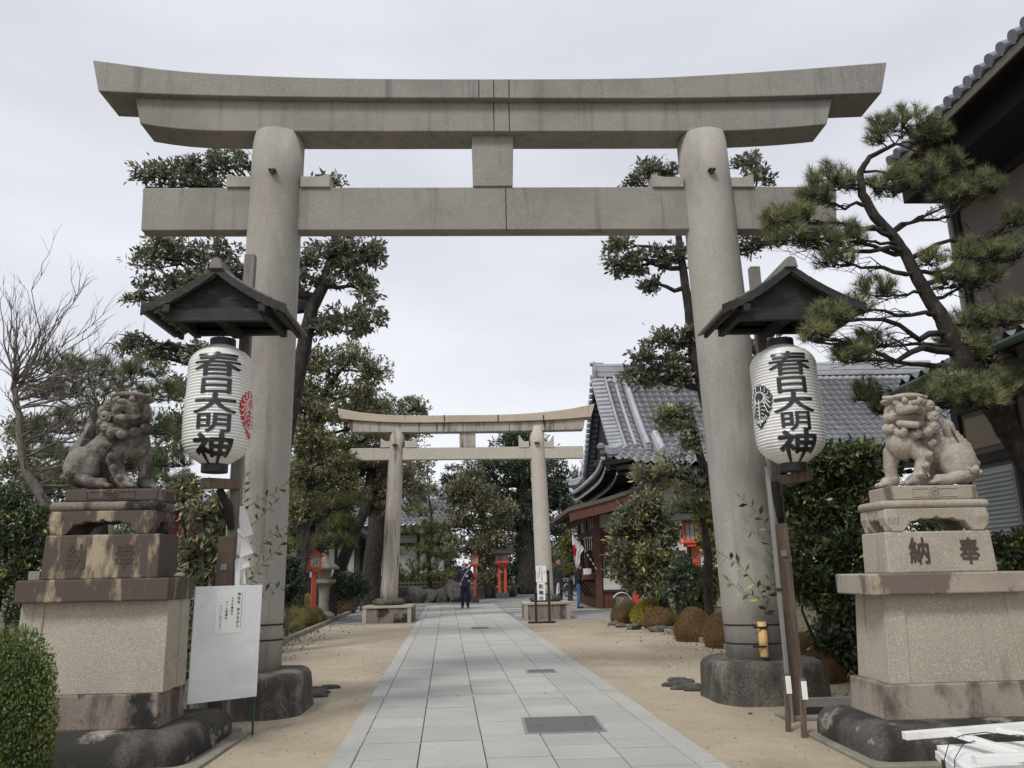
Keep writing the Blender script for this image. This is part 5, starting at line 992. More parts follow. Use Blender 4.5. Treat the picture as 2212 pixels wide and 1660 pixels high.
# ------------------------------------------------------------------ tiled roofs
def tiles(name, fn, nt, rows, m, par, amp=.035, saw=.035, seg=7):
    """corrugated overlapping tile courses laid on the surface fn(s, t); s along the eave, t up the slope"""
    ns = nt*seg+1; ss = np.linspace(0, 1, ns); prof = np.array([max(0, math.sin(2*math.pi*((i % seg)/seg)))*1.0-.35*max(0, -math.sin(2*math.pi*((i % seg)/seg))) for i in range(ns)])*amp
    V = []; eps = .32/rows
    for r in range(rows):
        for t_, lift in ((max(0, r/rows-eps), saw*1.6), ((r+1)/rows, 0.)):
            for i in range(ns):
                p = fn(ss[i], t_); V.append((p[0], p[1], p[2]+prof[i]+lift+(amp*.3*math.sin(2*math.pi*(i % seg)/seg) if lift else 0)))
    V = np.array(V); F = []; idx = np.arange(ns-1)
    for r in range(rows):
        a = r*2*ns; F.append(np.stack([a+idx, a+idx+1, a+ns+idx+1, a+ns+idx], 1))
        if r < rows-1: b = a+ns; c = a+2*ns; F.append(np.stack([b+idx, b+idx+1, c+idx+1, c+idx], 1))
    F = np.concatenate(F); tid = np.concatenate([np.repeat(rng.random(nt), seg)[:ns-1] for _ in range(len(F)//(ns-1))]); return npmesh(name, V, F, tid, m, par)
def ridge(name, pts, w_, h_, m, par, round_=.09, layers=3):
    mb = MB()
    for i in range(layers):
        for a, b in zip(pts[:-1], pts[1:]): k = 1-.12*(i % 2); mb.bar(Vector(a)+Vector((0, 0, h_*(i+.5)/layers)), Vector(b)+Vector((0, 0, h_*(i+.5)/layers)), w_*k, h_/layers*.96)
    mb.tube([Vector(p)+Vector((0, 0, h_+round_*.4)) for p in pts], round_, 8); return mb.build(name, m, par)
# ------------------------------------------------------------------ main hall
hx0, hx1 = 4.35, 21.; hy0, hyr, hy1 = 28., 33.6, 39.2; ze, zr = 5.05, 9.75
hall = thing('shrine_hall', 'large shrine hall with grey tiled hip and gable roof right of the path', 'building', (9.5, 33.6, 0))
gx = 5.35
def hfront(s, t):
    tt = t*1.0; xl = hx0+(gx-.35-hx0)*min(1, t/.2); xr = hx1-(.65)*min(1, t/.2); x = xl+(xr-xl)*s
    z = ze+(zr-ze)*(tt**1.22)+.38*math.exp(-(x-hx0)/.9)*(1-t)**5+.9*math.exp(-(hx1-x)/1.6)*(1-t)**3; return (x, hy0+(hyr-hy0)*t, z)
tiles('front_roof', hfront, 50, 19, MAT['tile'], hall, amp=.05, saw=.05)
tiles('back_roof', lambda s, t: (hfront(s, t)[0], 2*hyr-hfront(s, t)[1], hfront(s, t)[2]), 30, 8, MAT['tile'], hall)
zb_ = ze+(zr-ze)*(.2**1.22)
def hleft(s, t):
    y0 = hy0+(hyr-hy0)*.2*t; y = y0+(2*hyr-2*y0)*s; x = hx0-.0+(gx-hx0+.1)*t; e = min(y-hy0, hy1-y); return (x, y, ze-.12+(zb_-ze+.12)*t**1.15+.42*math.exp(-e/.9)*(1-t)**3)
tiles('side_roof', hleft, 44, 5, MAT['tile'], hall)
# gable, barge boards and verge tiles
gm = MB(); P = []
for i in range(13):
    t = .2+.8*i/12; p = hfront(0, t); P.append((p[1], p[2]-.12))
P2 = P+[(2*hyr-y, z) for y, z in reversed(P[:-1])]; gm.prism(P2, gx, gx+.05, 'x'); gm.build('gable', MAT['soffit'], hall)
for sd in (1, -1):
    bm_ = MB()
    for (ya, za), (yb_, zb2) in zip(P[:-1], P[1:]):
        f = (lambda y: y) if sd == 1 else (lambda y: 2*hyr-y)
        bm_.hexa([(gx-.36, f(ya), za-.34), (gx-.3, f(ya), za-.34), (gx-.3, f(yb_), zb2-.34), (gx-.36, f(yb_), zb2-.34), (gx-.36, f(ya), za+.1), (gx-.3, f(ya), za+.1), (gx-.3, f(yb_), zb2+.1), (gx-.36, f(yb_), zb2+.1)])
    bm_.build('bargeboard', MAT['soffit'], hall); vt = MB()
    for i in range(20):
        t = .2+.79*i/19; p = hfront(0, t); y = p[1] if sd == 1 else 2*hyr-p[1]; vt.tube([(gx-.5, y, p[2]+.06), (gx+.02, y, p[2]+.1)], [.115, .105], 10)
    vt.build('verge_tiles', MAT['tile'], hall, smooth=False)
def along(x, t0, t1, n=7, dz=.05): return [(x, hfront(0, t0+(t1-t0)*i/n)[1], ze+(zr-ze)*(t0+(t1-t0)*i/n)**1.22+dz) for i in range(n+1)]
for x, t0, w_, h_, r in ((gx+.12, .22, .1, .04, .06), (gx+.52, .24, .1, .05, .07), (gx+.95, .2, .24, .2, .11)): ridge('descending_ridge', along(x, t0, .97), w_, h_, MAT['tile'], hall, r, 2)
a = along(gx+1.35, .08, .3); ridge('descending_ridge', a, .34, .3, MAT['tile'], hall, .14, 3)
p = a[0]; MB().prism([(p[0]-.28, p[2]-.05), (p[0]+.28, p[2]-.05), (p[0]+.26, p[2]+.32), (p[0], p[2]+.52), (p[0]-.26, p[2]+.32)], p[1]-.12, p[1], 'y').build('ridge_end_tile', MAT['tile_dark'], hall, bev=.02)
ridge('main_ridge', [(gx-.25, hyr, zr), (12, hyr, zr-.06), (hx1-.6, hyr, zr)], .36, .46, MAT['tile'], hall, .13, 4)
oz = MB(); oz.prism([(hyr-.3, zr-.35), (hyr+.3, zr-.35), (hyr+.32, zr+.3), (hyr, zr+.75), (hyr-.32, zr+.3)], gx-.38, gx-.26, 'x'); oz.tube([(gx-.5, hyr, zr+.62), (gx+.1, hyr, zr+.6)], .1, 8); oz.build('ridge_end_tile', MAT['tile_dark'], hall, bev=.02)
for sd in (1, -1):    # hips at the left corners
    f = (lambda y: y) if sd == 1 else (lambda y: 2*hyr-y); H = []
    for i in range(7): t = i/6; H.append((hx0+.02+(gx-.1-hx0)*t, f(hy0+.05+(hyr-hy0)*.2*t), ze+.42*(1-t)**2+(zb_-ze)*t+.08))
    ridge('hip_ridge', H, .22, .2, MAT['tile'], hall, .09, 2); e = H[0]; MB().lathe([(.02, -.1), (.14, -.06), (.15, .06), (.05, .14)], (e[0]-.06, e[1]-.06*sd, e[2]+.22), 10).build('hip_end_tile', MAT['tile_dark'], hall)
for i in range(44):   # round end tiles along the left eave
    p = hleft((i+.5)/44, 0); MB().tube([(p[0]-.04, p[1], p[2]+.04), (p[0]+.1, p[1], p[2]+.06)], .085, 8).build('eave_end_tile', MAT['tile'], hall)
sf_ = MB(); n = 16
for lvl, dx, dz in ((0, .12, -.12), (1, .5, -.3)):
    for i in range(n):
        a, b = hleft(i/n, 0), hleft((i+1)/n, 0); sf_.hexa([(a[0]+dx, a[1], a[2]+dz-.14), (b[0]+dx, b[1], b[2]+dz-.14), (b[0]+dx+.9, b[1], b[2]+dz+.0), (a[0]+dx+.9, a[1], a[2]+dz+.0), (a[0]+dx, a[1], a[2]+dz), (b[0]+dx, b[1], b[2]+dz), (b[0]+dx+.9, b[1], b[2]+dz+.12), (a[0]+dx+.9, a[1], a[2]+dz+.12)])
for i in range(n):
    a, b = hfront(i/n, 0), hfront((i+1)/n, 0); sf_.hexa([(a[0], a[1]+.1, a[2]-.26), (b[0], b[1]+.1, b[2]-.26), (b[0], b[1]+2.2, ze+.25), (a[0], a[1]+2.2, ze+.25), (a[0], a[1]+.1, a[2]-.06), (b[0], b[1]+.1, b[2]-.06), (b[0], b[1]+2.2, ze+.5), (a[0], a[1]+2.2, ze+.5)])
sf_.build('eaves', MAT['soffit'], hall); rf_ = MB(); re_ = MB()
for j in range(2):
    for i in range(40):
        s = (i+.5)/40; p = hleft(s, 0); x = p[0]+.1+.42*j; z = p[2]-.3-.2*j; rf_.box(x+.0, x+1.1, p[1]-.035, p[1]+.035, z-.04, z+.05); re_.box(x-.012, x-.001, p[1]-.05, p[1]+.05, z-.06, z+.06)
for i in range(40):
    p = hfront((i+.5)/40, 0); z = p[2]-.33; rf_.box(p[0]-.035, p[0]+.035, hy0+.14, hy0+1.2, z-.04, z+.05)
    if i % 4 == 0: re_.box(p[0]-.06, p[0]+.06, hy0+.13, hy0+.136, z-.09, z+.04)
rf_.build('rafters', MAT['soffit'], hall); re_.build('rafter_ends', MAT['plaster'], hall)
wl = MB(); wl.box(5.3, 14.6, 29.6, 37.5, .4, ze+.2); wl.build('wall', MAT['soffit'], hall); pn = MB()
for i in range(7): x = 5.6+i*1.25; pn.box(x, x+.5, 29.56, 29.59, 3.9, 4.6); pn.box(x+.62, x+.9, 29.56, 29.59, 3.9, 4.6); pn.box(x, x+.9, 29.56, 29.59, 1.4, 3.2)
pn.build('plaster_panels', MAT['plaster'], hall); MB().box(4.9, 15, 29.2, 37.9, 0, .4).build('stone_base', MAT['kerb'], hall)
# ------------------------------------------------------------------ amulet office with curved pent roof
off = thing('shrine_office', 'red brown timber shrine office with counter and curved bark roof right of the path', 'building', (6, 31, 0)); cx0, cy0 = 4.3, 30.0
W_ = MAT['brown_wood']; fz = lambda x: 3.5+.24*(x-3.1)+.055*max(0, x-4.3)**2
rs = MB()
for j, (ya, yb_) in enumerate(((28.5, 35.5),)):
    for i in range(10):
        a, b = 3.1+i*.42, 3.1+(i+1)*.42; rs.hexa([(a, ya, fz(a)), (b, ya, fz(b)), (b, yb_, fz(b)), (a, yb_, fz(a)), (a, ya, fz(a)+.15), (b, ya, fz(b)+.15), (b, yb_, fz(b)+.15), (a, yb_, fz(a)+.15)])
rs.build('roof', MAT['copper_roof'], off); fs_ = MB()
for i in range(10):
    a, b = 3.13+i*.41, 3.13+(i+1)*.41; fs_.hexa([(a, 28.56, fz(a)-.36-.012*i), (b, 28.56, fz(b)-.36-.012*i), (b, 28.64, fz(b)-.36-.012*i), (a, 28.64, fz(a)-.36-.012*i), (a, 28.56, fz(a)-.002), (b, 28.56, fz(b)-.002), (b, 28.64, fz(b)-.002), (a, 28.64, fz(a)-.002)])
fs_.build('bargeboard', W_, off); ra = MB()
for i in range(22): y = 28.8+i*.3; ra.hexa([(3.14, y, fz(3.1)-.12), (5.6, y, fz(5.5)-.13), (5.6, y+.07, fz(5.5)-.13), (3.14, y+.07, fz(3.1)-.12), (3.14, y, fz(3.1)-.03), (5.6, y, fz(5.5)-.03), (5.6, y+.07, fz(5.5)-.03), (3.14, y+.07, fz(3.1)-.03)])
ra.box(3.7, 3.85, 28.7, 35.3, 3.2, 3.38); ra.build('rafters', MAT['brown_dark'], off)
for x, y in ((cx0, cy0), (cx0, 32.4), (cx0, 35), (6.5, cy0), (8.8, cy0)): MB().box(x-.11, x+.11, y-.11, y+.11, 0, 3.5).build('post', W_, off, bev=.01)
be = MB(); be.box(cx0+.11, 8.8, cy0-.08, cy0+.08, 2.72, 2.95); be.box(cx0-.08, cx0+.08, cy0+.11, 35, 2.72, 2.95); be.box(cx0+.11, 8.8, cy0-.09, cy0+.09, .6, .68); be.box(cx0-.3, 8.8, cy0-.1, cy0+.1, 3.48, 3.62); be.box(cx0-.1, cx0+.1, cy0-.6, 35.2, 3.4, 3.55); be.build('beams', MAT['brown_dark'], off)
wp = MB(); wp.box(cx0+.13, 8.7, cy0+.0, cy0+.04, 2.96, 3.47); wp.box(cx0-.02, cx0+.02, cy0+.13, 34.8, 2.96, 3.4); wp.build('upper_plaster', MAT['plaster_grey'], off)
st = MB()
for y in (31, 31.8, 33.4): st.box(cx0-.05, cx0-.021, y-.04, y+.04, 2.96, 3.4)
st.build('studs', MAT['brown_dark'], off); lo = MB(); lo.box(cx0+.12, 8.7, cy0+.02, cy0+.05, .0, 2.7)
for i in range(12): z = 1.88+i*.068; lo.box(cx0+.13, 8.7, cy0-.02, cy0+.018, z, z+.04)
lo.build('louvres', W_, off); lp = MB()
for i in range(22): x = cx0+.13+i*.2; lp.box(x, x+.19, cy0-.01, cy0+.018, .02, .6)
lp.build('lower_boards', MAT['brown_wood'], off); MB().box(cx0+.16, 8.6, cy0-.03, cy0-.001, .68, 1.1).build('white_panel', MAT['plaster'], off)
wi = MB(); wi.box(cx0+.2, cx0+1.6, cy0-.015, cy0+.0, 1.16, 1.74); wf_ = wi.build('window', MAT['glass_dark'], off); wi = MB()
for x in (.18, .62, 1.05, 1.58): wi.box(cx0+x, cx0+x+.06, cy0-.045, cy0-.016, 1.12, 1.78)
wi.box(cx0+.2, cx0+1.6, cy0-.04, cy0-.016, 1.12, 1.18); wi.box(cx0+.2, cx0+1.6, cy0-.04, cy0-.016, 1.72, 1.78); wi.build('window_frame', MAT['stucco_brown'], wf_)
co = MB(); co.box(cx0-.62, cx0-.0, cy0+.2, 34.4, .98, 1.05); co.hexa([(cx0-.6, cy0+.2, .98), (cx0-.12, cy0+.2, .98), (cx0-.12, 34.4, .98), (cx0-.6, 34.4, .98), (cx0-.6, cy0+.2, 1.15), (cx0-.12, cy0+.2, 1.3), (cx0-.12, 34.4, 1.3), (cx0-.6, 34.4, 1.15)]); co.build('counter', W_, off, bev=.01)
MB().box(cx0-.1, cx0-.02, cy0+.12, 34.8, 0, .98).build('counter_front', W_, off); la = MB()
for y in (30.6, 31.8, 33): MB().bar((cx0-.1, y, .35), (cx0-.55, y, .97), .05, .07).build('counter_bracket', MAT['brown_dark'], off)
for i in range(14): z = 1.9+i*.055; la.box(cx0-.02, cx0+.02, 30.2, 31.5, z, z+.03)
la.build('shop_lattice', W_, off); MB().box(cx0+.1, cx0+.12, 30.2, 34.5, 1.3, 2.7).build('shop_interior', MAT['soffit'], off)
# goods and papers on the counter, straw rope with streamers
for i, (y, h_, m_n) in enumerate(((30.5, .22, 'paper'), (30.8, .17, 'paper'), (31.2, .24, 'bamboo'))):
    o = MB().box(cx0-.5+.1*i, cx0-.2, y, y+.2, 1.24, 1.24+h_).build('charm_box', MAT[m_n], None, bev=.006, org=(cx0-.35, y, 1.24)); tag(o, ('white upright charm box on the office counter nearest the corner post', 'lower white charm box beside the taller one on the office counter', 'tan wooden charm box furthest back on the office counter')[i], 'box')
sh = thing('straw_rope', 'twisted straw rope with white paper streamers under the office eave', 'rope', (cx0-.15, 31, 2.65)); MB().tube([(cx0-.16, 30.1+i*.4, 2.66-.03*math.sin(i)) for i in range(8)], .03, 6).build('cord', MAT['bamboo'], sh)
st_ = MB()
for y in (30.35, 30.95, 31.6, 32.3):
    for k in range(4): st_.hexa([(cx0-.17, y-.05+.05*(k % 2), 2.62-k*.11-.12), (cx0-.16, y-.05+.05*(k % 2), 2.62-k*.11-.12), (cx0-.16, y+.03+.05*(k % 2), 2.62-k*.11-.14), (cx0-.17, y+.03+.05*(k % 2), 2.62-k*.11-.14), (cx0-.17, y-.05+.05*(k % 2), 2.62-k*.11), (cx0-.16, y-.05+.05*(k % 2), 2.62-k*.11), (cx0-.16, y+.03+.05*(k % 2), 2.62-k*.11-.02), (cx0-.17, y+.03+.05*(k % 2), 2.62-k*.11-.02)])
st_.build('streamers', MAT['paper'], sh)
# flag
MAT['flag'] = mat('flag', 'f0eff0', .8, .03, 2, bump=.05)
MAT['flag_red'] = mat('flag_red', 'c4182c', .8, .05, 4, bump=.05)
fyd = 29.7; fl = thing('flag', 'white flag with red disc drooping from a banded pole at the office corner', 'flag', Y(1288, 1229, fyd)); pb, pt_ = Y(1288, 1229, fyd), Y(1235.5, 1144.5, fyd-.5)
MB().tube([pb, pt_], .018, 8).build('pole', MAT['paper'], fl); bands_ = MB()
for i in range(9): k = .05+i*.11; bands_.tube([pb.lerp(pt_, k), pb.lerp(pt_, k+.05)], .0195, 8)
bands_.build('pole_bands', MAT['iron'], fl); MB().lathe([(.0, -.03), (.03, 0), (.0, .03)], pt_, 8).build('finial', MAT['bamboo'], fl)
out = [(1236, 1147), (1240, 1160), (1250, 1172), (1256, 1180), (1262, 1186), (1254, 1196), (1253, 1205), (1254, 1215), (1249, 1225), (1247, 1231), (1243, 1226), (1240, 1205), (1238, 1185), (1236, 1165)]
rowsF = []; N_ = 22
def edge(v, pts): # interpolate x by v
    for (a, b) in zip(pts[:-1], pts[1:]):
        if a[1] <= v <= b[1]: return a[0]+(b[0]-a[0])*(v-a[1])/max(1e-6, b[1]-a[1])
    return pts[-1][0]
Lf = [(1236, 1147), (1236, 1165), (1238, 1185), (1240, 1205), (1243, 1226), (1247, 1231)]; Rf = [(1236.5, 1147), (1240, 1160), (1250, 1172), (1262, 1186), (1254, 1196), (1253, 1205), (1254, 1215), (1249, 1225), (1247.2, 1231)]
fm = MB(); fr_ = MB(); vs = []
for i in range(N_+1):
    v = 1147+84*i/N_; l, r = edge(v, Lf), edge(v, Rf)
    for j in range(9): u = l+(r-l)*j/8; p = Y(u, v, fyd-.5+.4*i/N_); vs.append((p.x, p.y+.05*math.sin(j*1.9+i*.25), p.z))
fs = [(i*9+j, i*9+j+1, i*9+10+j, i*9+9+j) for i in range(N_) for j in range(8)]
def inred(f): c = sum((Vector(vs[k]) for k in f), Vector())/4; i = f[0]//9; j = f[0] % 9; v = 1147+84*(i+.5)/N_; u = edge(v, Lf)+(edge(v, Rf)-edge(v, Lf))*(j+.5)/8; return ((u-1237.5)/8.5)**2+((v-1191)/13)**2 < 1
fm.add(vs, [f for f in fs if not inred(f)]); fr_.add(vs, [f for f in fs if inred(f)]); fm.build('cloth', MAT['flag'], fl, smooth=True); fr_.build('red_disc', MAT['flag_red'], fl, smooth=True)
# ------------------------------------------------------------------ right house
hs = thing('tiled_house', 'grey brown two level house with tiled eaves at the right edge behind the pine', 'building', (7.5, 8, 0)); wx = 7.0; wy1 = 10.35; e0 = XP(2212, 87, 5.9); e1 = XP(1925, 345, 5.9); ez = (e0.z+XP(2068, 224, 5.9).z)/2
MB().box(wx, 12, 3, wy1, 3.3, 7.6).build('upper_wall', MAT['stucco_brown'], hs); sd_ = MB()
for i in range(30): y = 3.2+i*.215; sd_.box(wx-.035, wx-.002, y, y+.2, 4.6, 7.3) if y < 8.7 else None
sd_.build('siding', MAT['siding'], hs, bev=.006); MB().box(wx-.05, wx+.02, wy1-.12, wy1+.05, 3.3, 7.2).build('corner_post', MAT['black_wood'], hs); MB().tube([(wx-.1, wy1-.02, 3.4), (wx-.1, wy1-.02, 6.6)], .04, 8).build('downpipe', MAT['plaster_grey'], hs)
ey1 = e1.y
tiles('upper_roof', lambda s, t: (5.88+3.6*t, 3+(ey1-3)*s, ez+1.75*t), 34, 12, MAT['tile'], hs, amp=.045)
for i in range(34): y = 3+(ey1-3)*(i+.28)/34; MB().tube([(5.78, y, ez+.04), (6.05, y, ez+.15)], .07, 12).build('eave_end_tile', MAT['tile_dark'], hs)
MB().hexa([(5.86, 3, ez-.1), (9.5, 3, ez+1.6), (9.5, ey1, ez+1.6), (5.86, ey1, ez-.1), (5.86, 3, ez-.012), (9.5, 3, ez+1.69), (9.5, ey1, ez+1.69), (5.86, ey1, ez-.012)]).build('soffit', MAT['soffit'], hs)
MB().box(5.83, 5.86, 3, ey1+.02, ez-.13, ez-.03).build('fascia', MAT['stucco_brown'], hs); MB().box(6.2, 6.99, 3, wy1-.1, 6.55, 7.15).build('eave_shade', MAT['soffit'], hs); MB().box(6.94, 7.0, 3, wy1, 6.42, 6.54).build('wall_plate', MAT['black_wood'], hs)  # black box added below the soffit stands in for deep eave shade
# pent roof and lower wall
le0, le1 = XP(2190, 735, 5.5), XP(1935, 838, 5.5); lz_ = (le0.z+le1.z)/2; ly1 = le1.y
tiles('pent_roof', lambda s, t: (5.5+1.55*t, 3+(ly1-3)*s, lz_+.62*t), 30, 5, MAT['tile_dark'], hs, amp=.04); MB().hexa([(5.5, 3, lz_-.09), (7.02, 3, lz_+.5), (7.02, ly1, lz_+.5), (5.5, ly1, lz_-.09), (5.5, 3, lz_-.01), (7.02, 3, lz_+.58), (7.02, ly1, lz_+.58), (5.5, ly1, lz_-.01)]).build('pent_soffit', MAT['soffit'], hs)
MB().tube([(5.46, 3, lz_-.02), (5.46, ly1+.05, lz_-.04)], .05, 8).build('gutter', MAT['copper_green'], hs); MB().box(wx-.06, wx-.001, 3, wy1, 4.28, 4.42).build('timber_band', MAT['brown_wood'], hs)
lx = 6.25; MB().box(lx, 7.0, 3, 9.9, 0, 3.55).build('lower_wall', MAT['stucco_brown'], hs); lw_ = MB()
for y in (9.85, 8.75, 7.3, 6.1): lw_.box(lx-.05, lx-.002, y-.07, y+.07, 0, 3.4)
lw_.box(lx-.045, lx-.003, 3, 9.85, 2.62, 2.74); lw_.box(lx-.045, lx-.003, 3, 9.85, 3.3, 3.45); lw_.build('timber_frame', MAT['black_wood'], hs)
for y0_, y1_, z0_, z1_ in ((8.9, 9.7, .9, 2.55), (7.5, 8.3, .9, 2.55), (6.3, 7.1, .9, 2.55)):
    f = MB().box(lx-.035, lx-.001, y0_, y1_, z0_, z1_).build('shutter', MAT['shutter'], hs); lv = MB()
    for i in range(30): z = z0_+.03+i*(z1_-z0_-.05)/30; lv.hexa([(lx-.055, y0_+.03, z), (lx-.055, y1_-.03, z), (lx-.036, y1_-.03, z+.012), (lx-.036, y0_+.03, z+.012), (lx-.05, y0_+.03, z+.008), (lx-.05, y1_-.03, z+.008), (lx-.036, y1_-.03, z+.03), (lx-.036, y0_+.03, z+.03)])
    lv.build('slats', MAT['shutter'], f)
for y0_, y1_ in ((8.95, 9.7), (7.5, 8.5), (6.3, 7.2)): f = MB().box(lx-.02, lx-.001, y0_, y1_, 2.82, 3.22).build('window', MAT['window_tan'], hs)
mt = MB().box(lx-.16, lx-.002, 7.52, 7.8, 2.3, 2.55).build('meter_box', MAT['bamboo'], hs, bev=.03)
# ------------------------------------------------------------------ far hall with white walls, black gate, small red shrine
by = 47.; fh = thing('white_walled_hall', 'far hall with white plaster walls and grey tiled hip roof left of the path', 'building', (-5, by, 0)); ea, eb = Y(840, 1139, by-1.2), Y(1020, 1134, by-1.2); zE = (ea.z+eb.z)/2; zR = zE+2.1
def fhr(s, t): xr = eb.x-2.0*t; x = -14+(xr+14)*s; return (x, by-1.2+4.2*t, zE+(zR-zE)*t**1.1+.2*math.exp(-(eb.x-x)/.8)*(1-t)**3)
tiles('front_roof', fhr, 44, 9, MAT['tile'], fh, amp=.05, saw=.05); tiles('side_roof', lambda s, t: (eb.x-2.0*t, by-1.2+4.2*t+(8.4-8.4*t)*s, zE+(zR-zE)*t**1.1), 20, 9, MAT['tile'], fh, amp=.05)
ridge('hip_ridge', [(eb.x-2*t, by-1.2+4.2*t, zE+(zR-zE)*t**1.1+.05) for t in (0, .25, .5, .75, 1)], .25, .2, MAT['tile'], fh, .1, 2); ridge('main_ridge', [(eb.x-2, by+3, zR), (-14, by+3, zR)], .35, .35, MAT['tile'], fh, .12, 3)
ridge('small_ridge', [Y(958, 1108, by+2), Y(1003, 1108, by+2)], .3, .3, MAT['tile'], fh, .12, 3)
MB().box(-13.5, eb.x-1.5, by, by+6, 0, zE+.15).build('wall', MAT['plaster_grey'], fh); tb = MB()
for i in range(8): x = eb.x-1.6-i*1.6; tb.box(x-.09, x+.09, by-.04, by-.002, 0, zE)
for z in (zE-.35, zE-1.0, 1.2): tb.box(-13.5, eb.x-1.5, by-.05, by-.003, z-.1, z+.1)
tb.box(-13.5, eb.x-1.5, by-.06, by-.051, 0, 1.15); tb.build('timber_frame', MAT['soffit'], fh); MB().hexa([(-14, by-1.15, zE-.15), (eb.x, by-1.15, zE-.15), (eb.x, by+.5, zE+.1), (-14, by+.5, zE+.1), (-14, by-1.15, zE-.03), (eb.x, by-1.15, zE-.03), (eb.x, by+.5, zE+.3), (-14, by+.5, zE+.3)]).build('eaves', MAT['soffit'], fh)
gy_ = 37.; gt = thing('black_gate', 'black timber gate with dark roof behind the left trees', 'gate', (-7, gy_, 0)); pa, pb_ = Y(771, 1240, gy_).x, Y(783, 1240, gy_+1.6).x
for x, y in ((pa, gy_), (pb_, gy_+1.8), (pa-2.6, gy_), (pb_-2.8, gy_+1.8)): MB().box(x-.13, x+.13, y-.13, y+.13, 0, 3.0).build('post', MAT['black_wood'], gt)
zr2 = Y(735, 1112, gy_).z+.3; zl = Y(832, 1178, gy_).z; rx_ = Y(832, 1178, gy_).x; cxr = pa-1.3; m_ = MB()
for sd in (1, -1):
    for i in range(5): k0, k1 = i/5, (i+1)/5; w2 = rx_-cxr; f = lambda k: zr2-(zr2-zl)*(1.15*k-.15*k*k); a, b = cxr+sd*w2*k0, cxr+sd*w2*k1; m_.hexa([(a, gy_-1.3, f(k0)-.2), (b, gy_-1.3, f(k1)-.2), (b, gy_+3, f(k1)-.2), (a, gy_+3, f(k0)-.2), (a, gy_-1.3, f(k0)), (b, gy_-1.3, f(k1)), (b, gy_+3, f(k1)), (a, gy_+3, f(k0))])
m_.build('roof', MAT['soffit'], gt); MB().prism([(cxr-2.2, 2.75), (cxr+2.2, 2.75), (cxr, zr2-.3)], gy_-.3, gy_-.2, 'y').build('gable_board', MAT['soffit'], gt); m_ = MB(); m_.box(pa-.16, pa+.16, gy_-.2, gy_-.13, 2.82, 2.98); m_.box(pa+.5, pa+.62, gy_-.36, gy_-.3, 3.1, 3.2); m_.build('white_fitting', MAT['plaster'], gt); MB().box(pa-2.7, pa+.2, gy_-.1, gy_+.1, 2.6, 2.82).build('beam', MAT['black_wood'], gt)
ry_ = 15.; sr = thing('red_shrine', 'small red lacquered shrine fence with dark roof glimpsed behind the left post', 'shrine', Y(395, 1300, ry_)); sr.location.z = 0; ROOT[sr.name] = Vector(sr.location); a, b = Y(372, 1102, ry_), Y(432, 1166, ry_); m_ = MB()
for i in range(6): x = a.x+(b.x-a.x)*i/5; m_.box(x-.03, x+.03, ry_-.03, ry_+.03, 0, a.z)
m_.box(a.x, b.x, ry_-.035, ry_+.035, a.z-.5, a.z-.42); m_.box(a.x, b.x, ry_-.035, ry_+.035, a.z-.06, a.z); m_.build('posts', MAT['red_dull'], sr); MB().hexa([(a.x-.4, ry_-.5, a.z), (b.x+.3, ry_-.5, a.z), (b.x+.3, ry_+.5, a.z), (a.x-.4, ry_+.5, a.z), (a.x-.1, ry_-.05, a.z+.35), (b.x, ry_-.05, a.z+.35), (b.x, ry_+.05, a.z+.35), (a.x-.1, ry_+.05, a.z+.35)]).build('roof', MAT['tile_dark'], sr)
by2 = 62.; m_ = thing('market_stall', 'distant brown shed with orange boarded front right of the far trees', 'shed', Y(1140, 1270, by2)); m_.location.z = 0; ROOT[m_.name] = Vector(m_.location); a, b = Y(1118, 1226, by2), Y(1170, 1268, by2)
MB().box(a.x, b.x+3, by2, by2+3, 0, a.z).build('wall', mat('orange_wood', 'a8663c', .8, .2, 2), m_); MB().hexa([(a.x-.5, by2-1, a.z), (b.x+3.5, by2-1, a.z), (b.x+3.5, by2+4, a.z), (a.x-.5, by2+4, a.z), (a.x+.3, by2+1, a.z+1.2), (b.x+3, by2+1, a.z+1.2), (b.x+3, by2+2, a.z+1.2), (a.x+.3, by2+2, a.z+1.2)]).build('roof', MAT['brown_dark'], m_)
# ------------------------------------------------------------------ people
SK = {'skin': mat('skin', 'b98a70', .6, .06, 6, bump=0), 'navy': mat('navy_cloth', '262c44', .85, .12, 6, bump=.1), 'navy2': mat('navy_trousers', '1f2236', .85, .12, 6, bump=.1), 'black': mat('black_cloth', '1c1c1f', .85, .15, 6, bump=.1), 'char': mat('charcoal_coat', '333436', .85, .12, 6, bump=.1), 'jean': mat('denim', '4a5f7e', .85, .15, 9, bump=.1), 'hair': mat('hair', '16130f', .6, .2, 20, bump=0), 'shoe': mat('shoe', '121214', .5, .1, 9, bump=0), 'white': mat('white_cloth', 'd9d9d6', .8, .05, 4, bump=0), 'cuff': mat('red_cuff', '8e2a30', .8, .1, 4, bump=0)}
def hand(s, p, d, fwd):
    p = Vector(p); d = Vector(d).normalized(); f = Vector(fwd).normalized(); side = d.cross(f).normalized(); q = [(tuple(p), .028, tuple(p+d*.06), .034)]
    for i, (o, l) in enumerate(((-.03, .06), (-.01, .07), (.01, .065), (.03, .05))):
        a = p+d*.075+side*o; b = a+d*l*.6+f*.01; c = b+d*l*.35+f*.03; q += [(tuple(a), .0105, tuple(b), .01), (tuple(b), .01, tuple(c), .009)]
    a = p+d*.02-side*.03*s; q += [(tuple(a), .013, tuple(a+d*.04-side*.02*s+f*.015), .011)]; return q
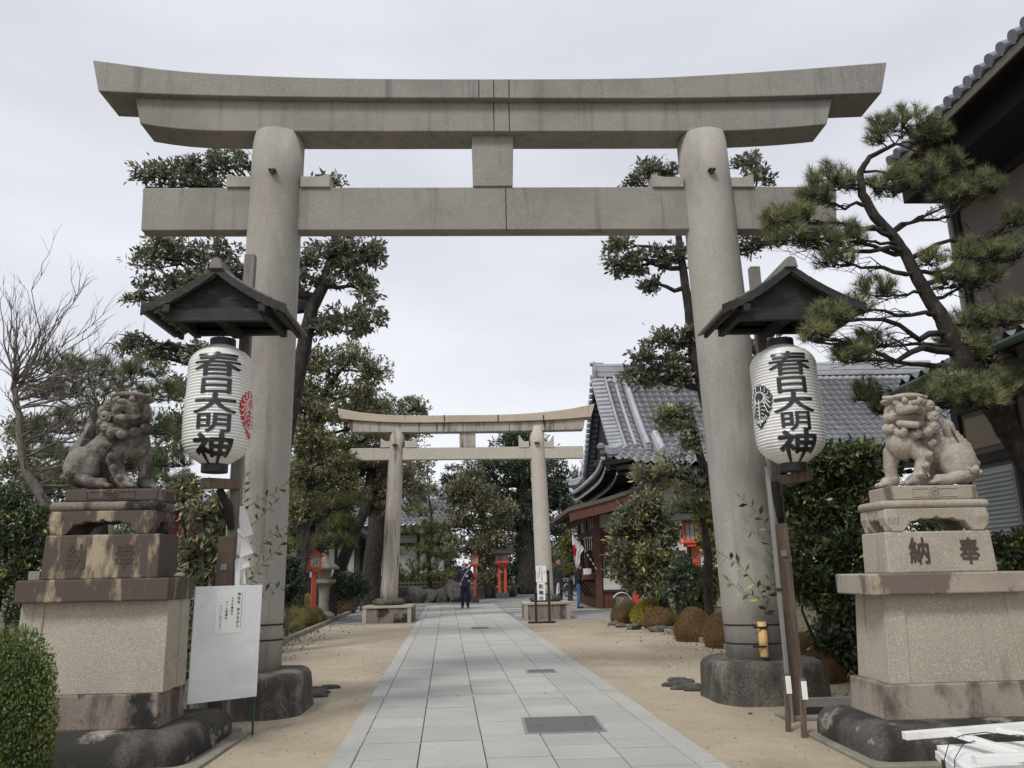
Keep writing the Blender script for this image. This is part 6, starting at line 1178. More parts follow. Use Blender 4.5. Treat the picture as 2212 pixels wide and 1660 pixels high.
def person(label, loc, rz, H, J, parts, head_yaw=0, hair=True, extra=None):
    """J: joints (local, 1.75 m tall, facing -y); parts: clothing (name, material, segments)"""
    t = thing('person', label, 'person', loc, rz); k = H/1.75; Sx = lambda p: (p[0]*k, p[1]*k, p[2]*k)
    q = []; c = lambda a, ra, b, rb: q.append((Sx(a), ra*k, Sx(b), rb*k)); e = lambda p, r: q.append((Sx(p), tuple(x*k for x in r)))
    hd = J['head']; hx_, hy_, hz_ = hd; cy, sy = math.cos(head_yaw), math.sin(head_yaw); fz_ = lambda x, y, z: (hx_+x*cy-y*sy, hy_+x*sy+y*cy, hz_+z)
    e(hd, (.078, .09, .105)); e(fz_(0, -.02, -.06), (.06, .07, .06)); e(fz_(0, -.098, -.01), (.013, .02, .022)); e(fz_(0, -.08, -.052), (.026, .014, .01)); e(fz_(-.078, .01, 0), (.012, .02, .03)); e(fz_(.078, .01, 0), (.012, .02, .03)); e(fz_(0, -.075, .028), (.055, .018, .012))
    c((hx_, hy_+.02, hz_-.08), .055, (0, .02, 1.47), .06)
    c((-.1, .02, 1.4), .1, (.1, .02, 1.4), .1); c((0, .01, 1.35), .13, (0, 0, 1.02), .12)
    for s in ('l', 'r'):
        c(J['sh'+s], .06, J['el'+s], .045); c(J['el'+s], .043, J['wr'+s], .028); c(J['hip'+s], .09, J['kn'+s], .058); c(J['kn'+s], .056, J['an'+s], .038); c(J['an'+s], .04, J['toe'+s], .03)
        d = Vector(J['wr'+s])-Vector(J['el'+s]); q += [tuple([Sx(h[0]), h[1]*k, Sx(h[2]), h[3]*k]) for h in hand(1 if s == 'l' else -1, J['wr'+s], d, (0, -1, 0) if abs(d.normalized().y) < .8 else (0, 0, -1))]
    blob('body', q, SK['skin'], t, vox=.011, smooth=2)
    for nm, m, segs in parts: blob(nm, [(Sx(s_[0]), s_[1]*k, Sx(s_[2]), s_[3]*k) if len(s_) == 4 else (Sx(s_[0]), tuple(x*k for x in s_[1])) for s_ in segs], SK[m], t, vox=.014, smooth=4)
    if hair: blob('hair', [(Sx(fz_(0, .02, .035)), tuple(x*k for x in (.086, .092, .088))), (Sx(fz_(0, .055, -.02)), tuple(x*k for x in (.075, .05, .07)))], SK['hair'], t, vox=.01, smooth=2)
    if extra: extra(t, k)
    return t
def stand(sp=.11): return {'hipl': (-.09, 0, .93), 'hipr': (.09, 0, .93), 'knl': (-sp, -.01, .5), 'knr': (sp, -.01, .5), 'anl': (-sp-.01, .03, .08), 'anr': (sp+.01, .03, .08), 'toel': (-sp-.03, -.14, .035), 'toer': (sp+.03, -.14, .035), 'head': (0, -.01, 1.64), 'shl': (-.19, .02, 1.42), 'shr': (.19, .02, 1.42)}
def legs(J, m, r=.1, w_=.075): return ('trousers', m, [(J['hipl'], r, J['knl'], w_), (J['knl'], w_, J['anl'], .062), (J['hipr'], r, J['knr'], w_), (J['knr'], w_, J['anr'], .062), ((-.07, 0, .97), .11, (.07, 0, .97), .11)])
def shoes(J): return ('shoes', 'shoe', [((J['anl'][0], .05, .045), .045, (J['toel'][0], -.13, .04), .042), ((J['anr'][0], .05, .045), .045, (J['toer'][0], -.13, .04), .042)])
def jacket(J, m, hem=.84, r=.155, name='jacket', sl=.068): return (name, m, [((-.11, .02, 1.4), .105, (.11, .02, 1.4), .105), ((-.05, 0, 1.3), r, (-.05, 0, hem+.12), r*.93), ((.05, 0, 1.3), r, (.05, 0, hem+.12), r*.93), ((0, 0, 1.44), .09, (0, .0, 1.52), .068), (J['shl'], sl+.01, J['ell'], sl), (J['ell'], sl, tuple(Vector(J['ell']).lerp(Vector(J['wrl']), .88)), .05), (J['shr'], sl+.01, J['elr'], sl), (J['elr'], sl, tuple(Vector(J['elr']).lerp(Vector(J['wrr']), .88)), .05)])
J = stand(.1); J.update({'ell': (-.36, .03, 1.17), 'elr': (.35, .03, 1.17), 'wrl': (-.22, -.1, 1.0), 'wrr': (.2, -.16, 1.08), 'head': (-.02, -.02, 1.64)})
def badge(t, k):
    MB().box(.03*k, .12*k, -.185*k, -.178*k, 1.22*k, 1.3*k).build('name_badge', SK['white'], t, local=True); MB().tube([(.15*k, -.06*k, 1.5*k), (.0, -.17*k, 1.32*k), (-.12*k, -.165*k, 1.1*k), (-.17*k, -.08*k, 1.0*k)], .012, 6).build('shoulder_strap', SK['white'], t, local=True)
    MB().lathe([(.055, -.03), (.06, 0), (.055, .03)], (-.25*k, -.07*k, 1.02*k), 10).build('cuff', SK['cuff'], t, local=True); MB().lathe([(.055, -.03), (.06, 0), (.055, .03)], (.26*k, -.1*k, 1.12*k), 10).build('cuff', SK['cuff'], t, local=True)
person('man in navy work clothes standing on the stone path, hands at his waist', (-.77, 32.2, .022), 0, 1.74, J, [jacket(J, 'navy', .8, .17), legs(J, 'navy2', .11, .085), shoes(J)], 0, True, badge)
J = stand(.07); J.update({'ell': (-.24, .06, 1.12), 'elr': (.24, .06, 1.12), 'wrl': (-.22, -.06, .9), 'wrr': (.23, -.04, .88), 'head': (0, -.02, 1.62)})
def coat(t, k): MB().hexa([(-.34*k, -.1*k, .62*k), (-.1*k, -.12*k, .66*k), (-.1*k, -.09*k, .66*k), (-.34*k, -.07*k, .62*k), (-.24*k, -.1*k, .95*k), (-.16*k, -.12*k, .97*k), (-.16*k, -.09*k, .97*k), (-.24*k, -.07*k, .95*k)]).build('papers', SK['white'], t, local=True)
g = Y(1205, 1300, 26.6); person('person in long charcoal coat holding white papers behind the far torii', (g.x, 26.6, .004), 1.15, 1.84, J, [jacket(J, 'char', .55, .165, 'coat'), ('skirt', 'black', [((0, 0, .7), .17, (0, 0, .2), .16)]), shoes(J)], 0, True, coat)
J = stand(.08); J.update({'ell': (-.24, -.05, 1.12), 'elr': (.24, -.05, 1.12), 'wrl': (-.14, -.3, 1.12), 'wrr': (.16, -.3, 1.12), 'head': (0, -.06, 1.61)})
def bag(t, k): MB().box(-.13*k, .13*k, .14*k, .2*k, .95*k, 1.22*k).build('shirt_panel', mat('grey_shirt', '8f949c', .9, .05, 4, bump=0), t, local=True, bev=.02)
g = Y(1251, 1300, 30.6); person('person in black jacket and blue jeans at the office counter', (g.x, 30.6, .004), 1.45, 1.66, J, [jacket(J, 'black', .86, .16), legs(J, 'jean', .105, .085), shoes(J)], 0, True, bag)
J = stand(.08); J.update({'ell': (-.25, .04, 1.12), 'elr': (.25, .04, 1.12), 'wrl': (-.24, -.08, .9), 'wrr': (.24, -.08, .9)})
g = Y(1143, 1280, 52); person('far person in dark clothes standing left of the far torii right pillar', (g.x, 52, .004), .5, 1.65, J, [jacket(J, 'black', .8), legs(J, 'navy2'), shoes(J)])
g = Y(1129, 1280, 55); person('farthest person in dark clothes near the big dark tree trunk', (g.x, 55, .004), -.6, 1.6, J, [jacket(J, 'char', .8), legs(J, 'black'), shoes(J)])
# ------------------------------------------------------------------ bicycles
def bicycle(label, loc, rz, group='parked bicycles'):
    t = thing('bicycle', label, 'bicycle', loc, rz, group)
    for x in (-.52, .52):
        w_ = MB().tube([(x+.31*math.cos(a), 0, .33+.31*math.sin(a)) for a in [i*math.pi/12 for i in range(25)]], .02, 6, cap=False).build('wheel', MAT['iron'], t, local=True); s = MB()
        for i in range(12): a = i*math.pi/6; s.tube([(x, 0, .33), (x+.3*math.cos(a), 0, .33+.3*math.sin(a))], .003, 3)
        s.build('spokes', MAT['steel'], w_, local=True); MB().tube([(x+.35*math.cos(a), 0, .33+.35*math.sin(a)) for a in [.3+i*.25 for i in range(10)]], .015, 4).build('mudguard', MAT['white_paint'], t, local=True)
    f = MB()
    for a, b in (((-.52, .33), (-.1, .3)), ((-.52, .33), (-.2, .78)), ((-.2, .85), (-.1, .3)), ((-.1, .3), (.36, .7)), ((-.18, .7), (.34, .85)), ((.52, .33), (.32, .95))): f.tube([(a[0], 0, a[1]), (b[0], 0, b[1])], .016, 6)
    f.build('frame', MAT['iron'], t, local=True); MB().tube([(.25, -.25, 1.0), (.32, -.1, .98), (.32, .1, .98), (.25, .25, 1.0)], .014, 6).build('handlebar', MAT['iron'], t, local=True); MB().box(-.32, -.08, -.06, .06, .85, .9).build('saddle', MAT['iron'], t, local=True, bev=.02); b = MB()
    b.box(.4, .68, -.16, .16, .78, .8); b.box(.4, .41, -.16, .16, .8, 1.0); b.box(.67, .68, -.16, .16, .8, 1.0); b.box(.41, .67, -.16, -.15, .8, 1.0); b.box(.41, .67, .15, .16, .8, 1.0); b.build('basket', MAT['steel'], t, local=True); return t
g = Y(1219, 1280, 44); b0 = bicycle('bicycle parked far back left of a second one beyond the far torii', (g.x, 44, 0), 1.2); g = Y(1233, 1280, 44); dup(b0, (g.x, 44, 0), 1.0, 'bicycle parked far back right of the first one beyond the far torii')
g = Y(1352, 1300, 26.2); dup(b0, (g.x+.35, 26.2, 0), .25, 'bicycle half hidden by shrubs in front of the office boards')
# ------------------------------------------------------------------ trees and shrubs
BG = 'trees behind the torii gates'
# big cloud-pruned evergreen left
tree('evergreen_tree', 'tall pruned evergreen with thick dark trunk behind the left torii pillar', 'tree', 15.8,
     [(590, 1290, .19, 0), (606, 1000, .18, 0), (628, 880, .17, 0), (650, 780, .16, 0), (674, 665, .14, 0), (698, 620, .12, 0), (714, 565, .1, 0), (728, 500, .08, 0)],
     [(745, 540, 62, 34, 0, 1.2), (800, 545, 32, 30, 0, .8), (680, 545, 45, 38, 0, .9), (660, 600, 40, 40, 0, .8), (760, 570, 45, 25, 0, .8), (790, 620, 38, 30, 0, .8), (795, 680, 32, 40, 0, .9), (745, 690, 55, 22, 0, .8), (710, 710, 60, 20, 0, .8), (705, 610, 24, 14, 0, .4),
      (700, 395, 42, 25, 0, .6), (330, 375, 42, 26, .3, .8), (395, 365, 40, 38, .3, 1), (470, 355, 55, 35, .3, 1.1), (520, 345, 35, 25, .3, .6), (350, 395, 60, 18, .3, .7), (430, 400, 60, 20, .3, .8),
      (330, 555, 55, 38, 0, 1), (395, 535, 60, 28, 0, 1), (470, 550, 60, 35, 0, 1), (350, 615, 45, 35, 0, .8), (420, 610, 50, 32, 0, .8), (500, 600, 50, 35, 0, .7), (290, 640, 18, 14, 0, .25), (370, 655, 30, 25, 0, .5),
      (290, 745, 40, 22, 0, .6), (350, 770, 45, 30, 0, .8), (380, 840, 40, 35, 0, .8), (420, 760, 50, 25, 0, .6)],
     LM['magnolia'], bark='bark_dark', group=BG, leaf=(.14, .06), per=8, dens=80, sub=14, twig=.008)
# pruned evergreen right
tree('evergreen_tree', 'tall pruned evergreen with bare crooked limbs behind the right torii pillar', 'tree', 13.0,
     [(1600, 1290, .14, 0), (1575, 1080, .13, 0), (1534, 900, .11, 0), (1502, 780, .1, 0), (1484, 640, .08, 0), (1472, 560, .07, 0), (1462, 470, .05, 0), (1440, 400, .04, 0)],
     [(1395, 368, 35, 24, 0, .7), (1445, 372, 30, 22, 0, .5), (1360, 398, 30, 12, 0, .4), (1610, 355, 32, 22, 0, .55), (1640, 385, 30, 16, 0, .5), (1335, 530, 30, 18, 0, .6), (1330, 570, 30, 25, 0, .7), (1375, 560, 40, 32, 0, .9), (1425, 555, 28, 20, 0, .5), (1400, 618, 32, 14, 0, .45), (1465, 560, 30, 30, 0, .4),
      (1620, 530, 28, 24, 0, .6), (1660, 525, 30, 12, 0, .4), (1435, 735, 38, 28, 0, .7), (1480, 740, 30, 30, 0, .6), (1395, 770, 28, 16, 0, .5), (1440, 790, 45, 18, 0, .7), (1380, 810, 42, 18, 0, .8), (1420, 820, 40, 16, 0, .6), (1480, 820, 35, 22, 0, .6), (1650, 750, 40, 20, 0, .5)],
     LM['magnolia'], bark='bark_dark', group=BG, leaf=(.12, .05), per=8, dens=78, sub=13, twig=.008)
tree('evergreen_tree', 'leafy evergreen with clumped branches in front of the shrine hall roof', 'tree', 15.5,
     [(1590, 1300, .13, 0), (1575, 1180, .12, 0), (1545, 1075, .1, 0), (1508, 970, .08, 0), (1490, 880, .06, 0)],
     [(1440, 895, 32, 14, 0, .5), (1470, 900, 30, 26, 0, .6), (1450, 925, 40, 16, 0, .6), (1400, 1030, 42, 18, 0, 1), (1460, 1020, 50, 30, 0, 1.2), (1500, 1050, 40, 35, 0, .8), (1420, 905, 26, 12, 0, .4), (1490, 960, 26, 26, 0, .6)],
     LM['loquat'], bark='bark_dark', group=BG, leaf=(.14, .045), per=7, dens=70, sub=7, twig=.007)
# oaks behind
tree('oak_tree', 'brownish green broadleaf oak behind the left torii pillar above the second torii', 'tree', 27.5,
     [(690, 1290, .2, 0), (694, 1120, .18, 0), (696, 1000, .16, 0), (690, 920, .14, 0), (700, 850, .11, 0), (735, 800, .08, 0)],
     [(700, 790, 55, 40, 0, 1.1), (760, 775, 55, 35, 0, 1.1), (805, 800, 40, 40, 0, 1), (800, 860, 48, 40, 0, 1), (740, 850, 60, 40, 0, 1.2), (670, 860, 40, 50, 0, 1), (660, 780, 30, 40, 0, .7), (780, 920, 45, 30, 0, .8), (680, 940, 50, 30, 0, .9), (650, 985, 40, 40, 0, .9), (740, 960, 40, 22, 0, .5), (660, 920, 40, 30, 0, .8), (730, 900, 50, 30, 0, .8), (820, 940, 30, 25, 0, .5), (770, 990, 50, 25, 0, .7), (700, 1000, 50, 25, 0, .8)],
     LM['oak'], bark='bark_dark', group=BG, leaf=(.13, .06), per=8, dens=190, sub=12, twig=.012)
tree('oak_tree', 'lower spreading oak with pale brown leaves left of the far torii left pillar', 'tree', 28.5,
     [(715, 1290, .22, -1), (745, 1200, .21, -1), (785, 1110, .18, -1), (805, 1010, .16, 0), (815, 960, .12, 0)],
     [(770, 1050, 60, 40, 0, 1.1), (830, 1055, 45, 40, 0, 1), (720, 1060, 60, 45, 0, 1.1), (700, 1010, 50, 35, 0, 1), (790, 1000, 50, 30, 0, .9), (850, 1010, 35, 45, 0, .8), (880, 1050, 30, 45, 0, .8), (730, 1110, 50, 28, 0, .8), (650, 1060, 35, 50, 0, .8), (820, 1100, 40, 20, 0, .5)],
     LM['brownish'], bark='bark_dark', group=BG, leaf=(.15, .068), per=8, dens=170, sub=11, twig=.012)
tree('camphor_tree', 'grey green camphor tree rising behind the left half of the far torii', 'tree', 33,
     [(800, 1280, .4, 0), (820, 1040, .36, 0), (850, 960, .28, 0), (860, 900, .2, 0)],
     [(850, 895, 60, 28, 0, 1), (900, 885, 35, 22, 0, .8), (800, 880, 55, 28, 0, 1), (880, 945, 55, 32, 0, 1), (790, 960, 60, 40, 0, 1), (900, 1000, 35, 50, 0, 1), (770, 905, 45, 40, 0, .9), (895, 1060, 30, 35, 0, .8), (830, 930, 50, 35, 0, .9)],
     LM['oak_far'], bark='bark_dark', group=BG, leaf=(.15, .075), per=8, dens=170, sub=12, twig=.02)
tree('evergreen_tree', 'olive leaved evergreen filling the gap right of the left torii pillar', 'tree', 23.5, [(648, 1290, .12, 0), (662, 1150, .11, 0), (668, 1020, .09, 0), (672, 950, .06, 0)],
     [(650, 870, 30, 28, 0, .8), (690, 895, 36, 26, 0, .9), (655, 945, 36, 32, 0, 1), (705, 965, 42, 26, 0, 1), (655, 1015, 36, 30, 0, 1), (715, 1030, 46, 24, 0, 1), (670, 1085, 44, 22, 0, .9), (745, 1000, 34, 22, 0, .7), (640, 1110, 28, 34, 0, .9), (765, 1050, 30, 22, 0, .6)],
     LM['oak'], bark='bark_dark', group=BG, leaf=(.13, .06), per=8, dens=150, sub=11, twig=.009)
# large dark conifer
tree('conifer_tree', 'large dark spreading conifer behind the right half of the far torii', 'tree', 50,
     [(1138, 1290, .8, 0), (1140, 1200, .75, 0), (1135, 1100, .6, 0), (1130, 1000, .4, 0), (1125, 940, .2, 0)],
     [(1110, 955, 45, 28, 0, 1.2), (1150, 965, 50, 30, 0, 1), (1080, 1010, 70, 28, 0, 1.3), (1150, 1010, 60, 35, 0, 1.2), (1010, 1030, 55, 22, 0, 1), (1000, 1070, 55, 26, 0, 1), (1060, 1060, 60, 35, 0, 1.3), (1130, 1070, 60, 40, 0, 1.4), (1195, 1040, 45, 40, 0, 1.2), (1210, 1090, 45, 40, 0, 1.2), (1160, 1130, 60, 35, 0, 1.2), (1080, 1120, 60, 35, 0, 1.2), (1215, 1150, 45, 40, 0, 1), (980, 1045, 30, 18, 0, .6), (1130, 1180, 50, 35, 0, 1), (1060, 1180, 50, 40, 0, 1), (1090, 1240, 50, 35, 0, .8)],
     LM['dark'], bark='bark_dark', group=BG, leaf=(.3, .11), per=8, dens=210, sub=12, droop=-.3, twig=.03, flat=.6)
# mid tree with brownish leaves
tree('evergreen_oak', 'bushy tree with brownish yellow leaves behind the vermilion lantern', 'tree', 43.5,
     [(1040, 1290, .2, 0), (1041, 1180, .18, 0), (1046, 1120, .14, 0), (1020, 1050, .06, 0)],
     [(1020, 1025, 26, 18, 0, .5), (1005, 1050, 40, 30, 0, 1), (1045, 1070, 45, 35, 0, 1.2), (985, 1085, 40, 35, 0, 1.1), (1025, 1105, 55, 35, 0, 1.3), (1085, 1110, 35, 30, 0, .9), (1000, 1140, 40, 30, 0, 1), (1060, 1150, 50, 35, 0, 1.2), (990, 1190, 40, 40, 0, 1.1), (1050, 1200, 50, 40, 0, 1.2), (985, 1240, 35, 35, 0, .9), (1060, 1250, 45, 30, 0, 1), (1090, 1170, 30, 40, 0, .8)],
     LM['brownish'], bark='bark_pale', group=BG, leaf=(.24, .1), per=7, dens=120, sub=9, twig=.015)
# bare and scrubby trees far right
def bare(name, label, y, trunk, tips, r0=.09, seed=1, sub=5, group=None, bark='bark_pale', spread=.25, up=.35, tw=1.):
    T = [Y(u, v, y+d) for u, v, d in trunk]; t = thing(name, label, 'tree', (T[0].x, T[0].y, 0), group=group); n = len(T); mb = MB(); r = random.Random(seed)
    if T[0].z > .02: T.insert(0, Vector((T[0].x, T[0].y, -.05))); n += 1
    P = []; R = []
    for i in range(n-1):
        q = limb(T[i], T[i+1], .05, 4, seed=seed+i); P += q[:-1] if i < n-2 else q
    R = [r0*(1-.7*i/(len(P)-1)) for i in range(len(P))]; mb.tube(P, R, 8); mb.build('trunk', MAT[bark], t, smooth=True); mb = MB()
    for (u, v, dy) in tips:
        e = Y(u, v, y+dy); j = min(range(len(P)), key=lambda j: (P[j]-e).length+max(0, P[j].z-e.z)*1.5+r.random()*.5); lp = limb(P[j], e, .09, 7, seed=r.randint(0, 999)); ra = min(R[j]*.55, .012+.013*(e-P[j]).length)*tw
        mb.tube(lp, [ra*(1-.86*k/7) for k in range(8)], 5)
        for s in range(sub):
            k = r.randint(2, 6); a = lp[k]; ln = (e-P[j]).length*r.uniform(.18, .42); d = ((lp[k+1]-lp[k]).normalized()+Vector((r.uniform(-1, 1), r.uniform(-.8, .8), r.uniform(-.5, 1)+up))*.75).normalized(); b = a+d*ln; q = limb(a, b, .12, 4, seed=r.randint(0, 999)); mb.tube(q, [ra*.42*(1-.75*m/4) for m in range(5)], 4)
            for _ in range(2): m = r.randint(1, 3); c = q[m]+(d+Vector((r.uniform(-1, 1), r.uniform(-1, 1), r.uniform(-.4, 1.1)))*.8).normalized()*ln*.4; mb.tube([q[m], q[m].lerp(c, .5)+Vector((r.uniform(-.01, .01), 0, .008)), c], [ra*.2, ra*.15, ra*.08], 3)
    mb.build('branches', MAT[bark], t); return t
rr = random.Random(5)
bare('bare_tree', 'far leafless tree with fine branches between the far torii and the shrine hall', 55, [(1250, 1280, 0), (1250, 1150, 0), (1245, 1080, 0)], [(rr.uniform(1205, 1300), rr.uniform(985, 1110), rr.uniform(-2, 2)) for _ in range(46)], .22, 3, 6, BG, tw=1.5)
tree('broadleaf_tree', 'mixed brown scrub tree far right beyond the far torii right pillar', 'tree', 60, [(1275, 1290, .3, 0), (1275, 1120, .2, 0)], [(1275, 1040, 40, 35, 0, .6), (1240, 1080, 45, 35, 0, .8), (1300, 1020, 30, 35, 0, .6), (1240, 1140, 50, 30, 0, .8), (1270, 1100, 45, 30, 0, .7), (1225, 1200, 40, 35, 0, .9), (1260, 1180, 40, 30, 0, .9)],
     LM['oak_far'], group=BG, leaf=(.28, .12), per=7, dens=90, sub=8, twig=.02)
tree('maple_shrub', 'reddish brown shrubby tree behind the flag near the shrine office', 'tree', 38, [(1232, 1290, .12, 0), (1235, 1200, .08, 0)], [(1225, 1190, 35, 25, 0, 1), (1245, 1215, 25, 25, 0, .8), (1215, 1230, 30, 22, 0, .8), (1240, 1165, 30, 18, 0, .7)], LM['azalea_green'], group=BG, leaf=(.16, .07), per=7, dens=80, sub=8, twig=.01)
# left background pine and dark masses
def pine(name, label, y, trunk, pads, lm, bark='bark_dark', ln=.13, wd=.008, per=24, dens=26, group=None, wig=.14, limbs=True, flat=.45, up=.9, tangle=2):
    T = [(Y(u, v, y+d), r) for u, v, r, d in trunk]; t = thing(name, label, 'tree', (T[0][0].x, T[0][0].y, 0), group=group); P = []; R = []; mb = MB()
    if T[0][0].z > .02: T.insert(0, (Vector((T[0][0].x, T[0][0].y, -.05)), T[0][1]*1.1))
    n = len(T)
    for i in range(n-1):
        q = limb(T[i][0], T[i+1][0], .05, 4, seed=i+3)
        for j in range(4 if i < n-2 else 5): P.append(q[j]); R.append(T[i][1]+(T[i+1][1]-T[i][1])*j/4)
    mb.tube(P, R, 10); mb.build('trunk', MAT[bark], t, smooth=True); mb = MB(); tufts = []; r = random.Random(len(pads)*7+1)
    for i, pd in enumerate(pads):
        u, v, ru, rv = pd[:4]; dy = pd[4] if len(pd) > 4 else 0; wt = pd[5] if len(pd) > 5 else 1; c = Y(u, v, y+dy); k = (y+dy)/FPX*1.03; A = ru*k; B = max(.1, rv*k)
        j = min(range(len(P)), key=lambda j: (P[j]-c).length+max(0, P[j].z-c.z)*1.2); lp = limb(P[j], c+Vector((0, 0, -B*.6)), wig, 8, seed=i*5+2); r0 = min(R[j]*.5, .014+.015*(c-P[j]).length); mb.tube(lp, [r0*(1-.8*q/8) for q in range(9)], 6)
        m = max(3, int(dens*wt)); tips = []
        for q in range(m):
            a = r.uniform(0, 2*math.pi); rad = math.sqrt(r.random()); p = c+Vector((A*rad*math.cos(a), A*.8*rad*math.sin(a), B*(1-rad*rad)*r.uniform(-.1, 1.2)+B*r.uniform(-.7, .4))); tips.append(p); tufts.append((tuple(p), (r.uniform(-.6, .6)+.5*math.cos(a)*rad, r.uniform(-.6, .6)+.4*math.sin(a)*rad, up*r.uniform(.4, 1.2))))
        subs = [lp[5].lerp(c, .3)]+[c+Vector((A*.6*math.cos(a), A*.5*math.sin(a), -B*.55)) for a in [r.uniform(0, 6.28) for _ in range(4)]]
        for s in subs[1:]: mb.tube(limb(lp[6], s, .2, 4, seed=r.randint(0, 999)), [r0*.32, r0*.28, r0*.24, r0*.2, r0*.14], 4)
        for p in tips:
            s = min(subs, key=lambda s: (s-p).length); mb.tube(limb(s, p, .25, 3, seed=r.randint(0, 9999)), [r0*.16+.002, r0*.12+.002, .003, .002], 3, cap=False)
        for _ in range(tangle*3):
            a = c+Vector((A*r.uniform(-1, 1), A*.7*r.uniform(-1, 1), -B*r.uniform(.3, 1.3))); mb.tube(limb(r.choice(lp[3:]), a, .3, 5, seed=r.randint(0, 9999)), [.007, .006, .005, .004, .003, .002], 3, cap=False)
    mb.build('branches', MAT[bark], t, smooth=True); needles('needles', tufts, lm, t, ln, wd, per); return t, P, R
rr = random.Random(11)
pine('pine_tree', 'dark garden pine behind the bare tree and the dark guardian lion', 12.5, [(215, 1290, .16, 0), (215, 1050, .15, 0), (205, 950, .12, 0), (215, 880, .08, 0)],
     [(130, 790, 60, 24), (190, 800, 55, 26), (250, 805, 55, 24), (310, 800, 45, 22), (150, 840, 60, 20), (100, 850, 45, 20), (270, 845, 55, 20), (170, 900, 60, 20), (120, 920, 50, 20), (240, 900, 40, 16), (350, 850, 40, 24), (330, 920, 45, 30), (90, 970, 40, 24), (370, 990, 45, 30), (395, 1060, 40, 30), (350, 1040, 45, 24), (140, 985, 50, 20), (230, 990, 50, 22), (300, 1000, 45, 22), (110, 1045, 50, 22), (200, 1060, 50, 24), (60, 1060, 40, 24), (290, 1060, 40, 20)], LM['pine_dark'], ln=.16, wd=.008, per=32, dens=50, group=BG)
pine('pine_tree', 'mid green pines in the shade left of the path behind the left torii pillar', 26, [(690, 1290, .2, 0), (700, 1150, .18, 0), (705, 1060, .12, 0)], [(670, 1075, 55, 24, 0, 1.3), (740, 1085, 55, 20, 0, 1.2), (660, 1120, 45, 20), (735, 1130, 35, 18), (690, 1025, 45, 18), (720, 1170, 45, 20), (640, 1030, 35, 30), (650, 1180, 40, 20)], LM['pine_soft'], ln=.27, wd=.017, per=30, dens=60, group=BG)
pine('pine_tree', 'small layered garden pine before the white walled hall, right of the far torii left pillar', 40, [(930, 1290, .12, 0), (925, 1200, .1, 0), (935, 1130, .07, 0), (925, 1070, .04, 0)], [(905, 1105, 45, 14), (925, 1060, 28, 16), (940, 1135, 35, 10), (895, 1150, 40, 12), (950, 1165, 35, 10), (905, 1190, 45, 12), (960, 1200, 30, 10), (905, 1225, 40, 12), (950, 1245, 38, 10, 0, 1.4), (880, 1245, 35, 12)], LM['pine_soft'], ln=.3, wd=.025, per=30, dens=44, group=BG, tangle=1)
pine('pine_tree', 'small bright pine above the roof of the nearest vermilion lantern', 17, [(1530, 1290, .1, 0), (1528, 1180, .09, 0), (1515, 1110, .06, 0)], [(1475, 1095, 42, 20), (1510, 1075, 35, 18), (1490, 1060, 35, 14), (1525, 1110, 28, 20)], LM['pine'], ln=.16, wd=.009, per=30, dens=46, group=BG)
# dense dark backdrop wood
def mass(name, label, y, cl, lm, leaf, dens, seed=0, kind='stuff'):
    C = [(Y(u, v, y+dy), (ru*(y+dy)/FPX, ru*(y+dy)/FPX*.6, rv*(y+dy)/FPX)) for u, v, ru, rv, dy in cl]; t = thing(name, label, 'wood', (C[0][0].x, C[0][0].y, 0)); t['kind'] = kind; o = crown('foliage', C, lm, t, leaf=leaf, per=8, dens=dens, sub=14)
    return t
mass('distant_wood', 'dark evergreen undergrowth filling the far garden behind the fences', 54, [(-420, 1170, 260, 80, 0), (-850, 1170, 300, 90, 0), (-40, 1180, 200, 70, 0), (150, 1180, 150, 60, 0), (330, 1150, 120, 60, 0), (480, 1160, 120, 70, 0), (600, 1150, 110, 80, 0), (700, 1230, 110, 50, 0), (1180, 1235, 70, 40, 6), (1300, 1215, 60, 50, 4), (1230, 1245, 60, 30, 3), (1450, 1200, 140, 70, 0), (1700, 1180, 160, 70, 0)], LM['dark'], (.34, .15), 380)
mass('garden_undergrowth', 'dark leafy undergrowth between the left pedestal and the far garden', 16, [(-160, 1170, 140, 90, 1), (-420, 1180, 180, 90, 3), (60, 1150, 110, 90, 0), (230, 1190, 110, 80, 0), (420, 1160, 80, 70, 1), (520, 1230, 80, 70, 1), (620, 1255, 30, 40, 2), (420, 1250, 90, 60, -1), (760, 1270, 40, 40, 10)], LM['dark'], (.13, .055), 420)
# leafy shrub between pedestal and left post, camellia at left edge, hedge right
def shrub(name, label, y, cl, lm, leaf, dens, per=7, sub=9, twig=.006, trunkpx=None, group=None, cat='shrub', droop=-.1):
    C = [(Y(c[0], c[1], y+(c[4] if len(c) > 4 else 0)), (c[2]*y/FPX*1.03, c[2]*y/FPX*.8, c[3]*y/FPX*1.03)) for c in cl]; b = C[0][0]; t = thing(name, label, cat, (b.x, b.y, 0), group=group); crown('foliage', C, lm, t, leaf=leaf, per=per, dens=dens, sub=sub, twig=twig, droop=droop); mb = MB()
    for i, (c, r) in enumerate(C): mb.tube(limb((b.x+(c.x-b.x)*.35, b.y, 0), c, .1, 6, seed=i), [.03, .028, .024, .02, .015, .01, .006], 6)
    mb.build('stems', MAT['bark_dark'], t, smooth=True); return t
shrub('leafy_shrub', 'long leaved shrub growing between the dark lion pedestal and the left post', 9.6, [(440, 1110, 45, 40), (475, 1170, 40, 50), (420, 1190, 40, 50), (450, 1240, 45, 40), (400, 1060, 35, 30), (490, 1090, 30, 30), (430, 1310, 50, 60), (410, 1400, 50, 60)], LM['loquat'], (.12, .032), 75, droop=-.5, group=None)
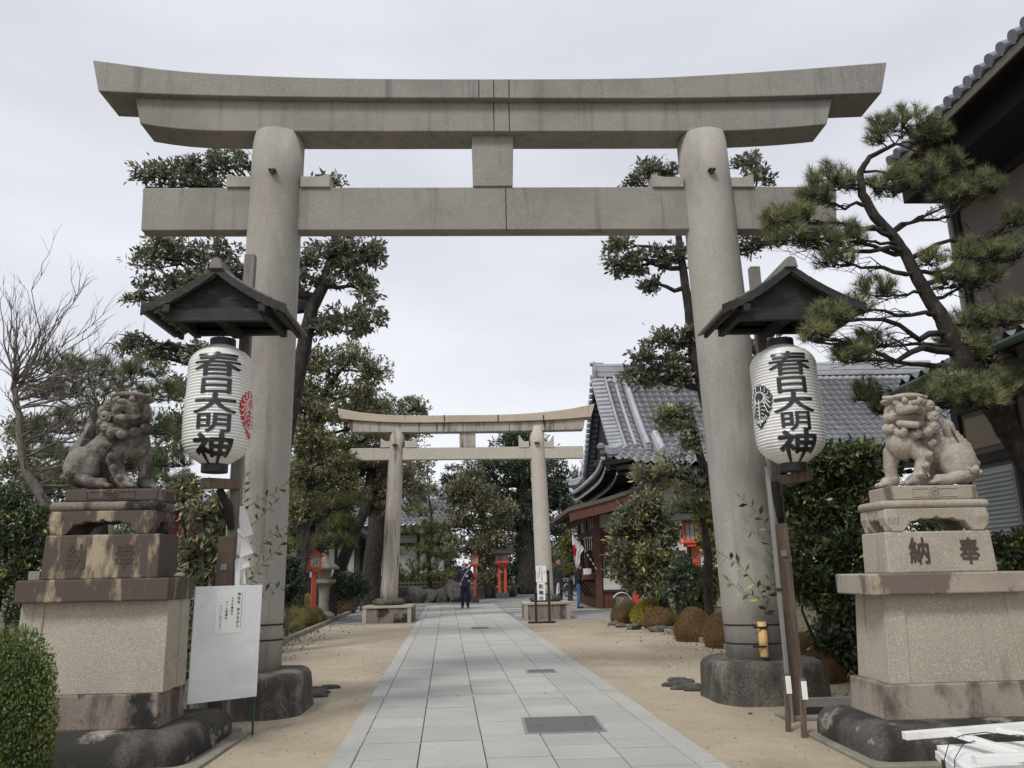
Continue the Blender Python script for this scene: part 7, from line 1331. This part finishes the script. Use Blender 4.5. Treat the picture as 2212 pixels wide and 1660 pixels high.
shrub('camellia_shrub', 'dark leaved shrub at the left edge beside the dark lion pedestal', 8.6, [(15, 1090, 55, 50), (60, 1150, 40, 60), (10, 1180, 60, 60), (45, 1240, 45, 60), (-20, 1260, 50, 60), (60, 1330, 50, 60)], LM['hedge'], (.055, .028), 260)
shrub('evergreen_hedge', 'tall dense dark leaved hedge between the right post and the light lion pedestal', 10.3, [(1760, 1010, 60, 45), (1830, 1000, 60, 40), (1730, 1080, 50, 50), (1800, 1090, 65, 60), (1860, 1070, 45, 60), (1740, 1170, 50, 60), (1810, 1180, 60, 60), (1870, 1170, 45, 60), (1760, 1260, 45, 60), (1820, 1270, 55, 60), (1850, 1350, 50, 50), (1800, 1390, 40, 50), (1850, 1430, 40, 40), (1900, 1000, 40, 40, 1), (1720, 1240, 30, 50), (1790, 1000, 50, 40), (1850, 985, 40, 30)], LM['hedge'], (.105, .04), 240, sub=12)
shrub('small_leaf_hedge', 'yellow green climbing shrub beside the left edge of the right torii pillar', 18.3, [(1520, 1120, 22, 40), (1532, 1180, 24, 45), (1522, 1240, 24, 45), (1535, 1290, 30, 35), (1510, 1310, 30, 25)], LM['yellowish'], (.075, .042), 260)
shrub('garden_hedge', 'dark hedge in front of the house wall behind the light lion pedestal', 8.6, [(2170, 1180, 40, 30), (2230, 1170, 50, 30), (2200, 1240, 60, 50), (2180, 1330, 60, 60), (2250, 1300, 60, 60)], LM['hedge'], (.06, .03), 220)
shrub('garden_shrub', 'dark leafy shrub under the pine between the hedge and the house', 11.5, [(1900, 1060, 50, 60), (1960, 1080, 60, 80), (2020, 1100, 60, 80), (1950, 1200, 70, 70), (2040, 1200, 60, 80)], LM['hedge'], (.09, .04), 160)
tree('loquat_tree', 'rounded loquat like tree with dull silvery leaves before the shrine office', 'tree', 20.5, [(1440, 1320, .12, 0), (1425, 1270, .11, 0), (1405, 1225, .09, 0)], [(1395, 1090, 32, 24, 0, .8), (1370, 1115, 35, 26, 0, 1), (1425, 1115, 35, 30, 0, 1), (1350, 1150, 35, 26, 0, 1), (1400, 1160, 45, 30, 0, 1.2), (1445, 1160, 30, 35, 0, 1), (1340, 1195, 30, 22, 0, .9), (1380, 1205, 45, 26, 0, 1.1), (1435, 1215, 35, 25, 0, 1), (1345, 1225, 28, 18, 0, .8), (1395, 1240, 40, 18, 0, .8), (1420, 1265, 40, 20, 0, .7), (1360, 1250, 25, 14, 0, .5)],
     LM['loquat'], bark='bark_dark', leaf=(.16, .06), per=8, dens=200, sub=9, twig=.01)
tree('broadleaf_tree', 'multi stemmed tree with dark trunks between the rounded tree and nearest vermilion lantern', 'tree', 17.8, [(1478, 1350, .09, 0), (1462, 1290, .085, 0), (1448, 1235, .07, 0)], [(1470, 1225, 35, 25, 0, .8), (1450, 1260, 40, 25, 0, .8), (1480, 1300, 35, 30, 0, .8), (1505, 1250, 25, 25, 0, .6)], LM['dark'], bark='bark_dark', leaf=(.1, .045), per=8, dens=80, sub=8, twig=.008)
mb = MB(); t = thing('tree_trunk', 'pair of thick bare trunks right of the rounded tree', 'tree', Y(1498, 1340, 19.5)); mb.tube(limb(Y(1500, 1350, 19.5), Y(1492, 1170, 19.5), .04, 6), [.16, .15, .14, .13, .12, .11, .1], 9); mb.tube(limb(Y(1488, 1350, 19.8), Y(1475, 1190, 19.8), .05, 6, seed=4), [.12, .11, .1, .1, .09, .08, .07], 9); mb.build('trunk', MAT['bark_dark'], t, smooth=True)
# bare tree far left
rr = random.Random(21)
tips = [(108, 562, 0), (192, 600, 0), (255, 770, 0), (60, 690, 0), (20, 640, -.3), (-10, 600, 0), (130, 660, .3), (230, 700, 0), (165, 720, 0), (85, 760, .2), (210, 800, .2), (280, 930, 0), (150, 830, -.3), (270, 830, 0)]+[(rr.uniform(-40, 270), rr.uniform(640, 940), rr.uniform(-.6, .8)) for _ in range(34)]+[(rr.uniform(20, 300), rr.uniform(930, 1080), rr.uniform(-.3, .8)) for _ in range(26)]
bare('bare_tree', 'leafless tree with mossy curved trunk and many upright twigs at the left edge', 8.9, [(150, 1330, 0), (118, 1130, 0), (92, 1080, 0), (58, 1020, 0), (45, 960, 0), (42, 900, 0), (30, 830, 0)], tips, .09, 8, 6, None, spread=.2, up=.9, tw=.75, bark='bark_pale')
rr = random.Random(77)
bare('bare_tree', 'second leafless tree with pale twigs behind the dark guardian lion', 10.8, [(255, 1330, 0), (240, 1130, 0), (205, 1060, 0), (190, 960, 0)], [(rr.uniform(60, 330), rr.uniform(720, 1040), rr.uniform(-.6, .8)) for _ in range(34)], .06, 12, 6, None, up=.7, tw=.8)
mass('garden_thicket', 'olive thicket at mid height behind the dark guardian lion and bare trees', 17, [(40, 1010, 70, 50, 0), (130, 1030, 70, 45, 0), (230, 1020, 60, 45, 0), (320, 1000, 60, 50, 0), (380, 930, 50, 50, 0), (60, 930, 50, 30, 0)], LM['oak_far'], (.12, .05), 170)
rr = random.Random(31)
bare('bare_shrub', 'leafless grey shrub with tangled twigs beside the left torii pillar', 18.8, [(622, 1320, 0), (630, 1240, 0), (650, 1200, 0)], [(rr.uniform(640, 720), rr.uniform(1120, 1230), rr.uniform(-.3, .3)) for _ in range(30)], .05, 9, 4, None, tw=.8)
# foreground pine right
fp, FP, FR = pine('pine_tree', 'large foreground pine with leaning dark trunk reaching over the right lantern roof', 7.7,
    [(2330, 1220, .18, .6), (2240, 1030, .15, .5), (2190, 945, .13, .4), (2140, 870, .12, .2), (2085, 790, .1, 0), (2052, 732, .088, 0), (2036, 688, .082, 0), (2014, 657, .074, 0), (1983, 604, .068, 0), (1955, 547, .06, 0), (1924, 504, .054, 0), (1890, 469, .055, 0), (1862, 420, .048, 0), (1858, 372, .036, 0), (1878, 340, .028, 0), (1933, 312, .02, 0)],
    [(1955, 262, 62, 26, 0, 1.2), (2010, 290, 45, 26, 0, 1), (1895, 292, 25, 22, 0, .5), (1905, 262, 25, 14, 0, .4), (1785, 385, 45, 34, -.2, 1.1), (1760, 425, 40, 24, -.2, .9), (1830, 395, 25, 25, 0, .5), (1925, 395, 60, 32, 0, 1.4), (1985, 380, 60, 36, .1, 1.4), (2045, 350, 45, 30, .2, 1), (2110, 405, 60, 30, .1, 1.6), (2060, 420, 55, 22, .1, 1.1),
     (1680, 475, 40, 24, -.4, 1), (1725, 465, 35, 24, -.4, .8), (1700, 510, 45, 20, -.4, .8), (1770, 520, 50, 24, -.3, .9), (1835, 510, 40, 26, -.2, .8), (1805, 560, 45, 18, -.3, .7), (1890, 625, 48, 32, -.1, .9), (1845, 660, 40, 20, -.3, .6), (1795, 682, 44, 20, -.6, 1.5), (1765, 722, 34, 16, -.7, .8), (1840, 765, 42, 13, -.5, 1), (1880, 735, 45, 18, -.3, .6),
     (2110, 545, 60, 34, .1, 1.2), (2180, 540, 45, 36, .2, 1), (2060, 600, 45, 30, 0, .9), (2010, 560, 35, 24, 0, .5), (2120, 600, 50, 26, .2, .8), (2110, 690, 60, 30, .1, 1.2), (2180, 680, 50, 36, .2, 1.2), (2070, 740, 50, 26, .1, 1), (2150, 760, 60, 30, .2, 1.2), (2060, 835, 60, 34, -.1, 1.8), (2110, 860, 60, 30, -.1, 1.4), (2010, 860, 55, 26, -.1, 1.2), (2170, 830, 50, 34, .1, 1.2), (1870, 850, 32, 26, .2, .8), (1900, 880, 26, 20, .2, .5), (2195, 470, 30, 30, .3, .5)],
    LM['pine'], bark='bark_dark', ln=.115, wd=.0045, per=38, dens=66, wig=.13, tangle=5)
# ------------------------------------------------------------------ clipped shrubs
def bush_proto(key, name, massmat, lm, n, leaf, seed, h=.85):
    me, (V, F, R) = dome(key+'_mass', None, None, n, leaf, seed, h=h); return me, V, F, R, massmat, lm
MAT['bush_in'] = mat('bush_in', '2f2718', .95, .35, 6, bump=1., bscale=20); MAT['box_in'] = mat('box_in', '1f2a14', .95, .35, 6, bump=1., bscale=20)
PR_ = {}; MAT['bush_brown'] = mat('bush_brown', '6e5238', .95, .3, 9, bump=1., bscale=30); MAT['bush_olive'] = mat('bush_olive', '5b5433', .95, .3, 9, bump=1., bscale=30)
def bush(kind, label, u, vb, wpx, hpx, y=None, group='clipped azalea bushes', cat='shrub', name='azalea_bush', dy=.0):
    g = G(u, vb); y = y or g.y; k = y/FPX*1.04; hw = wpx/2*k*(1.06 if kind != 'box' else 1); hh = hpx*k*(.8 if kind != 'box' else 1); c = (Y(u, vb, y).x, y+hw*.8, 0)
    if kind not in PR_:
        mm, lm, n, lf = {'brown': ('bush_brown', 'azalea', 14000, .05), 'green': ('bush_olive', 'azalea_green', 14000, .05), 'yellow': ('bush_olive', 'azalea_yellow', 9000, .07), 'box': ('box_in', 'box', 26000, .045)}[kind]
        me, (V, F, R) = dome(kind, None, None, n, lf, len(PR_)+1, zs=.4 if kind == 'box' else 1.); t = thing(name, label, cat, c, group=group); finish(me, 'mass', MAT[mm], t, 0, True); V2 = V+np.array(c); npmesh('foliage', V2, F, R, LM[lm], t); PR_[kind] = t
    else: t = dup(PR_[kind], c, rz=random.uniform(0, 6), label=label)
    t.scale = (hw, hw*.9, hh/.98); return t
bush('green', 'low clipped bush nearest the left torii pillar beside the kerb', 632, 1366, 40, 20)
bush('green', 'large rounded clipped bush in front of the left row beside the kerb', 634, 1358, 95, 47)
bush('green', 'small rounded clipped bush tucked right of the large front one in the left row', 668, 1350, 55, 40)
bush('green', 'wide clipped bush behind the large front one in the left row', 650, 1330, 110, 45)
bush('green', 'tall clipped bush right of middle in the left row', 692, 1338, 55, 55)
bush('brown', 'rounded brownish clipped bush at the far right end of the left row', 730, 1327, 60, 40)
bush('brown', 'low brown clipped bush behind the left row near the stone lantern', 705, 1310, 60, 30)
bush('brown', 'largest brown clipped dome left of the right torii pillar', 1513, 1388, 84, 76)
bush('brown', 'brown clipped dome half hidden behind the right torii pillar', 1572, 1402, 76, 80)
bush('yellow', 'bright yellow green clipped bush in the middle of the right bed', 1420, 1352, 88, 62, y=20.4)
bush('brown', 'brown clipped dome in front of the yellow green bush in the right bed', 1436, 1355, 75, 48, y=19.4)
bush('brown', 'brown clipped bush at the far end of the right bed near the office', 1362, 1348, 56, 54)
bush('green', 'small green bush at the far left corner of the right bed', 1334, 1345, 28, 38)
bush('brown', 'small dark brown bush behind the domes right of the yellow green bush', 1478, 1335, 50, 40, y=19.8)
bush('brown', 'brown clipped bush seen between the right post and the hedge', 1765, 1420, 90, 85, y=11.2)
bush('brown', 'lower brown clipped bush seen left of the light lion pedestal', 1800, 1480, 90, 80, y=10.1)
bush('brown', 'round brown bush behind the bamboo fence left of the far torii left pillar', 823, 1282, 28, 22, y=41)
bb = bush('box', 'large clipped box bush with tiny leaves at the left edge of the picture', -118, 1640, 268, 360, y=4.95, group=None, name='box_bush')
litter('ground_cover', 'dark low plants and fallen leaves covering the right garden bed', 5.6, 15, .8, 5, 9000, LM['azalea_green'], .06)
litter('ground_cover', 'dark low plants and fallen leaves covering the left garden bed', -6.0, 16, .9, 6, 9000, LM['dark'], .07)
# hanging rock edge and bare light pole
sky_ = None
